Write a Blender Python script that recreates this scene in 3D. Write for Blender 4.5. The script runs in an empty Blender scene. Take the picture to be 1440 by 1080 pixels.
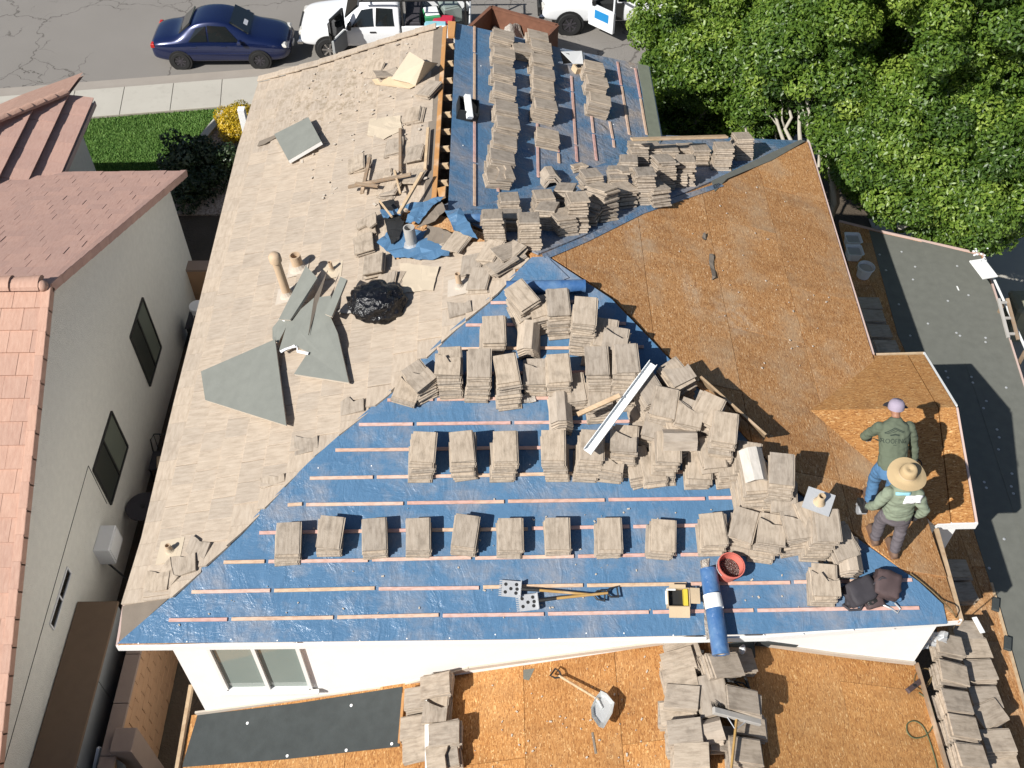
import bpy, bmesh, math, random
import numpy as np
from mathutils import Vector, Matrix
from mathutils.bvhtree import BVHTree
random.seed(7); np.random.seed(7)
SC = bpy.context.scene
COL = SC.collection
V = Vector

# ------------------------------------------------------------------ camera, sky, sun, exposure
E = 5.4                                   # height of the eaves above the street
CAM_P = V((4.59973217, -5.86058801, 11.299612 + E))
CR = V((0.99987556, -0.01572439, -0.00127153))
CU = V((0.01269045, 0.75383209, 0.65694455))
CF = V((0.00937153, 0.65687893, -0.75393782))
FOC = 1450.0
cam = bpy.data.cameras.new('camera')
camo = bpy.data.objects.new('camera', cam); COL.objects.link(camo)
cam.sensor_width = 36; cam.lens = FOC / 1440 * 36; cam.clip_end = 500; cam.clip_start = .1
rm = Matrix((CR, CU, -CF)).transposed().to_4x4(); rm.translation = CAM_P
camo.matrix_world = rm
SC.camera = camo
SUN_D = V((.58, .50, -.64)).normalized()  # direction the light travels
W = bpy.data.worlds.new('World'); SC.world = W; W.use_nodes = True
wn = W.node_tree
sky = wn.nodes.new('ShaderNodeTexSky'); sky.sky_type = 'NISHITA'; sky.sun_disc = False
sky.sun_elevation = math.asin(-SUN_D.z)
sky.sun_rotation = math.atan2(-SUN_D.x, -SUN_D.y)
wn.links.new(sky.outputs[0], wn.nodes['Background'].inputs[0])
wn.nodes['Background'].inputs[1].default_value = .055
sl = bpy.data.lights.new('sun', 'SUN'); sl.energy = 4.9; sl.angle = math.radians(.5); sl.color = (1, .97, .92)
so = bpy.data.objects.new('sun', sl); COL.objects.link(so)
so.rotation_euler = SUN_D.to_track_quat('-Z', 'Y').to_euler(); so.location = (-20, -20, 40)
vs = SC.view_settings
vs.view_transform = 'Standard'; vs.look = 'None'; vs.gamma = 1; vs.exposure = .42; vs.use_curve_mapping = False

# ------------------------------------------------------------------ helpers: projecting measured directions on real surfaces
def ray(x, y): return CF * FOC + CR * (x - 720) + CU * (540 - y)
def hitp(p, n, x, y):
    d = ray(x, y); return CAM_P + d * ((p - CAM_P).dot(n) / d.dot(n))
def hz(z, x, y): return hitp(V((0, 0, z)), V((0, 0, 1)), x, y)
class Plane:
    """a real surface: point, normal, horizontal axis u, upslope axis v"""
    def __init__(s, p, n, u=None):
        s.p = V(p); s.n = V(n).normalized()
        if s.n.z < 0: s.n = -s.n
        s.u = (V(u) if u is not None else V((0, 0, 1)).cross(s.n)).normalized()
        s.u = (s.u - s.n * s.u.dot(s.n)).normalized()
        s.v = s.n.cross(s.u)
    def hit(s, x, y, h=0): return hitp(s.p + s.n * h, s.n, x, y)
    def uv(s, P): d = P - s.p; return (d.dot(s.u), d.dot(s.v))
    def at(s, u, v, h=0): return s.p + s.u * u + s.v * v + s.n * h
    def frame(s, P, rot=0):
        m = Matrix((s.u, s.v, s.n)).transposed() @ Matrix.Rotation(rot, 3, 'Z')
        m = m.to_4x4(); m.translation = P; return m
    def z(s, x, y): return s.p.z - (s.n.x * (x - s.p.x) + s.n.y * (y - s.p.y)) / s.n.z
def plane3(a, b, c, u=None): return Plane(a, (b - a).cross(c - a), u)

def tag(o, label=None, cat=None, group=None, kind=None):
    if label: o['label'] = label
    if cat: o['category'] = cat
    if group: o['group'] = group
    if kind: o['kind'] = kind
    return o
def thing(name, label, cat, loc=(0, 0, 0), group=None, mat=None):
    o = bpy.data.objects.new(name, None); COL.objects.link(o); o.empty_display_size = .2
    if mat is not None: o.matrix_world = mat
    else: o.location = loc
    return tag(o, label, cat, group)

class MB:
    """collects shapes into one mesh"""
    def __init__(s): s.v = []; s.f = []; s.uv = None
    def add(s, vs, fs):
        k = len(s.v); s.v += [V(q) for q in vs]; s.f += [tuple(i + k for i in f) for f in fs]; return s
    def box(s, c, size, R=None, b=0.0):
        c = V(c); hx, hy, hz_ = [q / 2 for q in size]
        R = R if R is not None else Matrix.Identity(3)
        if b <= 0:
            vs = [c + R @ V((x * hx, y * hy, z * hz_)) for z in (-1, 1) for x, y in ((-1, -1), (1, -1), (1, 1), (-1, 1))]
            return s.add(vs, [(3, 2, 1, 0), (4, 5, 6, 7), (0, 1, 5, 4), (1, 2, 6, 5), (2, 3, 7, 6), (3, 0, 4, 7)])
        rings = []
        for z, i in ((-hz_, b), (-hz_ + b, 0), (hz_ - b, 0), (hz_, b)):
            rings.append([(-hx + i, -hy + i, z), (hx - i, -hy + i, z), (hx - i, hy - i, z), (-hx + i, hy - i, z)])
        vs = [c + R @ V(q) for r in rings for q in r]; fs = [(3, 2, 1, 0), (12, 13, 14, 15)]
        for k in range(3):
            for i in range(4):
                j = (i + 1) % 4; fs.append((k * 4 + i, k * 4 + j, k * 4 + 4 + j, k * 4 + 4 + i))
        return s.add(vs, fs)
    def bar(s, a, b, w, h=None, up=V((0, 0, 1)), bev=0):
        a = V(a); b = V(b); d = b - a; L = d.length
        if L < 1e-6: return s
        y = d / L; up = V(up)
        x = y.cross(up)
        if x.length < 1e-4: x = y.cross(V((1, 0, 0)))
        x.normalize(); z = x.cross(y)
        return s.box((a + b) / 2, (w, L, h or w), Matrix((x, y, z)).transposed(), bev)
    def ring(s, c, ax, r, n, ref=None):
        ax = V(ax).normalized(); t = V(ref) if ref is not None else (V((0, 0, 1)) if abs(ax.z) < .9 else V((1, 0, 0)))
        x = t.cross(ax).normalized(); y = ax.cross(x)
        return [V(c) + x * (r * math.cos(2 * math.pi * i / n)) + y * (r * math.sin(2 * math.pi * i / n)) for i in range(n)]
    def loft(s, rings, close=True, cap=True):
        n = len(rings[0]); vs = [q for r in rings for q in r]; fs = []
        for k in range(len(rings) - 1):
            for i in range(n if close else n - 1):
                j = (i + 1) % n; fs.append((k * n + i, k * n + j, k * n + n + j, k * n + n + i))
        if cap:
            fs.append(tuple(range(n))[::-1]); fs.append(tuple(range(len(vs) - n, len(vs))))
        return s.add(vs, fs)
    def tube(s, a, b, r, r1=None, n=8, cap=True):
        a = V(a); b = V(b); ax = b - a
        return s.loft([s.ring(a, ax, r, n), s.ring(b, ax, r if r1 is None else r1, n)], cap=cap)
    def path(s, pts, r, n=6, r1=None):
        pts = [V(p) for p in pts]; rings = []
        for i, p in enumerate(pts):
            ax = pts[min(i + 1, len(pts) - 1)] - pts[max(i - 1, 0)]
            rr = r if r1 is None else r + (r1 - r) * i / (len(pts) - 1)
            rings.append(s.ring(p, ax, rr, n))
        return s.loft(rings)
    def lathe(s, c, prof, n=16, ax=(0, 0, 1), cap=True):
        ax = V(ax).normalized()
        return s.loft([s.ring(V(c) + ax * z, ax, max(r, 1e-4), n) for r, z in prof], cap=cap)
    def prism(s, pts, d):
        n = len(pts); d = V(d); pts = [V(p) for p in pts]
        vs = pts + [p + d for p in pts]
        nrm = V((0, 0, 0))
        for i in range(n): nrm += pts[i].cross(pts[(i + 1) % n])
        a = tuple(range(n)); b = tuple(range(n, 2 * n))
        fl = nrm.dot(d) > 0
        fs = [a[::-1] if fl else a, b if fl else b[::-1]]
        for i in range(n):
            j = (i + 1) % n; q = (i, j, n + j, n + i); fs.append(q if fl else q[::-1])
        return s.add(vs, fs)
    def ico(s, c, r, sub=1, sc=(1, 1, 1), jit=0, R=None):
        bm = bmesh.new(); bmesh.ops.create_icosphere(bm, subdivisions=sub, radius=1)
        vs = []
        for q in bm.verts:
            k = r * (1 + random.uniform(-jit, jit)); p = V((q.co.x * sc[0], q.co.y * sc[1], q.co.z * sc[2])) * k
            vs.append(V(c) + (R @ p if R is not None else p))
        fs = [tuple(q.index for q in f.verts) for f in bm.faces]; bm.free()
        return s.add(vs, fs)
    def build(s, name, mat, parent=None, smooth=False, uvp=None, loc=None, world=True):
        """links ONE object; world: the collected points are world points (made local to the parent)"""
        o = None
        me = bpy.data.meshes.new(name)
        vs = s.v
        base = V(loc) if loc is not None else V((0, 0, 0))
        if parent is not None and world:
            inv = wmat(parent).inverted(); vl = [inv @ q for q in vs]
        else: vl = [q - base for q in vs]
        me.from_pydata(vl, [], s.f)
        if uvp is not None:
            l = me.uv_layers.new(name='UVMap'); uv = [uvp.uv(q) for q in vs]
            for lp in me.loops: l.data[lp.index].uv = uv[lp.vertex_index]
        if smooth:
            me.polygons.foreach_set('use_smooth', [True] * len(me.polygons))
            if smooth != True:
                try: me.set_sharp_from_angle(angle=math.radians(smooth))
                except Exception: pass
        if mat: me.materials.append(mat)
        o = bpy.data.objects.new(name, me); COL.objects.link(o)
        if parent is not None: o.parent = parent
        else: o.location = base
        return o
def wmat(o):
    m = o.matrix_basis.copy()
    return wmat(o.parent) @ m if o.parent else m
def child(name, me, parent, m):
    o = bpy.data.objects.new(name, me); COL.objects.link(o); o.parent = parent; o.matrix_basis = m; return o

def clip(poly, f):
    """keep the part of a 2D polygon where f(p) >= 0 (f affine)"""
    out = []
    for i in range(len(poly)):
        a, b = poly[i], poly[(i + 1) % len(poly)]; fa, fb = f(a), f(b)
        if fa >= 0: out.append(a)
        if (fa >= 0) != (fb >= 0):
            t = fa / (fa - fb); out.append((a[0] + (b[0] - a[0]) * t, a[1] + (b[1] - a[1]) * t))
    return out
def inside(p, poly):
    c = False
    for i in range(len(poly)):
        (x1, y1), (x2, y2) = poly[i], poly[i - 1]
        if (y1 > p[1]) != (y2 > p[1]) and p[0] < (x2 - x1) * (p[1] - y1) / (y2 - y1) + x1: c = not c
    return c
def area(poly): return abs(sum(poly[i][0] * poly[i - 1][1] - poly[i - 1][0] * poly[i][1] for i in range(len(poly)))) / 2

# ------------------------------------------------------------------ materials
class G:
    def __init__(s, name, rough=.6, spec=.5, metal=0, base=None):
        s.m = bpy.data.materials.new(name); s.m.use_nodes = True; s.t = s.m.node_tree; s.b = s.t.nodes['Principled BSDF']
        s.b.inputs['Roughness'].default_value = rough; s.b.inputs['Metallic'].default_value = metal
        s.b.inputs['Specular IOR Level'].default_value = spec
        if base is not None: s.base(base)
        s._c = {}
    def set(s, i, v):
        if isinstance(v, bpy.types.NodeSocket): s.t.links.new(v, i)
        elif isinstance(v, tuple) and len(v) == 3 and i.type == 'RGBA': i.default_value = (*v, 1)
        else: i.default_value = v
    def n(s, typ, out=0, ins=None, **at):
        nd = s.t.nodes.new('ShaderNode' + typ)
        for k, v in at.items(): setattr(nd, k, v)
        for k, v in (ins or {}).items(): s.set(nd.inputs[k], v)
        return nd.outputs[out]
    def base(s, c): s.set(s.b.inputs['Base Color'], c); return s
    def rough(s, c): s.set(s.b.inputs['Roughness'], c); return s
    def co(s, kind='Object'): return s.n('TexCoord', kind)
    def pos(s): return s.n('NewGeometry', 'Position')
    def map(s, c, scale=(1, 1, 1), rot=(0, 0, 0), loc=(0, 0, 0)):
        return s.n('Mapping', 0, {'Vector': c, 'Scale': scale, 'Rotation': rot, 'Location': loc})
    def noise(s, c, sc, det=4, ro=.55, out='Fac', dist=0):
        return s.n('TexNoise', out, {'Vector': c, 'Scale': sc, 'Detail': det, 'Roughness': ro, 'Distortion': dist})
    def vor(s, c, sc, out='Distance', feature='F1', rnd=1):
        return s.n('TexVoronoi', out, {'Vector': c, 'Scale': sc, 'Randomness': rnd}, feature=feature)
    def math(s, op, a, b=0.0, cl=False): return s.n('Math', 0, {0: a, 1: b}, operation=op, use_clamp=cl)
    def rng(s, x, a, b, c=0., d=1.): return s.n('MapRange', 0, {0: x, 1: a, 2: b, 3: c, 4: d})
    def mix(s, f, a, b, mode='MIX'): return s.n('Mix', 2, {0: f, 6: a, 7: b}, data_type='RGBA', blend_type=mode)
    def ramp(s, f, stops):
        nd = s.t.nodes.new('ShaderNodeValToRGB'); s.set(nd.inputs[0], f); e = nd.color_ramp.elements
        while len(e) < len(stops): e.new(.5)
        for q, (p, c) in zip(e, stops): q.position = p; q.color = (*c, 1)
        return nd.outputs[0]
    def rnd(s): return s.math('FRACT', s.math('ADD', s.n('ObjectInfo', 'Random'), s.n('NewGeometry', 'Random Per Island')))
    def bump(s, h, dist=.01, st=1.0):
        s.set(s.b.inputs['Normal'], s.n('Bump', 0, {'Height': h, 'Distance': dist, 'Strength': st})); return s
    def val(s, c, v): return s.n('HueSaturation', 0, {'Color': c, 'Value': v})
M = {}
def simple(name, c, rough=.6, spec=.5, metal=0, var=.12, sc=6, bump=.002):
    g = G(name, rough, spec, metal); p = g.co()
    nz = g.noise(p, sc, 5)
    g.base(g.mix(nz, tuple(q * (1 - var) for q in c), tuple(min(1, q * (1 + var)) for q in c)))
    if bump: g.bump(g.noise(p, sc * 6, 3), bump)
    M[name] = g.m; return g
# concrete roof tile
def tile_mat(name, c0, c1, c2, stain=.5, dirt=None, var=.16):
    g = G(name, .85, .25); r = g.rnd()
    p = g.n('VectorMath', 0, {0: g.co(), 1: g.n('CombineXYZ', 0, {0: g.math('MULTIPLY', r, 57.), 1: g.math('MULTIPLY', r, 31.), 2: g.math('MULTIPLY', r, 11.)})}, operation='ADD')
    st = g.noise(g.map(p, (26, 5, 10)), 1, 6, .65)
    c = g.ramp(st, [(.28, c0), (.5, c1), (.75, c2)])
    bl = g.noise(p, 7, 4)
    c = g.mix(g.rng(bl, .52, .72, 0, stain), c, tuple(q * .62 for q in c0))
    c = g.mix(1, c, g.n('CombineColor', 0, {0: g.rng(r, 0, 1, 1 - var, 1 + var * .7), 1: g.rng(r, 0, 1, 1 - var * .95, 1 + var * .5), 2: g.rng(r, 0, 1, 1 - var * .8, 1 + var * .25)}), 'MULTIPLY')
    if dirt:
        gp_ = g.pos(); d = g.n('VectorMath', 'Value', {0: gp_, 1: dirt[0]}, operation='DISTANCE'); mk = g.rng(d, dirt[1] * .3, dirt[1], 1, 0)
        k = g.math('MULTIPLY', mk, g.rng(g.noise(gp_, 7, 7, .72), .50, .60)); c = g.mix(g.math('MULTIPLY', k, .55), c, (.20, .15, .09))
    g.base(c).bump(g.math('ADD', g.noise(p, 90, 4), g.math('MULTIPLY', st, 1.5)), .004, .8); M[name] = g.m; return g
tile_mat('tile', (.262, .215, .166), (.39, .328, .26), (.465, .40, .325))
tile_mat('tile_roof', (.37, .30, .232), (.46, .382, .30), (.53, .45, .362), .16, ((1.5, 10.6, 5.9), 1.9), .075)
tile_mat('tile_ridge', (.30, .25, .20), (.40, .34, .275), (.47, .405, .335), .25)
tile_mat('tile_pale', (.36, .345, .32), (.45, .43, .40), (.50, .48, .455), .15)
tile_mat('tile_pink', (.42, .25, .19), (.47, .295, .225), (.52, .34, .265), .06, None, .08)
tile_mat('tile_pink_dark', (.46, .28, .225), (.50, .32, .262), (.54, .355, .29), .06, None, .07)
SCUFF = [((6.65, 6.0, 5.95), 1.0, 3.0), ((7.35, 4.9, 5.75), .8, 3.0), ((7.9, 4.6, 5.7), .7, 1.2), ((6.6, 4.9, 5.9), .7, 1.5)]
# oriented strand board
def osb(name, tint=1.0, grey=.0, dust=.35, warm=0, scuff=()):
    g = G(name, .75, .3); uv = g.co('UV'); r = g.rnd()
    d = g.n('CombineXYZ', 0, {0: g.math('MULTIPLY', r, 40.), 1: g.math('MULTIPLY', r, 23.)})
    uv = g.n('VectorMath', 0, {0: uv, 1: d}, operation='ADD')
    wob = g.n('VectorMath', 0, {0: uv, 1: g.n('VectorMath', 0, {0: g.noise(uv, 5, 2, out='Color'), 1: (.05, .05, 0)}, operation='MULTIPLY')}, operation='ADD')
    cs = []
    for a, sx, sy in ((.5, 19, 100), (-.75, 17, 90), (1.35, 20, 112), (.05, 18, 95)):
        cs.append(g.n('SeparateColor', 0, {0: g.vor(g.map(wob, (sx, sy, 1), (0, 0, a)), 1, 'Color')}))
    sel = g.vor(wob, 34, 'Color'); s0 = g.n('SeparateColor', 0, {0: sel}); s1 = g.n('SeparateColor', 1, {0: sel})
    a = g.n('Mix', 0, {0: g.rng(s0, .45, .55), 2: cs[0], 3: cs[1]}); b = g.n('Mix', 0, {0: g.rng(s0, .45, .55), 2: cs[2], 3: cs[3]})
    f = g.n('Mix', 0, {0: g.rng(s1, .45, .55), 2: a, 3: b})
    t = tint
    c = g.ramp(f, [(0, (.23 * t, .100 * t, .036 * t)), (.32, (.38 * t, .185 * t, .070 * t)), (.75, (.46 * t, .245 * t, .102 * t)), (.94, (.53 * t, .315 * t, .15 * t)), (1, (.70 * t, .50 * t, .30 * t))])
    big = g.noise(uv, 1.3, 5, .6)
    c = g.mix(g.rng(big, .48, .72, 0, dust), c, (.47, .36, .24))
    c = g.mix(g.rng(g.noise(g.map(uv, (3, .7, 1)), 1.1, 5), .5, .8, 0, .45), c, (.17, .075, .028))
    if grey: c = g.mix(grey, c, (.36, .27, .17))
    if warm: c = g.mix(1, c, (1.08, 1.0, .80), 'MULTIPLY')
    for pt, rad, sx in scuff:
        q = g.map(g.n('VectorMath', 0, {0: g.pos(), 1: pt}, operation='SUBTRACT'), (sx, 1, 1)); mk = g.rng(g.n('VectorMath', 'Value', {0: q}, operation='LENGTH'), 0, rad, 1, 0)
        k = g.math('MULTIPLY', mk, g.rng(g.noise(g.pos(), 5, 6, .7), .42, .66)); c = g.mix(g.math('MULTIPLY', k, 1.1, True), c, (.62, .54, .41))
    c = g.mix(1, c, g.n('CombineColor', 0, {0: g.rng(r, 0, 1, .9, 1.08), 1: g.rng(r, 0, 1, .9, 1.08), 2: g.rng(r, 0, 1, .9, 1.06)}), 'MULTIPLY')
    g.base(c).bump(f, .003, .6); M[name] = g.m
osb('osb', 1.12, 0, .55, 0, SCUFF); osb('osb_new', 1.08, .12, .2, .5); osb('osb_bright', .96, 0, .2, 1)
# blue plastic underlayment
def blue(name, dust, wr=1.0):
    g = G(name, .36, .5); uv = g.co('UV')
    w = g.n('VectorMath', 0, {0: uv, 1: g.n('VectorMath', 0, {0: g.noise(uv, .8, 3, out='Color'), 1: (.6, .6, 0)}, operation='MULTIPLY')}, operation='ADD')
    n1 = g.noise(g.map(w, (1.5, .8, 1), (0, 0, .5)), 2.2, 7, .58, dist=.6); n2 = g.noise(g.map(w, (.9, 1.7, 1), (0, 0, -.8)), 4.5, 6, .6)
    ridg = g.math('ABSOLUTE', g.math('SUBTRACT', n1, .5)); ridg2 = g.math('ABSOLUTE', g.math('SUBTRACT', n2, .5))
    fib = g.noise(uv, 55, 3)
    c = g.mix(g.noise(uv, 2.5, 4), (.068, .150, .262), (.098, .198, .325))
    sp = g.rng(g.noise(uv, 42, 4, .8), .58, .74, 0, .45)
    c = g.mix(sp, c, (.24, .34, .45))
    d = g.rng(g.noise(uv, 1.0, 6, .68), .56 - .14 * dust, .80 - .10 * dust, 0, dust)
    c = g.mix(d, c, (.36, .29, .23))
    g.base(c); g.rough(g.rng(d, 0, .6, .26, .7))
    h = g.math('ADD', g.math('ADD', g.math('MULTIPLY', ridg, -2.0 * wr), g.math('MULTIPLY', ridg2, -.9 * wr)), g.math('MULTIPLY', fib, .07))
    g.bump(h, .05, .42); M[name] = g.m
blue('blue_felt', .6); blue('blue_felt_dusty', .95, 1.8); blue('blue_roll', .08, .5)
# wood
def wood(name, cols, rough=.7):
    g = G(name, rough, .3); r = g.rnd(); p = g.co()
    p2 = g.n('VectorMath', 0, {0: p, 1: g.n('CombineXYZ', 0, {0: g.math('MULTIPLY', r, 19.), 1: g.math('MULTIPLY', r, 7.)})}, operation='ADD')
    nz = g.noise(g.map(p2, (6, 6, 40)), 2, 4); base = g.ramp(r, [(i / max(1, len(cols) - 1), c) for i, c in enumerate(cols)])
    c = g.mix(g.rng(nz, .4, .7, 0, .5), base, (.30, .17, .09)); c = g.mix(g.rng(g.noise(p2, 2.3, 3), .55, .7, 0, .6), c, (.62, .47, .33))
    g.base(c).bump(nz, .002); M[name] = g.m
wood('batten', [(.58, .36, .32), (.62, .42, .37), (.56, .33, .30), (.60, .44, .30), (.64, .45, .40)])
wood('lumber', [(.47, .34, .21), (.55, .42, .27)]); wood('lumber_grey', [(.22, .165, .115), (.31, .24, .17)]); wood('lumber_orange', [(.42, .20, .07), (.50, .27, .10)])
wood('handle_wood', [(.42, .25, .08), (.46, .30, .10)])
for nm, c, ro, var in (('felt_grey', (.145, .148, .128), .9, .2), ('felt_board', (.205, .212, .188), .92, .16), ('felt_green', (.20, .215, .165), .6, .25), ('felt_dark', (.045, .052, .052), .85, .3), ('felt_brown', (.20, .165, .13), .9, .2),
        ('white_paint', (.80, .80, .78), .5, .04), ('white_metal', (.82, .83, .82), .35, .03), ('stucco_white', (.84, .82, .79), .9, .05), ('stucco_grey', (.40, .405, .36), .92, .08),
        ('frame_dark', (.03, .03, .028), .5, .1), ('plastic_dark', (.02, .02, .02), .5, .2), ('rubber', (.018, .018, .018), .8, .2), ('chrome', (.6, .6, .6), .2, .05),
        ('cardboard', (.52, .40, .26), .85, .1), ('paper', (.50, .42, .315), .85, .08), ('pipe_tan', (.50, .37, .25), .7, .1), ('pipe_grey', (.40, .38, .35), .6, .2), ('mortar', (.48, .42, .35), .9, .15),
        ('bucket_pink', (.62, .17, .13), .45, .08), ('bucket_white', (.72, .72, .72), .45, .05), ('tin', (.52, .53, .54), .38, .1), ('shed_top', (.17, .115, .075), .9, .12), ('shed_side', (.26, .27, .27), .7, .1),
        ('skin', (.32, .16, .10), .5, .1), ('shirt_green', (.105, .125, .085), .9, .14), ('shirt_sage', (.20, .235, .17), .9, .1), ('jeans', (.07, .16, .29), .9, .25), ('trousers', (.12, .105, .115), .9, .2),
        ('straw', (.44, .325, .18), .8, .1), ('cap', (.32, .27, .34), .8, .1), ('cloth_white', (.78, .78, .80), .85, .05), ('glove_dark', (.03, .028, .03), .7, .2), ('glove_grey', (.42, .42, .40), .8, .1), ('boot', (.15, .09, .06), .7, .2),
        ('bag_dark', (.04, .036, .042), .75, .3), ('bag_brown', (.075, .05, .05), .75, .3), ('tail_red', (.45, .02, .015), .3, .1), ('rust', (.17, .075, .045), .8, .35), ('bin_tan', (.29, .28, .20), .6, .08),
        ('block_wall', (.42, .25, .14), .92, .14), ('block_cap', (.27, .20, .16), .92, .1), ('bark', (.30, .25, .20), .9, .25), ('bark_pale', (.40, .37, .31), .9, .2), ('soil', (.075, .055, .04), .95, .3),
        ('print_dark', (.03, .042, .033), .9, .1), ('decal_blue', (.02, .22, .50), .5, .05), ('red_cloth', (.45, .02, .05), .8, .1), ('green_plastic', (.05, .28, .12), .5, .1), ('cooler_blue', (.25, .50, .58), .5, .1), ('yellow', (.60, .46, .05), .5, .1), ('fascia_pink', (.56, .42, .37), .7, .06), ('cable_green', (.10, .12, .06), .6, .1), ('cable_brown', (.16, .11, .05), .6, .1)):
    simple(nm, c, ro, .4, 1.0 if nm == 'chrome' else .35 if nm == 'tin' else 0, var)
simple('stucco_rough', (.68, .665, .60), .95, .2, 0, .1, 9, .012)
# glossy things
def gloss(name, c, rough=.12, coat=1.0, metal=0):
    g = G(name, rough, .5, metal, c); g.b.inputs['Coat Weight'].default_value = coat; g.b.inputs['Coat Roughness'].default_value = .04; M[name] = g.m
gloss('paint_blue', (.006, .014, .065), .25, 1, .3); gloss('paint_white', (.78, .79, .80), .3, .8); gloss('glass_dark', (.010, .013, .014), .05, .6); gloss('headlight', (.62, .60, .55), .12, 1)
g = G('glass_window', .06, .6); g.base(g.mix(g.noise(g.co(), 1.2, 2), (.20, .25, .23), (.27, .31, .28))); M['glass_window'] = g.m
g = G('screen_window', .35, .4); g.base(g.mix(g.noise(g.co(), 30, 2), (.035, .04, .033), (.05, .055, .048))); M['screen_window'] = g.m
g = G('glass_screen', .4, .4); g.base(g.mix(g.noise(g.co(), 2, 2), (.11, .125, .10), (.15, .165, .13))); M['glass_screen'] = g.m
g = G('trash_bag', .22, .6); p = g.co(); g.base((.006, .006, .008)); g.bump(g.math('ADD', g.noise(p, 9, 5, .6, dist=1.2), g.vor(p, 11)), .05, .7); M['trash_bag'] = g.m
g = G('clear_plastic', .3, .5); p = g.co(); g.base(g.mix(g.noise(p, 7, 5), (.22, .17, .13), (.62, .58, .52))); g.bump(g.noise(p, 12, 5, dist=1), .05); M['clear_plastic'] = g.m
# ground surfaces
g = G('asphalt', .9, .3); p = g.pos(); w = g.n('VectorMath', 0, {0: p, 1: g.n('VectorMath', 0, {0: g.noise(p, 1.6, 4, out='Color'), 1: (.9, .9, 0)}, operation='MULTIPLY')}, operation='ADD')
c = g.mix(g.noise(p, .5, 4), (.225, .208, .188), (.275, .255, .232)); c = g.mix(g.rng(g.noise(p, 60, 3, .8), .35, .65, 0, .35), c, (.10, .092, .082))
cr = g.rng(g.vor(w, .23, feature='DISTANCE_TO_EDGE'), .002, .0055, .6, 0); cr2 = g.rng(g.vor(w, .95, feature='DISTANCE_TO_EDGE'), .004, .012, .8, 0)
cr2 = g.math('MULTIPLY', cr2, g.rng(g.noise(p, .35, 2), .52, .58))
c = g.mix(g.math('MAXIMUM', cr, cr2), c, (.05, .042, .036)); g.base(c).bump(g.noise(p, 80, 3), .006); M['asphalt'] = g.m
g = G('concrete', .88, .3); p = g.pos(); c = g.mix(g.noise(p, 1.1, 5), (.40, .375, .325), (.49, .465, .405)); c = g.mix(g.rng(g.noise(p, 4, 6), .55, .8, 0, .35), c, (.28, .26, .22)); g.base(c).bump(g.noise(p, 60, 3), .003); M['concrete'] = g.m
g = G('gutter', .88, .3); p = g.pos(); c = g.mix(g.noise(p, 1.7, 5), (.29, .255, .22), (.38, .34, .295)); g.base(c).bump(g.noise(p, 60, 3), .003); M['gutter'] = g.m
g = G('lawn', .95, .1); p = g.pos(); g.base(g.mix(g.noise(p, 2, 5), (.05, .12, .026), (.075, .155, .035))).bump(g.noise(p, 90, 3), .02); M['lawn'] = g.m
g = G('grass_blade', .6, .3); p = g.pos(); c = g.mix(g.noise(p, 1.1, 5), (.10, .215, .045), (.165, .29, .065)); c = g.mix(g.rng(g.noise(p, 24, 3), .5, .75, 0, .5), c, (.27, .32, .09)); g.base(c); M['grass_blade'] = g.m
g = G('gravel', .95, .2); p = g.pos(); c = g.ramp(g.n('SeparateColor', 0, {0: g.vor(p, 28, 'Color')}), [(0, (.25, .19, .15)), (.5, (.40, .32, .26)), (1, (.55, .46, .39))]); g.base(c).bump(g.vor(p, 28), .03); M['gravel'] = g.m
g = G('ground', .95, .1); p = g.pos(); g.base(g.mix(g.noise(p, 1.5, 6), (.07, .055, .04), (.13, .105, .08))).bump(g.noise(p, 20, 5), .03); M['ground'] = g.m
def leafm(name, cols, tr=.25):
    g = G(name, .42, .5); n = g.noise(g.pos(), 1.4, 3); at = g.n('Attribute', 'Fac', attribute_name='lv')
    f = g.math('ADD', g.math('MULTIPLY', at, .72), g.math('MULTIPLY', n, .28))
    c = g.ramp(f, [(i / (len(cols) - 1), q) for i, q in enumerate(cols)]); g.base(c)
    tb = g.n('BsdfTranslucent', 0, {'Color': g.mix(1, c, (1.0, 1.25, .5), 'MULTIPLY')})
    mx = g.n('MixShader', 0, {0: tr, 1: g.b.outputs[0], 2: tb})
    g.t.links.new(mx, g.t.nodes['Material Output'].inputs[0]); M[name] = g.m
leafm('leaf', [(.024, .054, .012), (.075, .142, .022), (.155, .245, .034), (.36, .45, .085)], .32)
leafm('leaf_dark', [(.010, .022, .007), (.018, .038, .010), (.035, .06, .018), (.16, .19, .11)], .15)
leafm('leaf_yellow', [(.10, .13, .02), (.38, .28, .02), (.60, .40, .02), (.72, .50, .04)], .25)
# ------------------------------------------------------------------ the ground
def slab(name, pts, z, mat, th=.25, kind='structure', parent=None):
    m = MB(); m.prism([V((p[0], p[1], z - th)) for p in pts], V((0, 0, th))); o = m.build(name, mat, parent)
    if kind: o['kind'] = kind
    return o
def gp(z, *q): return [hz(z, x, y) for x, y in q]
slab('ground', [(-150, -120), (150, -120), (150, 250), (-150, 250)], -.03, M['ground'], .5)
k0, k1 = hz(0, 0, 125), hz(0, 430, 92)                       # line of the kerb
kd = (k1 - k0); kd.z = 0; kd.normalize(); kn = V((-kd.y, kd.x, 0))
def kp(a, b, z=0): return V((k0.x, k0.y, 0)) + kd * a + kn * b + V((0, 0, z))
slab('street', [kp(-120, 0), kp(120, 0), kp(120, 14), kp(-120, 14)], .0, M['asphalt'])
slab('driveway', [kp(10.3, -6.4), kp(26, -6.4), kp(26, 0), kp(10.3, 0)], -.004, M['asphalt'])
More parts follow.
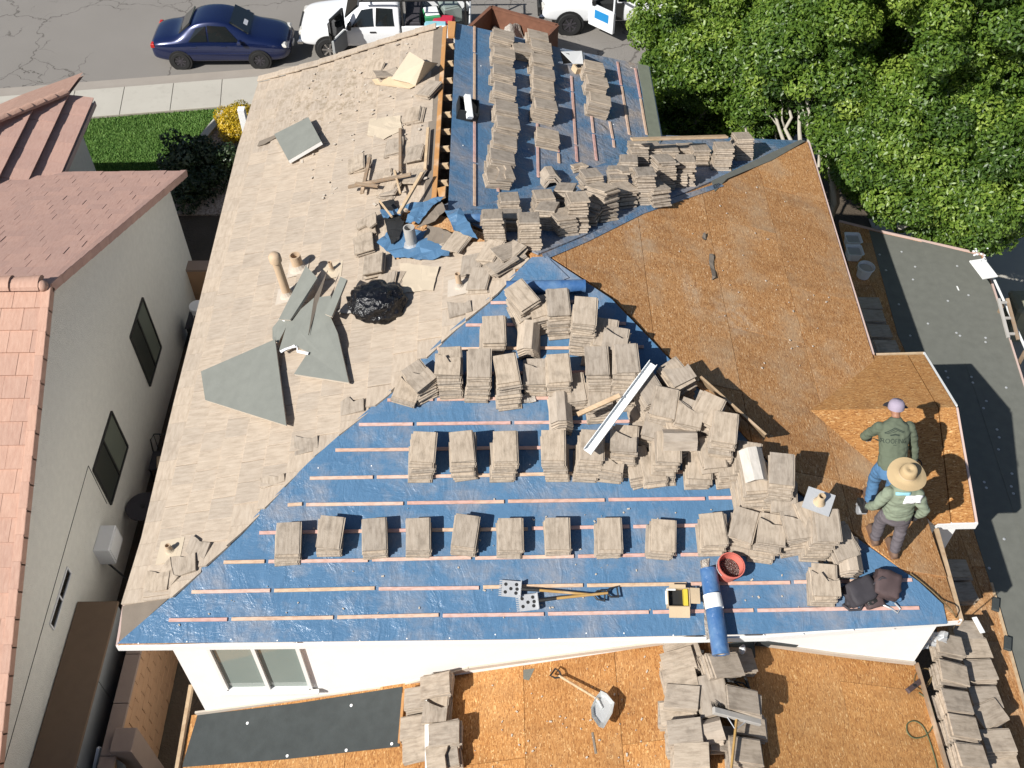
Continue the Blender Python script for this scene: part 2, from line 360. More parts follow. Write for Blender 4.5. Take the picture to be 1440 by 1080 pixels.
gt = MB(); gt.loft([[kp(a, .02, .004), kp(a, -.34, .03), kp(a, -.46, .12), kp(a, -.60, .135), kp(a, -.60, -.2), kp(a, .02, -.2)] for a in (-60, 10.3)]); o = gt.build('kerb', M['gutter']); o['kind'] = 'structure'
sw = MB(); sw.prism([kp(-60, -.61, -.2), kp(10.2, -.61, -.2), kp(10.2, -1.98, -.2), kp(-60, -1.98, -.2)], V((0, 0, .318))); side = sw.build('pavement', M['gutter']); side['kind'] = 'structure'
a0 = -6.0
for k in range(18):                                            # every slab of the pavement
    m = MB(); a = a0 + k * 1.37; m.box(kp(a + .685, -1.295, .128), (1.355, 1.36, .03), Matrix((kd, kn, V((0, 0, 1)))).transposed(), .006)
    if a < 9: m.build('paving_slab', M['concrete'], side)
slab('gravel_bed', [hz(.05, 300, 165), hz(.05, 370, 140), hz(.05, 400, 300), hz(.05, 215, 300)], .03, M['gravel'], .2)
lw = gp(.06, (60, 155), (115, 153), (320, 143), (272, 200), (215, 247), (120, 300), (40, 300))
slab('lawn', lw, .06, M['lawn'], .2)
# grass blades
vs_, fs_ = [], []
lp = [(p.x, p.y) for p in lw]; xs = [p[0] for p in lp]; ys = [p[1] for p in lp]
while len(fs_) < 42000:
    x, y = random.uniform(min(xs), max(xs)), random.uniform(min(ys), max(ys))
    if not inside((x, y), lp): continue
    a = random.uniform(0, 6.28); h = random.uniform(.03, .065); w = .012; k = len(vs_); lx, ly = random.gauss(0, .02), random.gauss(0, .02)
    vs_ += [(x - w * math.cos(a), y - w * math.sin(a), .058), (x + w * math.cos(a), y + w * math.sin(a), .058), (x + lx, y + ly, .06 + h)]; fs_.append((k, k + 1, k + 2))
me = bpy.data.meshes.new('grass'); me.from_pydata(vs_, [], fs_); me.materials.append(M['grass_blade'])
tag(bpy.data.objects.new('grass', me), kind='stuff'); COL.objects.link(bpy.data.objects['grass'])
eg = MB(); q = gp(.06, (324, 143), (275, 202), (217, 250))
for a, b in zip(q, q[1:]): eg.bar(a + V((.1, 0, .02)), b + V((.1, 0, .02)), .22, .1)
o = eg.build('lawn_edging', M['concrete']); o['kind'] = 'structure'
slab('neighbour_paving', [(13.8, -6), (30, -6), (30, 14), (13.8, 14)], .0, M['concrete'], .2)
pb = MB(); lx = []
for k in range(900):
    p = hz(.05, random.uniform(285, 350), random.uniform(155, 215)); r = random.uniform(.012, .035)
    pb.ico((p.x, p.y, .04), r, 0 if False else 1, (1, .8, .6), .2)
o = pb.build('gravel_stones', M['gravel']); o['kind'] = 'stuff'

# ------------------------------------------------------------------ the house and its roof planes
SW, SE, NE, NW, RR = [hz(E, *q) for q in ((165, 907), (1352, 873), (1135, 197), (366, 115), (915, 92))]
A = hz(E + 1.61, 757, 358)
PF = plane3(SW, SE, A, SE - SW)
PW = plane3(SW, NW, A); PE = plane3(SE, NE, A)
PN = plane3(A, NE, NE + V((1, 0, 0)))
R1, J = PW.hit(632, 31), PW.hit(624, 293)
PB = plane3(J, R1, RR)
VN = PN.hit(920, 205)
WY = .25                                                       # face of the garden wall of the house
def wp(x, y, Y=WY): return hitp(V((0, Y, 0)), V((0, 1, 0)), x, y)
w1, w2, w3, w4 = wp(277, 1004), wp(932, 906), wp(1064, 906), wp(1286, 935)
PL = plane3(w1, w2, w1 + V((0, -1, 0))); PR = plane3(w3, w4, w3 + V((0, -1, 0)))
PG = Plane((10.4, 0, E - 2.08), (.06, 0, 1))
house = thing('house', 'white stucco house being re-roofed, with blue felt, bare boards and old tan tiles on top', 'house', (5, 5, 0))
def prism_on(P, pts, h0, h1, name, mat, parent, smooth=False, w=False):
    """solid sheet lying on plane P; pts are measured directions"""
    q = [P.hit(x, y) for x, y in pts] if not w else pts
    m = MB(); m.prism([p + P.n * h0 for p in q], P.n * (h1 - h0)); return m.build(name, mat, parent, uvp=P, smooth=smooth)
def uvpoly(P, pts): return [P.uv(P.hit(x, y)) for x, y in pts]
def grid_sheets(P, region, du, dv, h0, h1, name, mats, parent, gap=.006, stag=True, u0=None, v0=None):
    us = [p[0] for p in region]; vv = [p[1] for p in region]; n = 0
    v = v0 if v0 is not None else min(vv); row = 0
    while v < max(vv):
        u = (u0 if u0 is not None else min(us)) - (du / 2 if stag and row % 2 else 0)
        while u < max(us):
            if u + du > min(us):
                q = region
                for f in (lambda p: p[0] - u - gap / 2, lambda p: u + du - gap / 2 - p[0], lambda p: p[1] - v - gap / 2, lambda p: v + dv - gap / 2 - p[1]):
                    q = clip(q, f)
                    if len(q) < 3: break
                if len(q) > 2 and area(q) > .004:
                    dz = random.uniform(-.0015, .0015); m = MB(); m.prism([P.at(a, b, h0) for a, b in q], P.n * (h1 - h0 + dz)); m.build(name, random.choice(mats), parent, uvp=P); n += 1
            u += du
        v += dv; row += 1
    return n
# walls
wl = MB()
x0, x1 = .32, 9.9
def wallbox(a, b, z0, z1, th=.2):
    wl.bar(V((a[0], a[1], (z0 + z1) / 2)), V((b[0], b[1], (z0 + z1) / 2)), th, z1 - z0)
bw = MB(); lx_ = wp(242, 912).x
bw.box(((lx_ + 10.0) / 2, WY + .1, E / 2), (10.0 - lx_, .2, E - .1)); bw.build('wall', M['stucco_white'], house)
for a, b in (((lx_ + .1, WY + .2), (lx_ + .1, NW.y - .3)), ((10.0, WY + .2), (10.0, 9.6)), ((7.4, 9.5), (10.0, 9.5)), ((7.4, 9.5), (7.4, NW.y - .3)), ((lx_ + .1, NW.y - .4), (7.4, NW.y - .4))):
    m = MB(); m.bar(V((a[0], a[1], E / 2 - .08)), V((b[0], b[1], E / 2 - .08)), .2, E - .2); m.build('wall', M['stucco_white'], house)
gb = MB(); gb.prism([V((.3, NW.y - .35, E - .2)), V((7.4, NW.y - .35, E - .2)), V((R1.x, NW.y - .35, R1.z - .12))], V((0, .12, 0))); gb.build('gable_wall', M['stucco_white'], house)
# roof decks under the coverings
def deck(P, pts, nm='roof_deck', h0=-.06, h1=-.022, mat='osb'): return prism_on(P, pts, h0, h1, nm, M[mat], house, w=True)
deck(PF, [SW, SE, A]); deck(PE, [SE, NE, A]); NDK = [(757, 358), (1133, 197), (925, 192), (700, 262), (640, 284), (622, 293)]
prism_on(PN, NDK, -.06, -.022, 'roof_deck', M['osb'], house)
side_w = PW.v * -.17
deck(PW, [SW, A, J + side_w, R1 + side_w, NW]); side_b = PB.v * -.16
prism_on(PB, [(643, 33), (700, 46), (780, 66), (911, 93), (929, 196), (922, 214), (700, 298), (634, 302)], -.06, -.022, 'roof_deck', M['osb'], house)
# blue felt, one strip over the other
F_REG = [(165, 905), (360, 903), (720, 899), (1080, 891), (1332, 877), (1326, 850), (1292, 818), (1240, 782), (1180, 738), (1115, 687), (1040, 606), (940, 503), (860, 420), (770, 360), (748, 361), (692, 414), (634, 463), (540, 556), (436, 648), (334, 750), (238, 842)]
fr = uvpoly(PF, F_REG)
vcuts = [-1, PF.uv(PF.hit(560, 800))[1], PF.uv(PF.hit(430, 657))[1], PF.uv(PF.hit(560, 562))[1], PF.uv(PF.hit(560, 460))[1], 20]
for k in range(5):
    q = clip(clip(fr, lambda p: p[1] - vcuts[k]), lambda p: vcuts[k + 1] + .08 - p[1])
    if len(q) > 2:
        m = MB(); m.prism([PF.at(a, b, -.02) for a, b in q], PF.n * (.024 - .0035 * k)); m.build('blue_underlayment', M['blue_felt'], house, uvp=PF)
B_REG = [(641, 32), (700, 45), (782, 66), (850, 80), (912, 93), (930, 195), (925, 215), (700, 300), (630, 303)]
br = uvpoly(PB, B_REG); bv = [p[1] for p in br]
for k in range(4):
    lo = min(bv) + k * 1.2
    q = clip(clip(br, lambda p: p[1] - lo), lambda p: lo + 1.28 - p[1])
    if len(q) > 2:
        m = MB(); m.prism([PB.at(a, b, -.02) for a, b in q], PB.n * (.024 - .0035 * k)); m.build('blue_underlayment', M['blue_felt_dusty' if k < 2 else 'blue_felt'], house, uvp=PB)
N_REG = [(618, 292), (640, 280), (700, 258), (800, 222), (925, 190), (1132, 198), (1000, 255), (900, 297), (800, 340), (757, 357), (690, 327)]
prism_on(PN, N_REG, -.02, .004, 'blue_underlayment', M['blue_felt_dusty'], house)
# felt lapped over the hip of the front wing, dark edged
for q, mt in (([(762, 358), (820, 334), (905, 292), (1010, 258), (1018, 262), (905, 301), (825, 341), (766, 366)], 'blue_felt_dusty'), ([(1000, 255), (1080, 217), (1125, 197), (1132, 199), (1085, 226), (1022, 252), (1005, 270)], 'felt_grey')):
    prism_on(PE, q, .006, .012, 'hip_flap', M[mt], house)
prism_on(PF, [(757, 362), (772, 364), (800, 391), (770, 402), (730, 398), (722, 392)], .006, .014, 'blue_underlayment', M['blue_felt'], house)
# bare boards on the right hand plane
E_REG = [(1136, 199), (1180, 345), (1226, 497), (1290, 690), (1352, 871), (1330, 860), (1290, 818), (1240, 778), (1115, 684), (940, 500), (860, 417), (774, 360), (830, 338), (905, 298), (1018, 258)]
grid_sheets(PE, uvpoly(PE, E_REG), 2.44, 1.22, -.02, 0, 'osb_sheet', [M['osb']], house, u0=PE.uv(SE)[0] + .6, v0=0, gap=.011)
prism_on(PB, [(896, 90), (912, 93), (930, 195), (922, 205), (912, 200), (903, 130)], .003, .008, 'felt_strip', M['felt_green'], house)
# battens
def battens(P, a, b, name='batten', L=1.22, gap=.05, w=.044, mat='batten', h=.004, first=None):
    d = (b - a); tot = d.length; d.normalize(); t = 0; k = 0
    while t < tot - .08:
        l = min(first if first and k == 0 else L, tot - t)
        m = MB(); m.bar(a + d * t + P.n * (h + .01), a + d * (t + l) + P.n * (h + .01) + P.v * random.gauss(0, .004), w, .02, P.n, .003)
        m.build(name, M[mat], house); t += l + gap; k += 1
rows = [(867, 238, 1292, .7), (828, 270, 1282, .95), (787, 315, 1205, .5), (746.5, 365, 1150, .8), (708, 405, 1090, .18), (671, 436, 1062, .8), (632.5, 472, 1040, 1.0), (597, 505, 1000, .7), (563, 545, 965, .6), (527, 585, 930, .6), (492, 615, 905, .6), (459, 655, 880, .5), (428, 690, 835, .4), (401, 712, 790, .3)]
for y, xa, xb, f in rows:
    sl_ = -.0165 if y > 650 else -.012
    battens(PF, PF.hit(xa, y - (xa - 560) * sl_ * -1 if False else y + (xa - 560) * sl_), PF.hit(xb, y + (xb - 560) * sl_), first=f)
for a, b, f in (((667, 38), (667, 290), .9), ((803, 108), (811, 228), .5), ((831, 160), (838, 226), .6), ((857, 172), (864, 208), .5), ((868, 88), (885, 190), .8), ((893, 97), (909, 190), 1.0), ((700, 44), (700, 270), 1), ((752, 60), (757, 250), 1), ((783, 190), (786, 230), .5)):
    battens(PB, PB.hit(*a), PB.hit(*b), first=f, L=1.6)
# fascia boards and white drip edge
pts = [PF.hit(*q) for q in ((163, 907), (360, 905), (720, 901), (1080, 893.5), (1354, 870))]
for a, b in zip(pts, pts[1:]):
    m = MB(); m.bar(a - V((0, 0, .075)), b - V((0, 0, .075)), .025, .10); m.build('drip_edge', M['white_metal'], house)
def fasc(P, q, name, mat, w=.03, h=.14, dz=-.085):
    q = [P.hit(*k) for k in q]
    for a, b in zip(q, q[1:]):
        m = MB(); m.bar(a + V((0, 0, dz)), b + V((0, 0, dz)), w, h); m.build(name, M[mat], house)
fasc(PE, ((1137, 198), (1181, 345), (1228, 497)), 'fascia', 'fascia_pink', .05)
fasc(PE, ((1318, 742), (1353, 871)), 'fascia', 'lumber', .05)
fasc(PB, ((913, 92), (932, 196)), 'drip_edge', 'white_metal', .02, .1)
fasc(PB, ((640, 31), (782, 65), (914, 92)), 'drip_edge', 'white_metal', .02, .08)
fasc(PN, ((1128, 196), (1108, 196)), 'drip_edge', 'white_metal', .02, .08)
# open slot along the ridge: felt strip, board, rafter ends
prism_on(PW, [(610, 42), (626, 37), (608, 290), (596, 288)], -.02, .006, 'felt_strip', M['felt_brown'], house)
prism_on(PW, [(623, 39), (629, 36), (628, 45), (614, 278), (607, 280)], -.02, .012, 'ridge_board', M['lumber_orange'], house)
prism_on(PW, [(630, 30), (641, 31), (639, 52), (630, 52)], -.03, .012, 'ridge_board', M['lumber_orange'], house)
prism_on(PW, [(615, 265), (627, 262), (626, 276), (618, 280)], -.03, .010, 'ridge_board', M['lumber_orange'], house)
for y in range(66, 268, 24):
    x = 633 - (y - 40) * .045
    a, b = PW.hit(x - 9, y, -.12), PW.hit(x + 7, y - 1, -.10); m = MB(); m.bar(a, b, .045, .10, V((0, 0, 1)), .004); m.build('rafter', M['lumber'], house)
# ------------------------------------------------------------------ old tiles on the left hand plane
TH = .028
def tile_mesh(name, mat, w=.292, l=.405, th=TH, lip=True, bow=0, seed=0):
    rnd = random.Random(seed); m = MB(); b = .005
    m.box((0, 0, 0), (w, l, th), None, b)
    if lip: m.box((w / 2 + .006, 0, -th * .2), (.016, l * .985, th * .5))
    for q in m.v: q += V((rnd.gauss(0, .0015), rnd.gauss(0, .002), rnd.gauss(0, .0008)))
    me = bpy.data.meshes.new(name); me.from_pydata(m.v, [], m.f); me.materials.append(M[mat]); return me
TM = [tile_mesh('concrete_tile', 'tile', seed=i) for i in range(5)]
BROKEN = []
for i in range(4):
    rr_ = random.Random(40 + i); m = MB(); c = rr_.uniform(-.1, .12)
    poly = [(-.164, -.21), (.164, -.21), (.164, c), (rr_.uniform(0, .1), c + rr_.uniform(-.03, .05)), (-.05, c + rr_.uniform(0, .1)), (-.164, c + rr_.uniform(-.05, .1))]
    m.prism([V((x, y, -TH / 2)) for x, y in poly], V((0, 0, TH))); me = bpy.data.meshes.new('broken_tile'); me.from_pydata(m.v, [], m.f); me.materials.append(M['tile']); BROKEN.append(me)
def ridge_mesh(mat):
    m = MB(); s = []
    prof = [(-.145, -.075), (-.055, .025), (.055, .025), (.145, -.075)]
    up = [V((x, 0, z)) for x, z in prof]; lo = [V((x * .88, 0, z - .026)) for x, z in prof][::-1]
    ring = up + lo
    m.loft([[p + V((0, y, 0)) for p in ring] for y in (-.21, .21)])
    me = bpy.data.meshes.new('ridge_tile'); me.from_pydata(m.v, [], m.f); me.materials.append(M[mat]); return me
RIDGE = ridge_mesh('tile_ridge'); RIDGE_PALE = ridge_mesh('tile_pale')
RT = [tile_mesh('roof_tile', 'tile_roof', .327, .375, seed=20 + i, lip=False) for i in range(4)]
W_REG = [(172, 851), (200, 758), (245, 570), (283, 420), (335, 210), (364, 117), (450, 92), (530, 66), (613, 42), (608, 150), (598, 285), (566, 300), (548, 340), (556, 366), (640, 345), (700, 338), (745, 364), (700, 414), (642, 464), (545, 557), (440, 646), (340, 750), (244, 840)]
wr = uvpoly(PW, W_REG); wv = [p[1] for p in wr]; wu = [p[0] for p in wr]
tl = []; EX = .343; row = 0; v = min(wv)
while v < max(wv):
    u = min(wu) - .33 + (.165 if row % 2 else 0) + random.uniform(-.02, .02)
    while u < max(wu) + .1:
        r4 = [(u + .002, v), (u + .328, v), (u + .328, v + EX), (u + .002, v + EX)]
        ins = [inside(p, wr) for p in r4] + [inside((u + .16, v + .17), wr)]
        if all(ins): tl.append((u + .165, v, None))
        elif any(ins):
            q = clip(clip(clip(clip(wr, lambda p: p[0] - u - .002), lambda p: u + .328 - p[0]), lambda p: p[1] - v), lambda p: v + .372 - p[1])
            if len(q) > 2 and area(q) > .012: tl.append((u + .165, v, q))
        u += .33
    v += EX; row += 1
tilt = math.atan2(.033, .36)
def tile_frame(u, v):
    return PW.frame(PW.at(u + random.gauss(0, .002), v + .1875 + random.gauss(0, .005), .018 + random.gauss(0, .002))) @ Matrix.Rotation(-tilt, 4, 'X') @ Matrix.Rotation(random.gauss(0, .006), 4, 'Z')
tl.sort(key=lambda t: (PW.at(t[0], t[1]) - CAM_P).dot(CF))
hinv = wmat(house).inverted(); far = MB()
HOLES = uvpoly(PW, [(548, 300), (566, 285), (640, 290), (640, 366), (556, 372), (530, 350)])
for i, (u, v, q) in enumerate(tl):
    if q is None:
        fm = tile_frame(u, v)
        if i < 300: child('roof_tile', random.choice(RT), house, hinv @ fm)
        else:
            me = random.choice(RT); far.add([fm @ k.co for k in me.vertices], [tuple(p.vertices) for p in me.polygons])
    else:
        m = MB() if i < 300 else far; n0 = len(m.v)
        top = [PW.at(a, b, .032 - (b - v) * math.tan(tilt)) for a, b in q]; m.prism([p - PW.n * TH for p in top], PW.n * TH)
        if i < 300: m.build('roof_tile', M['tile_roof'], house)
if far.v: tag(far.build('roof_tile_field', M['tile_roof'], house), kind='stuff')
prism_on(PW, [(172, 852), (233, 830), (300, 775), (240, 838), (168, 903)], -.022, -.004, 'felt_strip', M['felt_brown'], house)
# verge tiles on the far gable
q = [PW.hit(x, y, .03) for x, y in ((364, 113), (450, 89), (530, 63), (612, 38))]
for a, b in zip(q, q[1:]):
    n = max(1, round((b - a).length / .42)); d = (b - a) / n
    for k in range(n):
        m = MB(); m.bar(a + d * k + PW.n * .035, a + d * (k + 1.06) + PW.n * .02, .17, .03, PW.n, .004); m.build('verge_tile', M['tile_roof'], house)
fasc(PW, ((163, 906), (172, 852), (200, 758), (245, 570), (283, 420), (335, 210), (365, 116)), 'fascia', 'fascia_pink', .03, .12, -.1)
# ------------------------------------------------------------------ little gable on the right hand plane
K0 = PE.hit(1140, 577); K1 = hz(K0.z, 1343, 572); K3 = hz(E - .03, 1298, 498); K4 = hz(E - .06, 1371, 735)
PU = plane3(K0, K1, K3); PD = plane3(K0, K1, K4)
prism_on(PU, [(1140, 577), (1232, 500), (1276, 499), (1319, 573)], -.05, 0, 'osb_sheet', M['osb_new'], house)
prism_on(PU, [(1278, 499), (1299, 498), (1344, 572), (1321, 573)], -.05, -.003, 'osb_sheet', M['osb_new'], house)
prism_on(PD, [(1140, 577.5), (1319, 573.5), (1337, 736), (1316, 737), (1232, 662)], -.05, 0, 'osb_sheet', M['osb_bright'], house)
prism_on(PD, [(1321, 573.5), (1344, 572.5), (1371, 735), (1339, 736)], -.05, -.003, 'osb_sheet', M['osb_bright'], house)
for P, a, b, nm, mt in ((PU, (1231, 499), (1299, 497), 'drip_edge', 'lumber'), (PU, (1299, 497), (1345, 572), 'drip_edge', 'white_paint'), (PD, (1345, 573), (1373, 736), 'drip_edge', 'fascia_pink'), (PD, (1317, 738), (1374, 737), 'fascia', 'white_paint')):
    p, q = P.hit(*a, -.03), P.hit(*b, -.03); m = MB(); m.bar(p - V((0, 0, .03)), q - V((0, 0, .03)), .03, .10 if nm != 'fascia' else .12); m.build(nm, M[mt], house)
m = MB(); m.prism([K1 + V((-.12, 0, -.08)), K3 + V((-.12, -.08, -.06)), K3 + V((-.12, -.08, -1.0)), K4 + V((-.12, .1, -1.0)), K4 + V((-.12, .1, -.06))], V((-.08, 0, 0))); m.build('gable_wall', M['stucco_white'], house)
for Pk, Px in ((K3, 1), (K4, -1)):
    m = MB(); m.bar(V((10.0, Pk.y - .1 * Px, E - .55)), V((Pk.x - .15, Pk.y - .1 * Px, E - .55)), .06, .95); m.build('wall', M['stucco_white'], house)
# ------------------------------------------------------------------ window of the garden front
def window(parent, quad, n, frame_mat, glass, fw=.05, split='v', depth=.05, name='window'):
    """quad: four corners (a top, b top, b bottom, a bottom); n outward"""
    a, b, c, d = quad; fr = MB()
    for p, q in ((a, b), (b, c), (c, d), (d, a)): fr.bar(p + n * depth / 2, q + n * depth / 2, depth, fw, n.cross(q - p))
    m1, m2 = (a + b) / 2, (c + d) / 2
    fr.bar(m1 + n * depth * .55, m2 + n * depth * .55, depth, fw, n.cross(m2 - m1))
    o = fr.build(name, M[frame_mat], parent)
    for g_, (p, q, r, s) in zip(glass, ((a, m1, m2, d), (m1, b, c, m2))):
        k = MB(); k.prism([t - n * .005 for t in (p, q, r, s)], n * .012); k.build('pane', M[g_], o)
    return o
ww = [wp(x, y) for x, y in ((291, 905), (424, 905), (438, 965), (322, 966))]
window(house, [V((ww[0].x, WY, ww[2].z + 1.35)), V((ww[2].x, WY, ww[2].z + 1.35)), V((ww[2].x, WY, ww[2].z)), V((ww[3].x - .02, WY, ww[2].z))], V((0, -1, 0)), 'white_paint', ('glass_window', 'glass_window'), .05)
m = MB(); m.bar(V((ww[3].x - .12, WY - .06, ww[2].z - .06)), V((ww[2].x + .1, WY - .06, ww[2].z - .06)), .06, .06); m.build('window_sill', M['white_paint'], house)
# ------------------------------------------------------------------ patio roof below the garden front
patio = thing('patio_cover', 'low gabled patio roof of bare orange boards against the white wall at the bottom', 'patio roof', (7, -1, 0))
# ridge of the patio roof
sl1 = -PL.n.x / PL.n.z; sl2 = -PR.n.x / PR.n.z
rx = (PR.p.z - sl2 * PR.p.x - PL.p.z + sl1 * PL.p.x) / (sl1 - sl2); rz = PL.p.z + sl1 * (rx - PL.p.x)
YB = -5.0
lxp = PL.hit(268, 1010).x
def strip(P, xa, xb, ya, yb): return [P.uv(V((x, y, P.z(x, y)))) for x, y in ((xa, ya), (xb, ya), (xb, yb), (xa, yb))]
def patio_sheets(P, xa, xb, mats):
    reg = strip(P, xa, xb, YB, WY - .003); grid_sheets(P, reg, 2.44, 1.22, -.015, 0, 'osb_sheet', mats, patio)
    q = [P.at(a, b) for a, b in reg]; m = MB(); m.prism([p - P.n * .06 for p in q], P.n * .042); m.build('patio_deck', M['osb'], patio, uvp=P)
global_n = patio
xr_edge = PR.hit(1288, 938).x
patio_sheets(PL, lxp, rx - .003, [M['osb_bright']]); patio_sheets(PR, rx + .003, xr_edge, [M['osb_bright'], M['osb_new']])
def on_patio(P, pts, h0, h1, name, mat): return prism_on(P, pts, h0, h1, name, M[mat], patio)
on_patio(PL, [(278, 1006), (420, 989), (566, 966), (562, 1050), (400, 1068), (256, 1079)], .002, .008, 'felt_sheet', 'felt_dark')
on_patio(PL, [(736, 942), (752, 940), (744, 957), (736, 955)], .001, .004, 'felt_scrap', 'felt_grey')
m = MB(); a, b = PL.hit(269, 965, .02), PL.hit(243, 1120, .02); m.bar(a, b, .05, .10, V((0, 0, 1))); m.build('patio_fascia', M['lumber'], patio)
for x_ in (lxp + .1, xr_edge - .1):
    m = MB(); zt = (PL if x_ < 5 else PR).z(x_, YB + .2) - .06; m.box((x_, YB + .2, zt / 2), (.12, .12, zt)); m.build('post', M['white_paint'], patio)
m = MB(); m.bar(V((xr_edge, YB, PR.z(xr_edge, 0) + .03)), V((xr_edge, WY - .01, PR.z(xr_edge, 0) + .03)), .03, .12); m.build('edge_board', M['lumber_grey'], patio)
# cap nails along the laps and the eave of the blue felt
cn = MB()
for yy, step, x0_, x1_ in ((898, 62, 200, 1320), (657, 75, 440, 1030), (562, 90, 545, 700)):
    x = x0_
    while x < x1_:
        p = PF.hit(x + random.uniform(-8, 8), yy + random.uniform(-4, 4) - (x - 560) * .0145, .006); cn.lathe(p, [(.010, 0), (.008, .003), (.001, .004)], 7, PF.n); x += step
for k in range(26):
    p = PB.hit(random.uniform(645, 905), random.uniform(60, 260), .006); cn.lathe(p, [(.013, 0), (.011, .003), (.001, .004)], 6, PB.n)
tag(cn.build('cap_nails', M['white_metal'], house), kind='stuff')
# rough plaster band where the patio roof met the wall
for P, q in ((PL, [(277, 1004), (420, 985), (568, 965), (660, 941), (800, 922), (932, 905)]), (PR, [(1064, 906), (1170, 921), (1284, 934)])):
    for a, b in zip(q, q[1:]):
        p, r = wp(*a), wp(*b); m = MB(); m.bar(p + V((0, -.012, .05)), r + V((0, -.012, .05)), .03, .07); m.build('flashing_strip', M['mortar'], house)
# nails with caps on the black felt
for x, y in ((404, 1063), (487, 1055), (551, 1046), (494, 992), (348, 1017)):
    p = PL.hit(x, y, .01); m = MB(); m.lathe(p, [(.022, 0), (.02, .006), (.001, .008)], 8, PL.n); m.build('cap_nail', M['white_metal'], patio)
# ------------------------------------------------------------------ flat roof on the right
flat = thing('flat_roof', 'long low lean-to roof with grey felt sheets along the right side of the house', 'lean-to roof', (12, 3, 0))
G_OUT = [(1180, 312), (1240, 327), (1381, 359), (1440, 545), (1500, 760), (1640, 1150), (1430, 1150), (1322, 900), (1315, 860), (1290, 740), (1220, 480)]
def on_flat(pts, h0, h1, name, mat, par=None): return prism_on(PG, pts, h0, h1, name, M[mat], par or flat)
grid_sheets(PG, uvpoly(PG, G_OUT), 2.44, 1.22, -.04, -.006, 'osb_sheet', [M['osb']], flat)
on_flat([(1222, 324), (1297, 341), (1370, 545), (1425, 720), (1520, 1010), (1452, 1030), (1402, 850), (1330, 620), (1262, 470)], -.004, .004, 'felt_sheet', 'felt_grey')
on_flat([(1296, 340), (1379, 360), (1440, 535), (1500, 745), (1590, 1020), (1518, 1010), (1425, 720), (1369, 545)], -.004, .010, 'felt_sheet', 'felt_grey')
for a, b in (((1180, 311), (1240, 326)), ((1240, 326), (1382, 358)), ((1382, 358), (1441, 545)), ((1441, 545), (1502, 760))):
    p, q = PG.hit(*a), PG.hit(*b); m = MB(); m.bar(p, q, .03, .05); m.build('drip_edge', M['fascia_pink'], flat)
m = MB(); p, q = PG.hit(1394, 820, .02), PG.hit(1452, 1030, .02); m.bar(p, q, .035, .035); m.build('edge_trim', M['lumber'], flat)
for x, y in ((1268, 354), (1237, 358), (1246, 380), (1264, 428), (1280, 472), (1287, 375), (1284, 393), (1346, 374), (1362, 415), (1333, 423), (1305, 455), (1345, 468), (1350, 472), (1386, 475), (1386, 481), (1330, 522), (1333, 531), (1366, 530), (1368, 538), (1415, 545), (1387, 564), (1383, 574), (1402, 604), (1405, 615), (1404, 632), (1384, 678), (1387, 686), (1423, 666), (1422, 684), (1425, 694), (1412, 758), (1391, 799)):
    p = PG.hit(x, y, .012); m = MB(); m.lathe(p, [(.024, 0), (.022, .005), (.010, .006), (.008, .011), (.001, .012)], 10, PG.n); m.build('cap_nail', M['tin'], flat)
# curb that carries the right hand row of stacks
for yy in (YB + .3, 8.2):
    for xx in (10.9, 13.2):
        m = MB(); m.box((xx, yy, 1.58), (.12, .12, 3.16)); m.build('post', M['white_paint'], flat)
# ------------------------------------------------------------------ stacks of lifted tiles
WORDS = ['first', 'second', 'third', 'fourth', 'fifth', 'sixth', 'seventh', 'eighth', 'ninth', 'tenth', 'eleventh', 'twelfth', 'thirteenth', 'fourteenth', 'fifteenth']
def stack(P, px, py, n, label, group, rot=0, kind='flat', pitch=.0305, drift=(-.003, -.008), jit=.010, tj=2.4, lean=0, cap=None, base=0.0, name='tile_stack', sc=1.0, loose=0):
    """a pile of n tiles on plane P whose top tile is seen at (px,py)"""
    n = max(1 if n < 3 else 2, round(n * (.70 if P is PF and py > 740 and px < 960 else .8 if P is PF and 620 < py < 632 and px < 840 else 1 if P is PF else .95 if P is PB else .9 if P is PN else 2.4 if P is PR and 'patio ridge' in label or P is PR and 'patio' in label else 1.6 if P is PL else 1.25 if P is PG and n > 9 else 1)))
    hp = pitch if kind != 'ridge' else .034
    H = n * hp + base + (.075 if kind == 'ridge' else 0)
    top = P.hit(px, py, H); b = top - P.n * (H - base)
    t = thing(name, label, 'tile stack', mat=P.frame(b, math.radians(rot)), group=group)
    rnd = random.Random(int(px * 31 + py * 7)); drift = (drift[0] + rnd.gauss(0, .003), drift[1] + rnd.gauss(0, .002))
    for i in range(n):
        k = n - 1 - i
        m = Matrix.Translation((drift[0] * k + rnd.gauss(0, jit), drift[1] * k + rnd.gauss(0, jit), (i + .5) * hp + (.075 if kind == 'ridge' else 0)))
        m = m @ Matrix.Rotation(math.radians(rnd.gauss(0, tj) + lean * i), 4, 'Z') @ Matrix.Rotation(math.radians(rnd.gauss(0, .35 + loose)), 4, 'X') @ Matrix.Rotation(math.radians(rnd.gauss(0, .35 + loose)), 4, 'Y')
        if kind == 'ridge': me = RIDGE; m = m @ Matrix.Rotation(0, 4, 'Z')
        elif kind == 'broken' and i > n - 3: me = rnd.choice(BROKEN)
        else: me = rnd.choice(TM)
        if sc != 1: m = m @ Matrix.Scale(sc, 4)
        child('ridge_tile' if kind == 'ridge' else 'tile', me, t, m)
    if cap:
        m = Matrix.Translation((cap[1], cap[2], n * hp + .085)) @ Matrix.Rotation(math.radians(cap[3]), 4, 'Z')
        child('ridge_tile', RIDGE_PALE if cap[0] == 'pale' else RIDGE, t, m)
    return t
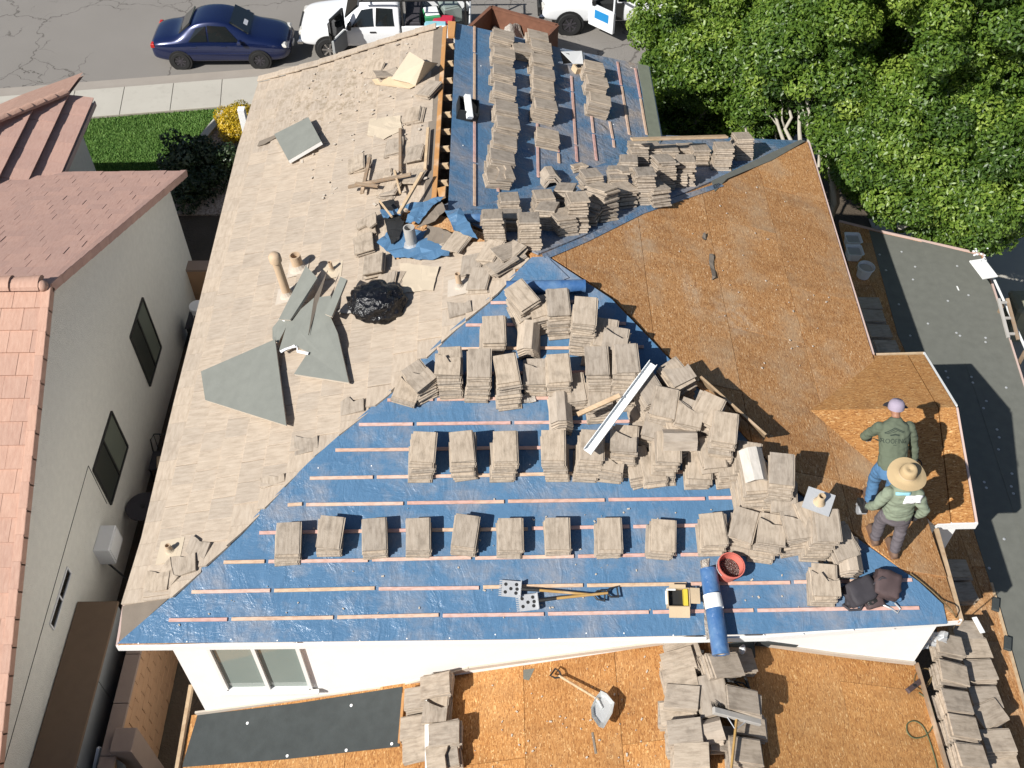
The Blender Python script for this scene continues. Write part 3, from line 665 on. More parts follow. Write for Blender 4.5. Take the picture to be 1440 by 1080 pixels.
def rowof(P, items, desc, group, start=0, **kw):
    for i, it in enumerate(items):
        px, py, n, rot = it[:4]; ex = dict(kw); ex.update(it[4] if len(it) > 4 else {})
        lab = ex.pop('label', None) or f'{WORDS[i]} stack from the left {desc}'
        stack(P, px, py, n, lab, group, rot, **ex)
# F: the front row
GF = 'roof tile stacks on the blue front slope'
rowof(PF, [(404.5, 757, 10, 1.5), (464, 748, 11, -1), (526, 751, 10, 3), (587, 750, 10, 0), (655, 746, 11, -7), (719, 751, 10, 1), (785, 749, 10, 0), (856, 752, 9, -1), (932, 753, 10, -8)], 'in the lowest row of nine tan tile stacks', GF, drift=(-.004, -.010))
rowof(PF, [(1004, 744, 11, 0), (1046, 737, 11, -17), (1086, 740, 14, -12, dict(kind='broken')), (1121, 733, 16, 6, dict(kind='broken')), (1162, 738, 19, -4)], 'in the cluster above the red bucket', GF, drift=(-.003, -.010))
# the third row
rowof(PF, [(595, 629, 14, 0), (649, 627, 15, 1), (712, 626, 15, 0), (776, 627, 14, -2)], 'in the middle row of four tan tile stacks', GF, drift=(-.001, -.016))
for a in ((832, 628, 15, 'tan tile stack under the low end of the white metal channel', -4, {}), (880, 613, 14, 'stack with a broken top tile right of the white channel', -6, dict(kind='broken')),
          (897, 650, 6, 'low leaning tile stack in front of the broken topped stack', 10, {}), (938, 626, 14, 'stack carrying a folded ridge tile, middle of the cluster', 0, dict(cap=('tan', .16, .06, 88))),
          (983, 652, 7, 'low stack in front of the ridge tile carrier', -4, {}), (1019, 600, 21, 'tall stack beside the wood strip on the right hip', -10, {}), (1026, 649, 8, 'low stack below the tall one by the hip', 4, {}),
          (1064, 668, 18, 'stack topped by a pale ridge tile near the right hip', 2, dict(cap=('pale', -.02, .12, 3))), (1101, 661, 22, 'last stack on the right of the upper cluster, beside bare boards', -8, {}),
          (1048, 690, 5, 'low pile below the stack with the pale ridge tile', 6, {})):
    stack(PF, a[0], a[1], a[2], a[3], GF, a[4], drift=(-.002, -.014), **a[5])
# the second row up
for a in ((588, 524, 9, 'slumped pile at the left end of the upper tile row', 24, dict(kind='broken', lean=2.0, loose=2)), (574, 543, 4, 'low heap of slipped tiles before the slumped pile', -20, dict(kind='broken', loose=2)),
          (629, 503, 15, 'tall stack right of the slumped pile, upper row', 1, dict(kind='broken')), (674, 510, 14, 'stack in the upper row left of the cracked one', -2, {}), (713, 518, 13, 'stack in upper row beside the small clear plastic wad', 7, {}),
          (784, 518, 14, 'stack in the upper row behind the ridge tile pile', 1, {}), (840, 505, 18, 'left stack of the tall pair in the upper row', -1, {}), (879, 502, 20, 'right stack of the tall pair in the upper row', -3, {}),
          (912, 545, 16, 'leaning tile stack crossed by the white channel', 20, dict(loose=1.5)), (936, 563, 18, 'fanned stack with dark gaps right of the white channel', -14, dict(loose=1.5)), (973, 577, 18, 'stack of upright broken tiles against the hip', -20, dict(kind='broken', loose=2)),
          (843, 552, 9, 'low stack in front of the tall pair', 4, {}), (905, 585, 7, 'low pile under the white channel', 14, dict(kind='broken'))):
    stack(PF, a[0], a[1], a[2], a[3], GF, a[4], drift=(-.001, -.016), **a[5])
for x, y, n, r, lab in ((955, 600, 14, 12, 'stack wedged behind the ridge tile carrier'), (925, 594, 13, -18, 'stack of askew tiles right of the white channel middle'), (1000, 634, 12, 8, 'stack wedged between the tall one and the ridge tile'), (1050, 640, 12, -6, 'stack wedged behind the pale ridge tile'), (950, 520, 15, 30, 'stack leaning by the top of the white channel'), (996, 572, 18, -28, 'stack of split tiles by the wood strip'), (860, 640, 9, -12, 'askew stack left of the low leaning one'), (920, 655, 6, 5, 'low pile between the leaning one and the ridge tile carrier'), (1070, 704, 8, -8, 'pile under the pale ridge tile near the lower cluster'), (1106, 700, 14, -5, 'stack filling the gap left of the metal flashing plate'), (1140, 724, 16, 14, 'slanted stack just under the metal flashing plate'), (1185, 760, 10, 20, 'stack behind the pale ridge tiles on the hip'), (760, 430, 9, 14, 'stack squeezed between the twisted one and the blue roll'), (850, 470, 12, -10, 'stack under the stepped broken tile'), (806, 545, 8, 6, 'low stack beside the nested ridge tiles'), (755, 520, 9, -4, 'stack half hidden beside the clear plastic wad')):
    stack(PF, x, y, n, lab, GF, r, drift=(-.002, -.008), kind='broken' if n % 2 else 'flat', jit=.02, loose=1.2)
stack(PF, 789, 570, 6, 'pile of nested ridge tiles beside the wooden stick', GF, 3, kind='ridge', drift=(.002, -.02), jit=.004)
stack(PF, 743, 470, 5, 'small pile of nested ridge tiles in the top rows', GF, -3, kind='ridge', drift=(0, -.02), jit=.004)
for a in ((694, 462, 9, 'leftmost stack of the high rows, alone on the blue felt', 0, {}), (734, 414, 13, 'stack with a twisted top tile below the roof peak', 20, dict(lean=1.2)), (785, 423, 13, 'stack in front of the blue roll near the peak', 2, {}),
          (823, 437, 20, 'tall stack right of the blue roll near the peak', -8, {}), (867, 474, 16, 'stepped broken tile leaning at the edge of the bare boards', -14, dict(kind='broken'))):
    stack(PF, a[0], a[1], a[2], a[3], GF, a[4], drift=(-.001, -.014), **a[5])
stack(PF, 1162, 812, 10, 'lone stack beside the tool bags at the low right corner', GF, -2, drift=(-.004, -.012), kind='broken')
stack(PF, 1197, 779, 6, 'pile of pale ridge tiles above the tool bags', GF, 2, kind='ridge', drift=(-.003, -.012))
# B: columns on the far blue plane
GB = 'roof tile stacks on the far blue slope'
def column(P, items, desc, group, **kw):
    n = len(items)
    for i, it in enumerate(items):
        px, py, k, rot = it[:4]; ex = dict(kw); ex.update(it[4] if len(it) > 4 else {})
        stack(P, px, py, k, f'{WORDS[i]} stack from the street {desc}', group, rot, **ex)
column(PB, [(708, 47, 8, 0), (709, 73, 8, 2), (710, 99, 8, 0), (711, 124, 8, -2), (713, 149, 8, 0), (714, 172, 8, 1), (712, 196, 8, -2), (707, 219, 8, 4), (703, 241, 7, 12, dict(kind='broken', loose=2))], 'in the left column on the far blue slope', GB, drift=(-.010, .002))
column(PB, [(757, 49, 7, 0), (762, 63, 8, 0), (763, 82, 8, 1), (765, 101, 8, 0), (766, 121, 8, -1), (768, 146, 9, 1), (772, 188, 6, 2)], 'in the middle column on the far blue slope', GB, drift=(-.010, .002))
stack(PB, 735, 66, 6, 'small stack squeezed between the two long columns', GB, 4, drift=(-.008, 0))
column(PB, [(836, 92, 8, 3), (840, 112, 8, 2), (844, 138, 11, 1)], 'in the short right column on the far blue slope', GB, drift=(-.010, .002))
# N: the crowded back slope and valley
GN = 'roof tile stacks in the valley behind the peak'
for a in ((1046, 190, 12, 'far right stack at the end of the valley row', 4, {}), (1019, 204, 12, 'stack left of the far right one, valley row', -3, {}), (985, 206, 9, 'stack under the right end of the long pale plank', 2, {}), (941, 207, 8, 'stack under the middle of the long pale plank', 0, {}),
          (899, 202, 11, 'stack under the left end of the long pale plank', 3, dict(kind='broken')), (966, 222, 13, 'stack in front of the plank, right one of two', -6, {}), (934, 222, 15, 'stack in front of the plank, left one of two', 10, {}),
          (906, 240, 16, 'tall stack with loose edges in the middle of the valley', 2, dict(loose=1)), (870, 238, 12, 'stack left of the tall loose edged one', 0, dict(kind='broken')), (848, 262, 14, 'dark fanned stack leaning in the valley', 25, dict(lean=1.5, loose=1.5)),
          (812, 276, 15, 'valley stack whose tiles lean to the right', 4, dict(loose=1)), (766, 272, 11, 'stack behind the big one by the hip line', 6, {}), (770, 289, 10, 'stack touching the big one by the hip line', -12, {}), (744, 305, 13, 'biggest stack by the hip line, edges toward the garden', 2, {}),
          (693, 301, 12, 'leftmost stack on the back slope, beside the blue roll', 0, {}), (718, 276, 8, 'small stack behind the leftmost one', 5, {}), (830, 290, 8, 'low stack before the fanned one', -18, dict(kind='broken', loose=1)), (877, 262, 9, 'low stack in shade of the fanned one', 14, dict(loose=1))):
    stack(PN, a[0], a[1], a[2], a[3], GN, a[4], pitch=.034, drift=(.001, .006), jit=.012, **a[5])
for x, y, n, r, lab in ((795, 262, 10, -14, 'stack behind the one whose tiles lean right'), (832, 243, 9, 12, 'stack behind the dark fanned one'), (884, 222, 9, -6, 'stack behind the left one of the two before the plank'), (922, 260, 9, 16, 'low stack before the tall loose edged one'), (790, 300, 9, 22, 'askew stack right of the biggest one by the hip line'), (918, 204, 8, 5, 'short stack half under the pale plank'), (955, 238, 8, -12, 'low stack below the two before the plank'), (965, 205, 7, 4, 'low stack behind the right one before the plank'), (720, 300, 7, -5, 'low stack between the leftmost and the biggest one')):
    stack(PN, x, y, n, lab, GN, r, pitch=.034, drift=(.001, .006), jit=.014, loose=.8)
stack(PN, 774, 240, 4, 'pile of nested ridge tiles in the valley', GN, 8, kind='ridge', drift=(0, .012), jit=.004)
stack(PN, 815, 233, 3, 'heap of crumbled mortar and tile bits in the valley', GN, 30, kind='broken', loose=5, jit=.04, sc=.8)
# W: piles on the old roof
GW = 'piles of loose tiles on the old tan roof'
PW_T = Plane(PW.at(0, 0, .035), PW.n)
for a in ((524, 369, 5, 'stack left of the bare patch round the grey pipe', -90, dict(loose=1)), (688, 350, 4, 'leaning tiles with dark gaps just left of the peak', 60, dict(loose=6)), (715, 352, 4, 'loose tiles resting on the left hip near the peak', 40, dict(loose=6)), (660, 372, 2, 'two flat tiles right of the bare patch', 84, {}),
          (536, 245, 3, 'small pile under crossed sticks on the old roof', 84, dict(kind='broken', loose=3)), (602, 122, 3, 'pile of tiles below the folded paper sheet', 55, {}), (524, 97, 2, 'two tiles standing by the folded paper sheet', 70, dict(loose=9)), (543, 103, 2, 'two upright tiles left of the folded paper sheet', 20, dict(loose=12)),
          (515, 315, 4, 'dark sided pile at the edge of the black opening', -80, dict(kind='broken', loose=4)), (553, 205, 2, 'flat tiles lying near the ridge felt', 88, {}), (579, 160, 2, 'flat tiles lying below the paper sheet by the felt', 87, {})):
    stack(PW_T, a[0], a[1], a[2], a[3], GW, a[4], drift=(.004, -.006), jit=.02, pitch=.033, **a[5])
for x, y, n, r, lab in ((545, 262, 3, 70, 'tiles slid down beside the slanted stick'), (512, 338, 3, -85, 'broken tiles left of the crumpled blue felt'), (545, 395, 2, 80, 'tile under the corner of the pale plate'), (640, 335, 3, 50, 'loose tiles right of the dark felt flap'), (668, 392, 2, 86, 'flat tile beside the slim tan pipe'), (700, 368, 3, 35, 'loose tiles lowest before the peak'), (500, 230, 2, 88, 'flat lifted tile left of the sticks'), (586, 215, 2, 88, 'flat lifted tile by the upright grey stick'), (580, 245, 2, 86, 'flat lifted tile below the upright grey stick')):
    stack(PW_T, x, y, n, lab, GW, r, drift=(.006, -.008), jit=.035, pitch=.036, loose=4, tj=9)
# cut pieces along the left hip
GH = 'cut tile pieces along the left hip'
hipp = [(232, 815, 30, 'cut tile by the lowest end of the left hip'), (252, 806, -15, 'upturned cut tile above the lowest hip piece'), (268, 792, 40, 'cut tile with a dark gap near the small tan pipe'), (290, 770, 10, 'loose cut tile low on the left hip'), (340, 722, 35, 'cut tile a third of the way up the hip'), (366, 700, 30, 'cut tile next above, hip edge'), (392, 668, 40, 'cut tile standing proud on the hip edge'), (440, 622, 35, 'broken tile at the middle of the left hip'), (470, 596, 38, 'broken tile just above the middle of the hip'), (505, 568, 33, 'broken tile on the hip by the upper battens'), (610, 472, 38, 'cut tile beside the leftmost high stack'), (655, 432, 36, 'cut tile high on the left hip'), (690, 402, 34, 'last cut tile below the peak on the left hip')]
for x, y, r, lab in hipp[:4] + hipp[6:8] + hipp[9:13:2]:
    P = PW_T.hit(x - 9, y - 4, .0); rnd = random.Random(x)
    o = bpy.data.objects.new('cut_tile', rnd.choice(BROKEN)); COL.objects.link(o)
    o.matrix_world = PW.frame(P + PW.n * .012, math.radians(r + 60)) @ Matrix.Rotation(math.radians(rnd.uniform(4, 12)), 4, 'X'); tag(o, lab, 'roof tile', GH)
# patio ridge: tiles laid along both sides
GP = 'tile stacks along the patio roof ridge'
for a in ((960, 912, 5, 'tile pile on the patio ridge left of the blue roll', 8, {}), (957, 930, 6, 'pile below the dark stick on the patio ridge', 10, {}), (955, 952, 6, 'pile with dark crack on the patio ridge left side', 5, {}), (960, 980, 7, 'pile of slanted tiles before the pale tile, patio ridge', -14, {}), (950, 1000, 5, 'lower pile before the slanted one on the patio ridge', -4, {}),
          (963, 1027, 8, 'pile left of the nested ridge tiles, patio ridge', -2, {}), (972, 1062, 8, 'lowest pile of the patio ridge at the picture edge', -8, {})):
    stack(PL, a[0], a[1], a[2], a[3], GP, a[4] + 0, drift=(-.004, -.006), jit=.012, **a[5])
for a in ((1020, 935, 6, 'pile under the end of the blue roll on the patio', 12, {}), (1042, 928, 7, 'grey pile with a small plastic jug on top', 6, {}), (1046, 985, 6, 'pile under the pliers on the patio ridge', -8, {}), (1058, 1020, 5, 'pile behind the broom head', -6, {}), (1050, 1058, 8, 'pile below the broom on the right of the ridge', -4, {}), (1020, 1040, 4, 'dark gapped pile beside the broom handle', 6, {})):
    stack(PR, a[0], a[1], a[2], a[3], GP, a[4], drift=(.003, -.006), jit=.012, **a[5])
stack(PL, 990, 1026, 5, 'nested pale ridge tiles down the middle of the patio ridge', GP, 4, kind='ridge', drift=(0, -.012), jit=.004)
o = stack(PL, 1000, 975, 2, 'wide pale tile bridging the patio ridge', GP, -82, drift=(0, 0), base=.2, sc=1.25)
GQ = 'tile stacks along the left edge of the patio boards'
for a in ((612, 961, 8, 'slanted tile pile against the white wall, left patio row', -10, dict(lean=1)), (612, 992, 6, 'narrow pile with upright pieces, left patio row', 88, dict(kind='broken', loose=3)), (590, 980, 4, 'grey tiles beside the black felt corner', 4, {}), (584, 1020, 4, 'long grey tiles left of the white strip', 2, {}), (586, 1052, 4, 'lower grey tiles left of the white strip', 3, {}), (624, 1030, 7, 'square pile below the narrow one, left patio row', 0, {}), (622, 1062, 6, 'lowest pile of the left patio row', 8, dict(kind='broken'))):
    stack(PL, a[0], a[1], a[2], a[3], GQ, a[4], drift=(-.003, -.006), jit=.012, **a[5])
# the right hand row on the lean-to edge
GR = 'tile stacks along the lean-to edge at the right'
rowr = [(1362, 885, 10, -4), (1372, 911, 10, 0), (1379, 942, 11, 2), (1386, 978, 11, 4), (1393, 1003, 12, 28), (1405, 1042, 12, 3), (1412, 1078, 10, 2)]
labs = ['stack nearest the white fascia end, right hand row', 'flat stack second from the fascia, right hand row', 'neat square stack third from the fascia, right hand row', 'stack behind the turned tile, right hand row', 'stack with a turned top tile, right hand row', 'stack just below the turned tile, right hand row', 'stack at the bottom corner, right hand row']
for (x, y, n, r), lab in zip(rowr, labs): stack(PG, x, y, n, lab, GR, r, drift=(-.010, .002), jit=.008, loose=.3)
for k, (x, y, n, r, lab) in enumerate(((1338, 905, 7, 88, 'narrow pile left of the fascia end stack'), (1342, 945, 7, 86, 'long narrow pile beside the neat square stack'), (1348, 985, 8, 92, 'narrow pile beside the turned tile stack'), (1358, 1022, 8, 88, 'narrow pile left of the lowest right stacks'), (1368, 1062, 8, 88, 'narrow pile at the bottom edge of the right row'))):
    stack(PR, x, y, n, lab, GR, r - 90, drift=(-.006, .002), jit=.01)
GS = 'shaded tile stacks on the boards under the right eave'
for x, y, lab in ((1222, 425, 'first shaded stack from the round bucket under the eave'), (1229, 443, 'second shaded stack from the round bucket under the eave'), (1237, 465, 'third shaded stack from the round bucket under the eave'), (1246, 487, 'last shaded stack before the small gable')):
    stack(PG, x, y, 6, lab, GS, 0, drift=(-.004, 0))
for x, y, lab in ((1345, 800, 'shaded stack just below the small gable'), (1352, 830, 'shaded stack at the corner by the white fascia')):
    stack(PG, x, y, 6, lab, GS, 2, drift=(-.004, 0))
# ------------------------------------------------------------------ things lying on the roof
from mathutils import noise as mn
def sheet_thing(name, P, pts, h, th, mat, label, cat, group=None, edge=None):
    q = [P.hit(x, y, h) for x, y in pts]
    if not isinstance(th, (list, tuple)): th = (th,)
    return tag(crumple(name, P, q, th[0], mat), label, cat, group)
def crumple(name, P, q, th, mat, amp=None, cuts=3):
    bm_ = bmesh.new(); bm_.faces.new([bm_.verts.new(k) for k in q]); bmesh.ops.triangulate(bm_, faces=bm_.faces[:])
    for _ in range(cuts): bmesh.ops.subdivide_edges(bm_, edges=[e for e in bm_.edges if e.calc_length() > .06], cuts=1)
    bmesh.ops.triangulate(bm_, faces=bm_.faces[:]); bm_.verts.index_update(); amp = amp or (.045 if mat == 'blue_roll' else .02 if mat in ('felt_brown', 'plastic_dark', 'clear_plastic') else .012); m = MB()
    vs = [v.co + P.n * amp * (1.2 + 1.4 * mn.noise(v.co * 5.5) + .8 * mn.noise(v.co * 14)) + (P.u * mn.noise(v.co * 9) + P.v * mn.noise(v.co * 9 + V((5, 5, 5)))) * .02 for v in bm_.verts]
    fs = [tuple(v.index for v in f.verts) for f in bm_.faces]; n = len(vs); m.add(vs, fs); m.add([k - P.n * .004 for k in vs], [f[::-1] for f in fs]); bm_.free()
    c = sum(q, V()) / len(q); return m.build(name, M[mat], None, loc=c, uvp=P)
def flatp(name, P, a, b, w, th, h, mat, label, cat='board', group=None, h2=None):
    p, q = P.hit(*a, h), P.hit(*b, h if h2 is None else h2); m = MB(); m.bar(p, q, w, th, P.n, .003)
    o = m.build(name, M[mat], None, loc=(p + q) / 2); return tag(o, label, cat, group)
# grey roofing boards
def tilted(name, P, pts, hs, th, mat, label, cat, group=None, edge_mat=None):
    q = [P.hit(x, y, h) for (x, y), h in zip(pts, hs)]
    if edge_mat is None:
        m = MB(); m.prism(q, P.n * th); return tag(m.build(name, M[mat], None, loc=sum(q, V()) / len(q)), label, cat, group)
    t = thing(name, label, cat, sum(q, V()) / len(q), group)
    m = MB(); m.prism([k + P.n * (th - .006) for k in q], P.n * .006); m.build('felt_face', M[mat], t)
    m = MB(); m.prism(q, P.n * (th - .006)); m.build('board_core', M[edge_mat], t); return t
gbd = 'torn grey roofing boards'
tilted('roofing_board', PW_T, [(284, 524), (388, 479), (404, 600), (290, 564)], (.03, .10, .08, .03), .03, 'felt_board', 'large grey board lying alone on the left of the old roof', 'roofing board', gbd, 'mortar')
tilted('roofing_board', PW_T, [(443, 421), (467, 418), (465, 445), (476, 470), (492, 540), (415, 528), (435, 497), (413, 487), (394, 495), (407, 452)], (.14, .14, .12, .10, .05, .03, .05, .05, .05, .09), .035, 'felt_board', 'torn grey board with jagged pale break, right of the large one', 'roofing board', gbd, 'mortar')
tilted('roofing_board', PW_T, [(431, 375), (447, 392), (424, 432), (409, 451), (393, 450)], (.26, .26, .16, .15, .14), .02, 'felt_board', 'pointed grey board leaning by the tan vent pipes', 'roofing board', gbd, 'mortar')
tilted('roofing_board', PW_T, [(480, 391), (489, 395), (468, 447), (458, 443)], (.30, .30, .20, .20), .03, 'felt_board', 'narrow grey board standing left of the black trash bag', 'roofing board', gbd, 'mortar')
tilted('roofing_board', PW_T, [(384, 462), (394, 450), (408, 452), (392, 483), (384, 478)], (.05, .09, .10, .05, .05), .02, 'felt_board', 'small grey board piece above the large one', 'roofing board', gbd, 'mortar')
tilted('roofing_board', PW_T, [(461, 381), (442, 420), (434, 472), (446, 432)], (.2, .2, .13, .15), .012, 'felt_brown', 'thin dark sliver of board across the torn one', 'roofing board', gbd)
tilted('roofing_board', PW_T, [(388, 193), (436, 169), (454, 203), (408, 230)], (.03, .08, .10, .04), .07, 'felt_board', 'square grey board with a bright edge near the street end', 'roofing board', gbd, 'white_paint')
tilted('roofing_board', PW_T, [(405, 184), (388, 190), (365, 199), (362, 206), (372, 203)], (.03, .03, .03, .02, .02), .01, 'felt_brown', 'curled brown felt scrap beside the square grey board', 'felt scrap')
for q, lab in (([(394, 494), (402, 490), (414, 485), (416, 489), (404, 493), (396, 498)], 'white torn strip by the jagged break of the grey board'), ([(416, 486), (421, 493), (436, 496), (434, 499), (418, 496)], 'white torn strip right of the jagged break'), ([(466, 452), (470, 462), (475, 480), (472, 483), (466, 466)], 'white torn edge on the right of the grey board'), ([(392, 449), (401, 448), (408, 451), (400, 453)], 'white torn edge above the small grey piece')):
    sheet_thing('torn_edge', PW_T, q, .10, .012, 'cloth_white', lab, 'scrap', 'white torn board edges')
# bare plywood plates
for pts, lab, mt in (([(562, 371), (618, 376), (610, 409), (569, 413)], 'pale plate over the old tiles right of the black trash bag', 'paper'), ([(521, 168), (563, 164), (566, 184), (540, 196), (516, 190)], 'dusty pale sheet lying flat below the tile pile', 'paper')):
    sheet_thing('pale_sheet', PW_T, pts, .005, .012, mt, lab, 'sheet')
# folded paper sheet
pt = thing('paper_sheet', 'folded stiff cream paper sheet tented on the old roof near the ridge', 'paper sheet', PW_T.hit(575, 100))
def quad_part(P, pts, hs, th, name, mat, par):
    m = MB(); m.prism([P.hit(x, y, h) for (x, y), h in zip(pts, hs)], P.n * th); m.build(name, M[mat], par)
quad_part(PW_T, [(576, 73), (597, 86), (576, 117), (550, 111)], (.34, .40, .06, .10), .006, 'panel', 'paper', pt)
quad_part(PW_T, [(597, 86), (616, 89), (584, 121), (576, 117)], (.40, .03, .01, .06), .006, 'panel', 'paper', pt)
quad_part(PW_T, [(523, 112), (550, 108), (586, 120), (576, 125), (528, 119)], (.02, .06, .02, .01, .01), .006, 'panel', 'cardboard', pt)
# sticks and lath
gl = 'loose wooden sticks on the old roof'
for a, b, w, mt, lab, h in (((490, 263), (578, 245), .06, 'lumber_grey', 'long grey stick lying across the others on the old roof', .16), ((509, 272), (520, 222), .06, 'lumber_grey', 'grey stick under the crossed one, left', .10), ((563, 243), (563, 181), .05, 'lumber_grey', 'upright grey stick near the ridge felt', .06), ((598, 238), (602, 180), .05, 'lumber', 'pale stick along the ridge felt', .06), ((561, 300), (594, 243), .06, 'lumber', 'pale slanted stick ending at the blue felt scrap', .22), ((500, 258), (532, 262), .05, 'lumber_grey', 'short grey stick crossing the left pair', .2), ((555, 240), (563, 272), .035, 'lumber', 'thin short pale lath by the felt', .15), ((534, 283), (551, 305), .03, 'lumber', 'thin lath leaning in the black opening', .3)):
    flatp('stick', PW_T, a, b, w, .035, h, mt, lab, 'stick', gl)
# opened valley with felt scraps and pipe
sheet_thing('felt_scrap', PW_T, [(534, 346), (545, 331), (560, 322), (590, 326), (637, 338), (634, 366), (596, 369), (558, 366)], -.02, .03, 'blue_roll', 'crumpled blue felt lying round the grey vent pipe', 'felt scrap')
sheet_thing('felt_scrap', PW_T, [(566, 291), (626, 281), (604, 303), (590, 318), (572, 315), (580, 300)], .06, .012, 'blue_roll', 'folded blue felt strip at the low end of the ridge', 'felt scrap')
sheet_thing('felt_scrap', PW_T, [(622, 285), (627, 298), (612, 312), (586, 322), (602, 306)], .05, .012, 'felt_brown', 'brown felt strip below the end of the ridge', 'felt scrap')
sheet_thing('felt_scrap', PW_T, [(602, 318), (628, 326), (638, 332), (628, 347), (596, 338)], .03, .012, 'felt_brown', 'dark felt flap right of the grey vent pipe', 'felt scrap')
sheet_thing('felt_scrap', PW_T, [(627, 300), (650, 296), (673, 340), (640, 326)], .12, .01, 'blue_roll', 'narrow blue felt tongue before the blue roll', 'felt scrap')
sheet_thing('felt_scrap', PW_T, [(534, 287), (555, 281), (562, 306), (569, 314), (562, 337), (552, 345), (546, 332), (541, 312)], .05, .03, 'plastic_dark', 'black sheet standing for the dark inside of the torn opening, old roof', 'felt scrap')  # not a felt piece: black sheet paints the shade inside the hole
sheet_thing('felt_scrap', PW_T, [(536, 298), (562, 298), (565, 306), (552, 308), (540, 309)], .10, .012, 'blue_roll', 'small blue felt fold over the black opening', 'felt scrap')
def pipe(P, a, b, r, mat, label, name='vent_pipe', base=True, h2=.5, cap=False, bm='mortar'):
    p = P.hit(*a); d = ray(*b).normalized()                     # top of an upright pipe seen at b
    k = P.n * .25 + V((0, 0, .75)); k.normalize()
    # height along k so that the top is seen at b
    w = p - CAM_P; c = k.cross(d); h = -(w.cross(d)).dot(c) / c.dot(c); h = max(.08, min(1.4, h))
    t = thing(name, label, 'vent pipe', p)
    m = MB(); m.lathe(p, [(r, -.03), (r, h), (r * .8, h), (r * .8, h - .12)], 14, k, cap=True); m.build('pipe', M[mat], t, smooth=40)
    if base: m = MB(); m.lathe(p, [(r * 2.0, 0), (r * 1.5, .03), (r * 1.12, .09)], 14, P.n); m.box(p + P.n * .006, (.34, .34, .012), P.frame(p).to_3x3()); m.build('flashing', M[bm], t)
    if cap: m = MB(); m.lathe(p + k * h, [(r * 1.05, -.10), (r * 1.4, -.08), (r * 1.4, .02), (r * .9, .06), (.01, .07)], 14, k); m.build('cap', M[mat], t, smooth=40)
    return t
pipe(PW_T, (580, 347), (579, 319), .085, 'pipe_grey', 'grey vent pipe standing in the crumpled blue felt', bm='tin')
pipe(PW_T, (404, 415), (402, 357), .065, 'pipe_tan', 'tall tan vent pipe with a cap, left of the torn boards', cap=True)
pipe(PW_T, (420, 377), (421, 357), .085, 'pipe_tan', 'short fat tan vent pipe behind the capped one')
pipe(PW_T, (467, 381), (466, 368), .03, 'pipe_tan', 'thin tan pipe on a pale plate beside the torn boards', bm='paper')
pipe(PW_T, (646, 403), (643, 385), .04, 'pipe_tan', 'slim tan pipe alone below the peak')
pipe(PW_T, (240, 775), (235, 767), .035, 'pipe_tan', 'small tan pipe low on the left hip', bm='paper')
# trash bag
tb = thing('trash_bag', 'shiny black trash bag full of debris on the old roof', 'trash bag', PW_T.hit(530, 430))
m = MB(); c = PW_T.hit(530, 425, .17); bm_ = bmesh.new(); bmesh.ops.create_icosphere(bm_, subdivisions=4, radius=1)
from mathutils import noise as mn
vs2 = []
for q in bm_.verts:
    p = q.co.normalized(); r = 1 + .16 * mn.noise(p * 2.2 + V((3, 1, 7))) + .12 * mn.noise(p * 5.5) + .05 * mn.noise(p * 13)
    vs2.append(c + PW.frame(V()).to_3x3() @ V((p.y * .30 * r, p.x * 0, 0)) if False else c + V((p.x * .40 * r, p.y * .36 * r, max(-.16, p.z * .24 * r))))
m.add(vs2, [tuple(v.index for v in f.verts) for f in bm_.faces]); bm_.free(); m.build('bag', M['trash_bag'], tb, smooth=True)
m = MB(); k = PW_T.hit(489, 423, .10); m.tube(k, k + V((.14, .03, .03)), .07, .03, 10); m.build('neck', M['trash_bag'], tb, smooth=True)
sheet_thing('plastic_scrap', PW_T, [(475, 440), (487, 428), (500, 432), (512, 441), (480, 441)], .02, .01, 'pipe_grey', 'grey plastic scrap under the neck of the trash bag', 'scrap')
# small roof vent with white tube on the far blue slope
vb = thing('roof_vent', 'black box vent with a white tube poking from the far blue slope', 'roof vent', PB.hit(657, 160))
P = PB.hit(656, 160); R_ = PB.frame(P).to_3x3()
for dx, dy, sx, sy in ((-.17, 0, .02, .42), (.17, 0, .02, .42), (0, -.2, .36, .02), (0, .2, .36, .02)):
    m = MB(); m.box(P + R_ @ V((dy, dx, .09)), (sy, sx, .18), R_); m.build('side', M['plastic_dark'], vb)
m = MB(); m.box(P + PB.n * .02, (.4, .34, .02), R_); m.build('bottom', M['plastic_dark'], vb)
a, b = PB.hit(661, 166, .12), PB.hit(657, 134, .3); m = MB(); m.bar(a, b, .10, .10, PB.n, .01); m.build('tube', M['white_metal'], vb)
# dust hood and carton near the street end
hd = thing('carton', 'grey white open carton near the street edge of the far blue slope', 'carton', PB.hit(806, 84))
quad_part(PB, [(789, 73), (818, 72), (820, 90), (806, 90)], (.35, .35, .2, .2), .008, 'panel', 'white_paint', hd)
quad_part(PB, [(788, 74), (800, 76), (810, 88), (792, 90)], (.33, .33, .12, .03), .01, 'panel', 'plastic_dark', hd)
quad_part(PB, [(818, 72), (821, 88), (822, 90), (820, 76)], (.35, .2, .02, .02), .008, 'panel', 'white_paint', hd)
c2 = thing('carton', 'small brown carton with a hole between the stacks of the far slope', 'carton', PB.hit(812, 98)); P = PB.hit(812, 97, .06); R_ = PB.frame(P, .5).to_3x3()
m = MB(); m.box(P, (.16, .16, .12), R_, .004); m.build('body', M['cardboard'], c2); m = MB(); m.box(P + R_ @ V((0, 0, .062)), (.09, .09, .004), R_); m.build('opening', M['plastic_dark'], c2)
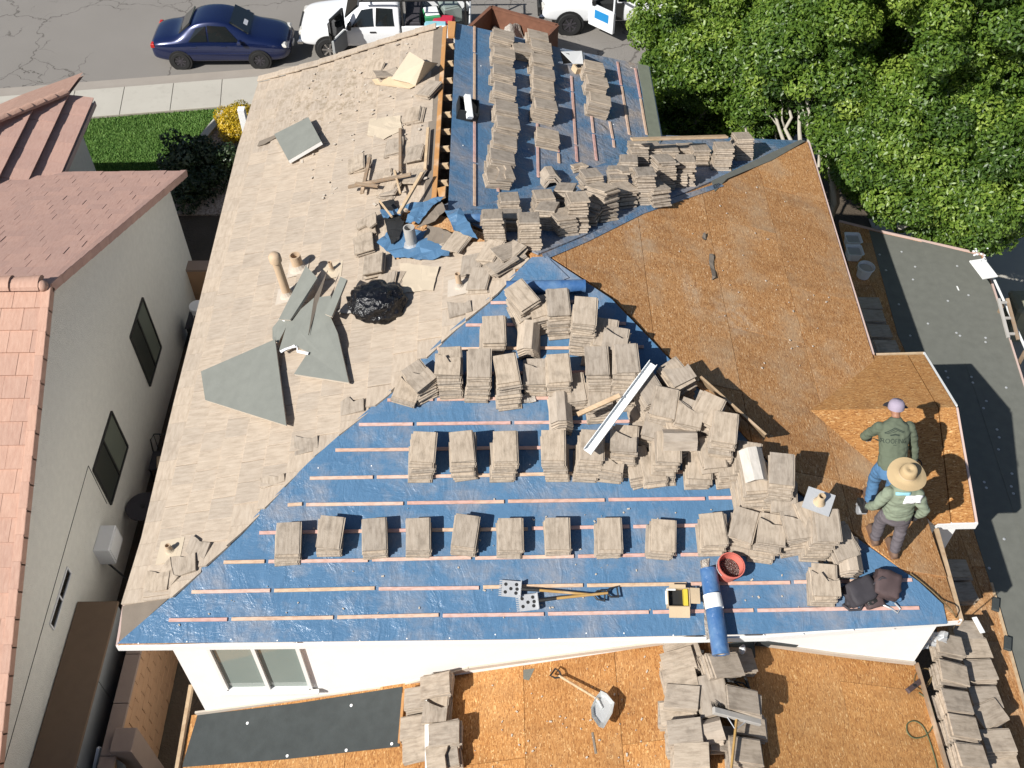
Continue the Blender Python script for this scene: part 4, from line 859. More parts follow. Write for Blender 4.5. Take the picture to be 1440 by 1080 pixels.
# long plank over the valley stacks
a, b = PN.hit(888, 196, .52), PN.hit(1022, 192, .42); m = MB(); m.bar(a, b, .12, .035, PN.n, .004); tag(m.build('plank', M['lumber'], None, loc=a), 'long pale plank laid over the valley stacks', 'plank')
def coil(P, c, r, h, mat, label, cat, n=2):
    pts = [P.hit(*c, h) + P.u * (r * math.cos(t * .4)) * (1 + .03 * t / 6) + P.v * (r * math.sin(t * .4)) + P.n * (.004 * t / 6) for t in range(int(15.7 * n))]
    m = MB(); m.path(pts, .012, 6); return tag(m.build('tape_roll', M[mat], None, loc=pts[0]), label, cat)
coil(PN, (817, 320), .07, .03, 'yellow', 'yellow ring of strap by the hip line below the stacks', 'strap')
# blue rolls
def roll(p, q, r, label, core='cardboard', slack=None, P=None):
    t = thing('underlayment_roll', label, 'felt roll', p); ax = (q - p).normalized(); L = (q - p).length
    m = MB(); sp = []
    n = 22
    m.loft([m.ring(p, ax, r, n), m.ring(p + ax * L, ax, r, n), m.ring(p + ax * L, ax, r * .55, n), m.ring(p, ax, r * .55, n), m.ring(p, ax, r, n)], cap=False)
    m.build('roll', M['blue_roll_o'], t, smooth=35)
    m = MB(); m.loft([m.ring(p + ax * .01, ax, r * .54, n), m.ring(p + ax * (L - .01), ax, r * .54, n), m.ring(p + ax * (L - .01), ax, r * .42, n), m.ring(p + ax * .01, ax, r * .42, n), m.ring(p + ax * .01, ax, r * .54, n)], cap=False); m.build('core', M[core], t, smooth=35)
    return t
g = G('blue_roll_o', .28, .5); p_ = g.co(); nz = g.noise(p_, 5, 5); g.base(g.mix(g.rng(nz, .4, .8), (.045, .12, .28), (.14, .24, .38))); g.bump(g.noise(p_, 9, 5, dist=.8), .02, .6); M['blue_roll_o'] = g.m
roll(PF.hit(712, 404, .09), PF.hit(823, 402, .09), .09, 'blue felt roll lying across the slope just below the peak')
roll(PN.hit(635, 308, .08), PN.hit(686, 306, .08), .07, 'blue felt roll on the back slope left of the stacks')
rl = roll(PF.hit(996, 800, .16), PF.hit(1014, 921, .20), .105, 'partly unrolled blue felt roll hanging over the white eave')
m = MB(); a, b = PF.hit(1001, 836, .25), PF.hit(1005, 856, .255)
ax = (b - a).normalized(); m.loft([m.ring(a, ax, .107, 20), m.ring(b, ax, .109, 20)], cap=False); m.build('label_band', M['white_paint'], rl, smooth=True)
sheet_thing('clear_sheet', PF, [(984, 790), (997, 785), (1001, 895), (992, 900)], .012, .012, 'clear_plastic', 'loose clear plastic film along the hanging blue roll', 'plastic film')
# white metal channel
ch = thing('metal_channel', 'long white metal channel lying diagonally over the tile stacks', 'metal channel', PF.hit(873, 575))
a, b = PF.hit(826, 636, .52), PF.hit(918, 512, .52); d = (b - a).normalized(); sd = d.cross(PF.n).normalized()
for off, w, h, nm in ((-.055, .008, .06, 'flange'), (.055, .008, .06, 'flange'), (0, .11, .008, 'web')):
    m = MB(); m.bar(a + sd * off + PF.n * (.03 if nm == 'flange' else 0), b + sd * off + PF.n * (.03 if nm == 'flange' else 0), w, h, PF.n); m.build(nm, M['white_metal'], ch)
flatp('stick', PF, (812, 583), (872, 556), .06, .04, .50, 'lumber', 'pale stick lying left of the white metal channel', 'stick', None, .62)
m = MB(); m.prism([PF.hit(983, 536, 0), PF.hit(1075, 616, 0), PF.hit(1076, 612, .40), PF.hit(984, 530, .40)], V((.025, .02, 0))); tag(m.build('upright_board', M['lumber'], None, loc=PF.hit(1030, 574)), 'thin yellow board standing on edge along the right hip by the broken stacks', 'board')
sheet_thing('dark_stain', PE, [(996, 358), (1002, 358), (1005, 392), (1000, 395)], .001, .006, 'felt_brown', 'long dark stain on the bare boards near their top', 'sliver')  # dark stains of the boards, added as thin sheets
sheet_thing('dark_stain', PE, [(987, 330), (990, 329), (992, 338), (988, 339)], .001, .006, 'felt_brown', 'small dark stain above the long one on the bare boards', 'sliver')
sheet_thing('plastic_wad', PF, [(732, 556), (750, 552), (754, 566), (728, 570)], .02, .06, 'clear_plastic', 'small clear plastic wad on the blue felt in the upper row', 'plastic wad')
# pipe flashing plate on top of the cluster
fp = thing('pipe_flashing', 'square metal pipe flashing plate resting on the cluster by the right hip', 'pipe flashing', PF.hit(1151, 706, .6))
quad_part(PF, [(1137, 684), (1175, 697), (1165, 727), (1127, 713)], (.62, .62, .60, .60), .008, 'plate', 'tin', fp)
p = PF.hit(1152, 706, .62); m = MB(); m.lathe(p, [(.075, 0), (.05, .05), (.045, .15), (.036, .15), (.036, .05)], 14, (0, -.1, 1)); m.build('collar', M['cardboard'], fp, smooth=40)
# red bucket with nails
def bucket(p, up, r0, r1, h, mat, label, fill=None, handle=True, name='bucket', par=None, fh=.75):
    t = thing(name, label, 'bucket', p); up = V(up).normalized()
    m = MB(); m.lathe(p, [(r0, 0), (r1, h), (r1 + .012, h), (r1 + .012, h - .03), (r1 + .004, h - .035)], 24, up, cap=False); m.lathe(p, [(r1 - .006, h), (r0 - .006, .01), (.001, .01)], 24, up, cap=False); m.build('shell', M[mat], t, smooth=40)
    if fill: m = MB(); rr = r0 + (r1 - r0) * fh - .008; m.lathe(p, [(rr, h * fh), (rr * .6, h * fh + .02), (.001, h * fh + .025)], 20, up, cap=False); m.build('contents', M[fill], t, smooth=True)
    if handle:
        x = up.orthogonal().normalized(); y = up.cross(x); m = MB()
        m.path([p + up * (h - .05) + x * (r1 + .015) * math.cos(a) + (y * math.sin(a) * .9 - up * math.sin(a) * .12) * (r1 + .03) for a in [math.pi * i / 10 for i in range(11)]], .005, 5); m.build('handle', M['tin'], t)
    return t
g = G('nails', .35, .5, .6); p_ = g.co(); g.base(g.mix(g.vor(p_, 70), (.02, .012, .01), (.25, .2, .18))); g.bump(g.vor(p_, 70), .02); M['nails'] = g.m
up_ = (PF.n * .5 + V((.10, -.02, .5)))
bucket(PF.hit(1020, 806, .0) , up_, .125, .155, .27, 'bucket_pink', 'faded red bucket holding nails, beside the hanging blue roll', 'nails', True, fh=.55)
# tear off shovels
def spade(head, tail, label, flip=1):
    h0, t0 = PF.hit(*head, .05), PF.hit(*tail, .05); d = (t0 - h0).normalized(); s = d.cross(PF.n).normalized(); n = PF.n
    t = thing('tear_off_shovel', label, 'shovel', h0)
    m = MB(); holes = [(-.05, -.07), (.045, -.07), (0, -.005), (-.055, .06), (.05, .06), (0, .07)]
    # blade with a toothed lip
    cs = []
    blade = [h0 - d * .14 + s * x for x in ()]
    m.box(h0, (.20, .23, .012), Matrix((s, d, n)).transposed(), .003)
    for k in range(9): m.box(h0 - d * .13 + s * (-.09 + k * .0225) + n * .002, (.011, .04, .010), Matrix((s, d, n)).transposed())
    m.box(h0 + d * .115 + n * .03, (.20, .012, .06), Matrix((s, d, n)).transposed()); m.build('blade', M['tin'], t)
    for x, y in holes:
        k = MB(); k.lathe(h0 + s * x + d * y + n * .0065, [(.022, 0), (.020, .001), (.001, .0012)], 12, n); k.build('hole', M['plastic_dark'], t)
    k = MB(); k.tube(h0 + d * .12 + n * .04, h0 + d * .34 + n * .05, .022, .02, 10); k.build('socket', M['plastic_dark'], t, smooth=40)
    k = MB(); k.tube(h0 + d * .32 + n * .05, t0 - d * .10 + n * .02, .018, .017, 10); k.build('handle', M['handle_wood'], t, smooth=40)
    k = MB(); e = t0 - d * .12 + n * .02; k.path([e, e + d * .05 + s * .05, e + d * .14 + s * .065, e + d * .14 - s * .065, e + d * .05 - s * .05, e], .013, 7); k.build('grip', M['plastic_dark'], t, smooth=40)
spade((719, 828), (848, 838), 'tear-off shovel with the upper of two perforated heads'); spade((743, 847), (866, 833), 'tear-off shovel with the lower of two perforated heads')
# nail carton
nb = thing('nail_carton', 'open cardboard carton with a yellow side on the blue felt', 'carton', PF.hit(955, 842)); P = PF.hit(952, 843); R_ = PF.frame(P, -.04).to_3x3()
for dx, dy, sx, sy in ((-.13, 0, .008, .22), (.13, 0, .008, .22), (0, -.11, .27, .008), (0, .11, .27, .008)):
    m = MB(); m.box(P + R_ @ V((dx, dy, .07)), (sx, sy, .14), R_); m.build('side', M['cardboard'], nb)
m = MB(); m.box(P + R_ @ V((-.02, 0, .03)), (.2, .2, .05), R_); m.build('contents', M['plastic_dark'], nb)
m = MB(); m.box(P + R_ @ V((.085, 0, .08)), (.05, .20, .12), R_); m.build('yellow_box', M['yellow'], nb)
for a, b, sx, sy in ((.20, .02, .12, .19), (.0, -.18, .25, .13), (-.01, .13, .2, .05)):
    m = MB(); m.box(P + R_ @ V((a, b, .135)), (sx, sy, .005), R_ @ Matrix.Rotation(.18 if a > .1 else 0, 3, 'Y') @ Matrix.Rotation(.25 if b < -.1 else 0, 3, 'X')); m.build('flap', M['cardboard'], nb)
m = MB(); m.box(P + R_ @ V((-.09, .09, .138)), (.11, .02, .006), R_); m.box(P + R_ @ V((-.145, .0, .10)), (.02, .16, .02), R_); m.build('lining', M['white_paint'], nb)
# tool bags
tbg = 'dark tool bags at the low right corner'
def lump(c, sx, sy, sz, mat, par, name, seed, rot=0, P=PF):
    bm_ = bmesh.new(); bmesh.ops.create_cube(bm_, size=2); bmesh.ops.subdivide_edges(bm_, edges=bm_.edges[:], cuts=5, use_grid_fill=True)
    R_ = P.frame(c, rot).to_3x3(); vs = []
    for q in bm_.verts:
        p = q.co.copy(); l = p.length; p = p * (.55 + .45 / max(l, .6) * 1.0); r = 1 + .22 * mn.noise(p * 1.7 + V((seed, 0, 0))) + .10 * mn.noise(p * 4 + V((0, seed, 0)))
        vs.append(c + R_ @ V((p.x * sx * r, p.y * sy * r, max(-sz * .8, p.z * sz * r))))
    m = MB(); m.add(vs, [tuple(v.index for v in f.verts) for f in bm_.faces]); bm_.free(); return m.build(name, M[mat], par, smooth=True)
b1 = thing('tool_bag', 'black tool pouch with strap, left one beside the lone stack', 'tool bag', PF.hit(1212, 838), tbg)
lump(PF.hit(1210, 832, .11), .19, .15, .10, 'bag_dark', b1, 'pouch', 2, .4); lump(PF.hit(1196, 842, .05), .06, .10, .05, 'bag_dark', b1, 'pocket', 5, -.3)
m = MB(); m.path([PF.hit(x, y, h) for x, y, h in ((1185, 850, .03), (1195, 858, .02), (1210, 857, .03), (1216, 843, .12), (1224, 828, .18), (1226, 818, .12))], .018, 6); m.build('strap', M['bag_dark'], b1, smooth=True)
b2 = thing('tool_bag', 'brown tool bag, large one right of the black pouch', 'tool bag', PF.hit(1243, 830), tbg)
lump(PF.hit(1246, 823, .13), .17, .17, .13, 'bag_brown', b2, 'bag', 9, -.3); m = MB(); m.path([PF.hit(x, y, h) for x, y, h in ((1228, 822, .2), (1240, 812, .27), (1258, 816, .22))], .014, 6); m.build('handle', M['bag_dark'], b2, smooth=True)
b3 = thing('tool_bag', 'open brown tool pouch lying in front of the large bag', 'tool bag', PF.hit(1230, 846), tbg)
lump(PF.hit(1229, 847, .07), .12, .07, .07, 'bag_brown', b3, 'pouch', 12, .2); lump(PF.hit(1227, 847, .11), .08, .035, .035, 'plastic_dark', b3, 'opening', 15, .2)
m = MB(); m.path([PF.hit(x, y, h) for x, y, h in ((1240, 850, .05), (1254, 856, .02), (1262, 862, .02), (1266, 856, .04), (1258, 848, .05))], .012, 6); m.build('hook', M['tin'], b3, smooth=True)
lump(PF.hit(1260, 838, .06), .05, .08, .05, 'jeans', thing('rag', 'dark blue rag at the right end of the tool bags', 'rag', PF.hit(1262, 838)), 'cloth', 21)
# cables on the boards
def cable(pts, r, mat, label, group=None):
    p3 = []
    for i in range(len(pts) - 1):
        p0, p1, p2, p3_ = [V(pts[max(0, min(len(pts) - 1, i + k))]) for k in (-1, 0, 1, 2)]
        for j in range(6):
            t = j / 6; p3.append(.5 * ((2 * p1) + (p2 - p0) * t + (2 * p0 - 5 * p1 + 4 * p2 - p3_) * t * t + (3 * p1 - p0 - 3 * p2 + p3_) * t ** 3))
    p3.append(V(pts[-1])); m = MB(); m.path(p3, r, 6); return tag(m.build('cable', M[mat], None, loc=p3[0], smooth=True), label, 'cable', group)
up = lambda P, q: [P.hit(x, y, .012) for x, y in q]
cable(up(PE, [(1280, 806), (1300, 822), (1322, 842), (1344, 868)]) + [PG.hit(1338, 890, .1), PG.hit(1328, 918, .12)] + up(PR, [(1320, 935), (1305, 960), (1296, 970), (1286, 962), (1288, 948), (1300, 940), (1310, 945), (1308, 960), (1296, 972)]), .008, 'cable_brown', 'brown cable from the bare boards down to the plug on the patio')
cable(up(PR, [(1292, 974), (1304, 984), (1313, 1000), (1312, 1020), (1302, 1034), (1286, 1038), (1276, 1030), (1276, 1018), (1286, 1014), (1298, 1022), (1308, 1044), (1318, 1080), (1322, 1110)]), .008, 'cable_green', 'thin green cable curling over the patio boards at the right')
pg = thing('extension_socket', 'dark extension socket on the patio boards at the cable end', 'socket', PR.hit(1285, 965)); m = MB(); a, b = PR.hit(1276, 972, .03), PR.hit(1294, 958, .03); m.bar(a, b, .07, .05, PR.n, .01); m.build('body', M['bag_brown'], pg)
m = MB(); m.box((a + b) / 2 + PR.n * .027, (.03, .05, .006), PR.frame(a).to_3x3()); m.build('outlet', M['plastic_dark'], pg)
# crumpled foil and white scrap at the wall end
for x, y, sx, lab in ((1290, 905, .10, 'crumpled foil flashing at the right end of the white wall'), (1312, 900, .12, 'torn grey flashing scrap below the white fascia end')):
    t = thing('flashing_scrap', lab, 'scrap', PR.hit(x, y, .15)); P = PR.hit(x, y, .2)
    bm_ = bmesh.new(); bmesh.ops.create_grid(bm_, x_segments=7, y_segments=7, size=1); m = MB()
    m.add([P + V((q.co.x * sx * 1.6, q.co.y * sx * .5, .09 * mn.noise(q.co * 2.3 + V((x, y, 0))) + q.co.y * .10)) for q in bm_.verts], [tuple(v.index for v in f.verts) for f in bm_.faces]); bm_.free(); m.build('sheet', M['tin'], t)
m = MB(); a, b = PG.hit(1370, 868, .40), PG.hit(1382, 890, .40); m.bar(a, b, .07, .012, PG.n); tag(m.build('trim_piece', M['white_metal'], None, loc=a), 'short white trim piece on the stack nearest the fascia end', 'trim')
# patio tools
sh = thing('scoop_shovel', 'aluminium scoop shovel with wooden handle lying on the patio boards', 'shovel', PL.hit(845, 995))
def plh(x, y, h): return PL.hit(x, y, h)
a, b = plh(779, 946, .10), plh(842, 984, .20); m = MB(); m.tube(a + (b - a) * .12, b, .017, .016, 10); m.build('handle', M['lumber'], sh, smooth=40)
m = MB(); d = (b - a).normalized(); s = d.cross(PL.n).normalized(); m.path([a + d * .13, a + d * .06 + s * .05, a - d * .02 + s * .055, a - d * .02 - s * .055, a + d * .06 - s * .05, a + d * .13], .013, 7); m.build('grip', M['plastic_dark'], sh, smooth=40)
bl = [(838, 980), (845, 971), (853, 975), (864, 988), (861, 1003), (849, 1024), (842, 1022), (832, 1008), (831, 995), (835, 986)]
c0 = plh(847, 997, .16); rim = [plh(x, y, .24) for x, y in bl]; mid = [c0 + (q - plh(847, 997, .24)) * .72 for q in rim]; n = len(rim); m = MB()
vs = rim + mid + [c0]; fs = [(i, (i + 1) % n, n + (i + 1) % n, n + i) for i in range(n)] + [(n + i, n + (i + 1) % n, 2 * n) for i in range(n)]
m.add(vs, fs); k = len(m.v); m.add([q - PL.n * .006 for q in vs], [f[::-1] for f in fs]); 
for i in range(n): m.f.append((i, k + i, k + (i + 1) % n, (i + 1) % n))
g = G('aluminium', .42, .5, .55, (.62, .63, .62)); g.bump(g.noise(g.co(), 20, 3), .002); M['aluminium'] = g.m
m.build('scoop', M['aluminium'], sh, smooth=30)
m = MB(); m.tube(b - d * .05, c0 + PL.n * .02, .022, .015, 8); m.build('socket', M['aluminium'], sh, smooth=40)
br = thing('push_broom', 'grey push broom resting on the patio ridge tiles', 'broom', PR.hit(1035, 1000))
a, b = PR.hit(1003, 999, .36), PR.hit(1069, 1016, .30); m = MB(); m.bar(a, b, .08, .06, PR.n, .008); m.build('head', M['pipe_grey'], br)
m = MB(); d = b - a; dn = d.normalized(); sd = dn.cross(PR.n)
for k in range(40):
    p = a + d * ((k + .5) / 40)
    for j in (-1, 0, 1): q = p + sd * (.026 * j) ; m.tube(q + sd * -.02, q + sd * -.11 - PR.n * .05 + dn * random.gauss(0, .008), .006, .003, 4)
tag(m.build('bristles', M['plastic_dark'], br), kind='stuff')
c = (a + b) / 2; e = PR.hit(1027, 1095, .30); m = MB(); m.tube(c, e, .017, .016, 9); m.build('handle', M['handle_wood'], br, smooth=40)
m = MB(); m.path([a + d * .25, c + (e - c) * .22, a + d * .75], .008, 6); m.build('brace', M['tin'], br)
pl_ = thing('pliers', 'dark hand snips lying on the tiles of the patio ridge', 'snips', PR.hit(1035, 962)); m = MB()
m.path([PR.hit(x, y, .29) for x, y in ((1020, 954), (1034, 960), (1045, 968), (1048, 972), (1044, 973), (1038, 966))], .012, 6); m.path([PR.hit(x, y, .29) for x, y in ((1020, 958), (1032, 958), (1046, 961), (1050, 966))], .012, 6); m.build('jaws', M['plastic_dark'], pl_, smooth=True)
for P, a, b, w, lab, h in ((PL, (949, 908), (990, 917), .035, 'dark stick across the top of the patio ridge', .22), (PR, (1048, 953), (1058, 983), .03, 'dark stick right of the snips', .25), (PR, (1021, 962), (1023, 982), .03, 'short dark stick left of the snips', .25)):
    flatp('stick', P, a, b, w, .03, h, 'plastic_dark' if w < .04 else 'lumber_grey', lab, 'stick')
jg = thing('plastic_jug', 'small white plastic jug on the grey pile of the patio ridge', 'jug', PR.hit(1043, 920, .25)); p = PR.hit(1043, 916, .24); m = MB(); m.lathe(p, [(.04, 0), (.045, .06), (.03, .1), (.022, .11), (.022, .14), (.001, .142)], 12, (0, 0, 1)); m.build('body', M['bucket_white'], jg, smooth=40)
flatp('roof_strip', PL, (601, 985), (602, 1090), .06, .05, .22, 'white_paint', 'white wooden strip along the left patio row', 'strip')
flatp('stick', PL, (562, 1045), (568, 975), .04, .04, .03, 'lumber_orange', 'orange stick between black felt and the grey tiles', 'stick')
flatp('stick', PL, (833, 1030), (838, 1060), .03, .012, .004, 'felt_brown', 'dark flat splinter on the patio boards below the scoop shovel', 'splinter')
tilted('felt_scrap', PR, [(1020, 905), (1060, 900), (1062, 925), (1040, 930), (1026, 915)], (.05, .05, .03, .03, .03), .012, 'felt_dark', 'dark grey felt scrap behind the blue roll end on the patio', 'felt scrap')
tilted('felt_roll', PR, [(1062, 897), (1118, 901), (1122, 910), (1116, 913), (1062, 908)], (.02, .02, .02, .02, .02), .10, 'felt_dark', 'dark rolled felt lying along the white wall right of the ridge', 'felt roll')
# pails in the shade under the right eave
bucket(PG.hit(1213, 388), PG.n, .12, .15, .25, 'bucket_white', 'round white bucket in the shade under the right eave', 'mortar')
for x, y, lab in ((1196, 345, 'square pale tub farther from the house corner, shaded lean-to boards'), (1198, 362, 'square pale tub nearer the round bucket, shaded lean-to boards')):
    t = thing('tub', lab, 'tub', PG.hit(x, y), 'square tubs under the eave'); P = PG.hit(x, y); m = MB()
    rg = lambda r, z: [P + PG.u * a * r + PG.v * b * r + PG.n * z for a, b in ((-1, -.8), (-.8, -1), (.8, -1), (1, -.8), (1, .8), (.8, 1), (-.8, 1), (-1, .8))]
    m.loft([rg(.11, 0), rg(.145, .2), rg(.16, .2), rg(.14, .195), rg(.105, .015)], cap=False); m.add(rg(.105, .015), [tuple(range(8))]); m.build('shell', M['bucket_white'], t)
    m = MB(); m.add(rg(.13, .14), [tuple(range(8))]); m.build('contents', M['pipe_grey'], t)
for x, y, lab in ((1400, 850, 'dark plastic clip on the edge of the lean-to felt, upper one'), (1417, 905, 'dark plastic clip on the edge of the lean-to felt, lower one')):
    t = thing('edge_clip', lab, 'clip', PG.hit(x, y)); m = MB(); P = PG.hit(x, y, .04); m.box(P, (.10, .22, .05), PG.frame(P, 1.2).to_3x3(), .01); m.build('body', M['felt_dark'], t)
# little debris everywhere on the roofs
db = MB()
for P, n, reg in ((PW_T, 90, [(480, 60), (600, 60), (600, 290), (430, 300), (400, 150)]), (PE, 40, [(900, 320), (1100, 240), (1190, 480), (1090, 560)]), (PF, 90, [(240, 880), (1280, 870), (1100, 700), (500, 700)]), (PL, 60, [(660, 960), (930, 920), (930, 1080), (660, 1080)])):
    k = 0
    while k < n:
        x = random.uniform(min(p[0] for p in reg), max(p[0] for p in reg)); y = random.uniform(min(p[1] for p in reg), max(p[1] for p in reg))
        if not inside((x, y), reg): continue
        p = P.hit(x, y, .012); s = random.uniform(.01, .05) if P is PW_T else random.uniform(.006, .02); db.box(p, (s, s * random.uniform(.4, 2.2), .012), P.frame(p, random.uniform(0, 3)).to_3x3()); k += 1
tag(db.build('roof_debris', M['mortar']), kind='stuff')
# ------------------------------------------------------------------ the neighbour's house
XN = -2.2
nb_h = thing('house', 'grey stucco house with pink tiled roof across the narrow left alley', 'house', (-5, 6, 0))
def xr(x, y, X=-2.08): return hitp(V((X, 0, 0)), V((1, 0, 0)), x, y)
pk, fe, ne = xr(65, 403), xr(257, 243), xr(0, 1000)
N3 = plane3(pk, ne, pk + V((-1, 0, 0))); N2 = plane3(pk, fe, pk + V((-1, 0, 0)))
ne2 = pk + (ne - pk) * 1.6
def zroof(y): return pk.z + ((fe.z - pk.z) * (y - pk.y) / (fe.y - pk.y) if y > pk.y else (ne.z - pk.z) * (y - pk.y) / (ne.y - pk.y))
yf = xr(240, 271, XN).y
m = MB(); m.prism([V((XN, -4, 0)), V((XN, yf, 0)), V((XN, yf, zroof(yf) - .16)), V((XN, pk.y, pk.z - .16)), V((XN, -4, zroof(-4) - .16))], V((-.2, 0, 0))); m.build('wall', M['stucco_rough'], nb_h)
m = MB(); m.bar(V((XN - .1, yf - .1, 1.4)), V((-9, yf - .1, 1.4)), .2, 2.9); m.build('wall', M['stucco_rough'], nb_h)
def lay(P, reg, par, name, mats, wid, ex, limit, th=.03, butt=.05, stuff='roof_tile_field'):
    us = [p[0] for p in reg]; vv = [p[1] for p in reg]; out = []; v = min(vv); row = 0
    while v < max(vv):
        u = min(us) - wid + (wid / 2 if row % 2 else 0)
        while u < max(us):
            q = reg
            for f in (lambda p: p[0] - u - .002, lambda p: u + wid - .003 - p[0], lambda p: p[1] - v, lambda p: v + ex * 1.08 - p[1]):
                q = clip(q, f)
                if len(q) < 3: break
            if len(q) > 2 and area(q) > .01: out.append((q, v))
            u += wid
        v += ex; row += 1
    out.sort(key=lambda t: (P.at(*t[0][0]) - CAM_P).dot(CF)); rest = MB(); sl = (butt - .015) / ex
    for i, (q, v) in enumerate(out):
        j = random.gauss(0, .003); top = [P.at(a, b, butt + j - (b - v) * sl) for a, b in q]; m = MB() if i < limit else rest
        m.prism([p - P.n * th for p in top], P.n * th)
        if i < limit: m.build(name, M[mats], par)
    if rest.v: tag(rest.build(stuff, M[mats], par), kind='stuff')
r3 = [N3.uv(p) for p in (pk, ne2, ne2 + V((-1.6, 0, 0)), pk + V((-1.6, 0, 0)))]
r2 = [N2.uv(p) for p in (fe, pk, pk + V((-6.0, 0, 0)), fe + V((-6.0, 0, 0)))]
for P, r in ((N3, r3), (N2, r2)):
    m = MB(); q = [P.at(a, b) for a, b in r]; m.prism([p - P.n * .10 for p in q], P.n * .09); m.build('roof_deck', M['fascia_pink'], nb_h)
lay(N3, r3, nb_h, 'roof_tile', 'tile_pink', .33, .34, 120); lay(N2, r2, nb_h, 'roof_tile', 'tile_pink_dark', .33, .34, 130)
def caps(a, b, n, name, mat, par, w=.16, h=.09, lift=.06, half=False):
    d = (b - a) / n
    for k in range(n):
        m = MB(); p, q = a + d * k, a + d * (k + 1.08)
        ax = d.normalized(); s = ax.cross(V((0, 0, 1))).normalized(); u_ = s.cross(ax)
        ring = lambda c, r: [c + s * (r * math.cos(t)) + u_ * (r * .75 * math.sin(t)) for t in [math.pi * i / 6 for i in range(7)]]
        m.loft([ring(p + u_ * lift, w), ring(q + u_ * (lift - .02), w * .88)], close=True); m.build(name, M[mat], par, smooth=30)
caps(pk + V((-.05, 0, .0)), pk + V((-2.2, 0, .0)), 5, 'ridge_tile', 'tile_pink', nb_h, .15)
m = MB(); m.ico(pk + V((-.02, -.05, .06)), .09, 2); m.build('ridge_end', M['tile_pink'], nb_h, smooth=True)
for a, b, n in ((pk, ne2, 26), (fe, pk, 18)):
    d = (b - a) / n
    for k in range(n):
        m = MB(); p, q = a + d * k, a + d * (k + 1.04); m.bar(p + V((.03, 0, .055)), q + V((.03, 0, .045)), .12, .03, (N3 if n > 20 else N2).n, .004); m.bar(p + V((.08, 0, -.01)), q + V((.08, 0, -.02)), .025, .14, (N3 if n > 20 else N2).n); m.build('verge_tile', M['tile_pink' if n > 20 else 'tile_pink_dark'], nb_h)
for q in (((200, 420), (226, 490), (210, 539), (181, 475)), ((155.5, 578.5), (179.5, 631), (154, 706), (130, 662))):
    a, b, c, d = [xr(x, y, XN) for x, y in q]; y0, y1 = (a.y + b.y) / 2, (c.y + d.y) / 2; z1, z0 = (a.z + d.z) / 2, (b.z + c.z) / 2
    window(nb_h, [V((XN, y1, z1)), V((XN, y0, z1)), V((XN, y0, z0)), V((XN, y1, z0))], V((1, 0, 0)), 'frame_dark', ('screen_window', 'glass_screen'), .04, depth=.03)
q = [xr(x, y, XN) for x, y in ((93.7, 797.8), (98.5, 807.8), (76, 887), (69.6, 878))]
window(nb_h, [V((XN, q[3].y, q[0].z)), V((XN, q[0].y, q[0].z)), V((XN, q[0].y, q[1].z)), V((XN, q[3].y, q[1].z))], V((1, 0, 0)), 'bucket_white', ('glass_dark', 'glass_dark'), .025, depth=.02)
m = MB(); a, b = xr(124, 655, XN), xr(6, 1072, XN); m.bar(a, b, .012, .012); m.build('control_joint', M['frame_dark'], nb_h)
m = MB(); a, b = xr(124, 655, XN), xr(150, 708, XN); m.bar(a, b, .012, .012); m.build('control_joint', M['frame_dark'], nb_h)
# far wing with heavy stepped tiles
ea, eb = hz(3.2, 130, 145), hz(3.2, 75, 270); eb.x = ea.x
N1 = plane3(ea, eb, ea + V((-1, 0, .42)))
rg1 = [N1.uv(N1.hit(x, y)) for x, y in ((131, 144), (76, 272), (20, 285), (-60, 330), (-60, 200), (0, 168), (93, 133), (112, 138))]
m = MB(); q = [N1.at(a, b) for a, b in rg1]; m.prism([p - N1.n * .1 for p in q], N1.n * .09); m.build('roof_deck', M['fascia_pink'], nb_h)
lay(N1, rg1, nb_h, 'roof_tile', 'tile_pink_dark', .34, .52, 40, .05, .13)
caps(N1.hit(93, 133, .1), N1.hit(-45, 188, .1), 8, 'hip_tile', 'tile_pink', nb_h, .12, lift=.04)
m = MB(); q = [N1.hit(x, y) for x, y in ((93, 133), (0, 168), (-60, 195))]; far_ = [p + V((-.3, 1.9, -.62)) for p in q]; m.add(q + far_, [(0, 1, 4, 3), (1, 2, 5, 4)]); k = len(m.v); m.add([p - V((0, 0, .08)) for p in q + far_], [(3, 4, 1, 0), (4, 5, 2, 1)]); m.build('roof_slope', M['tile_pink'], nb_h)
wx = ea.x - .35
m = MB(); m.box(((wx - 10) / 2, (ea.y - .5 + eb.y) / 2, 1.5), (wx + 10, ea.y - .5 - eb.y + .4, 3.0)); m.build('wall', M['stucco_rough'], nb_h)
m = MB(); m.bar(ea + V((.02, .1, -.07)), eb + V((.02, -.2, -.07)), .03, .12); m.build('fascia', M['fascia_pink'], nb_h)
# ------------------------------------------------------------------ the alley
slab('side_yard', [(XN, -4), (-1.3, -4), (-1.3, yf - .1), (XN, yf - .1)], .6, M['ground'], .7)
bwl = thing('block_wall', 'tan concrete block wall along the alley, beside the white house', 'wall', (-1.2, 2, 0))
for rw in range(9):
    y = -3.2 + (.2 if rw % 2 else 0)
    while y < 9.0:
        m = MB(); m.box((-1.2 + random.gauss(0, .002), y + .2, .1 + rw * .2), (.196 if y > 4 else .2, .388, .188), None, .006)
        if y < 4.4: m.build('block', M['block_wall'], bwl)
        y += .4
m = MB(); m.box((-1.2, 2.8, .9), (.16, 12.2, 1.78)); m.build('mortar_core', M['block_wall'], bwl)
for y in np.arange(-3.2, 9, .8):
    m = MB(); m.box((-1.2, y + .4, 1.83), (.23, .79, .06), None, .006); m.build('coping', M['block_cap'], bwl)
m = MB(); p = hz(1.98, 173, 1040); m.box((p.x, p.y, .99), (.32, .36, 1.98), None, .01); m.build('pillar', M['block_cap'], bwl)
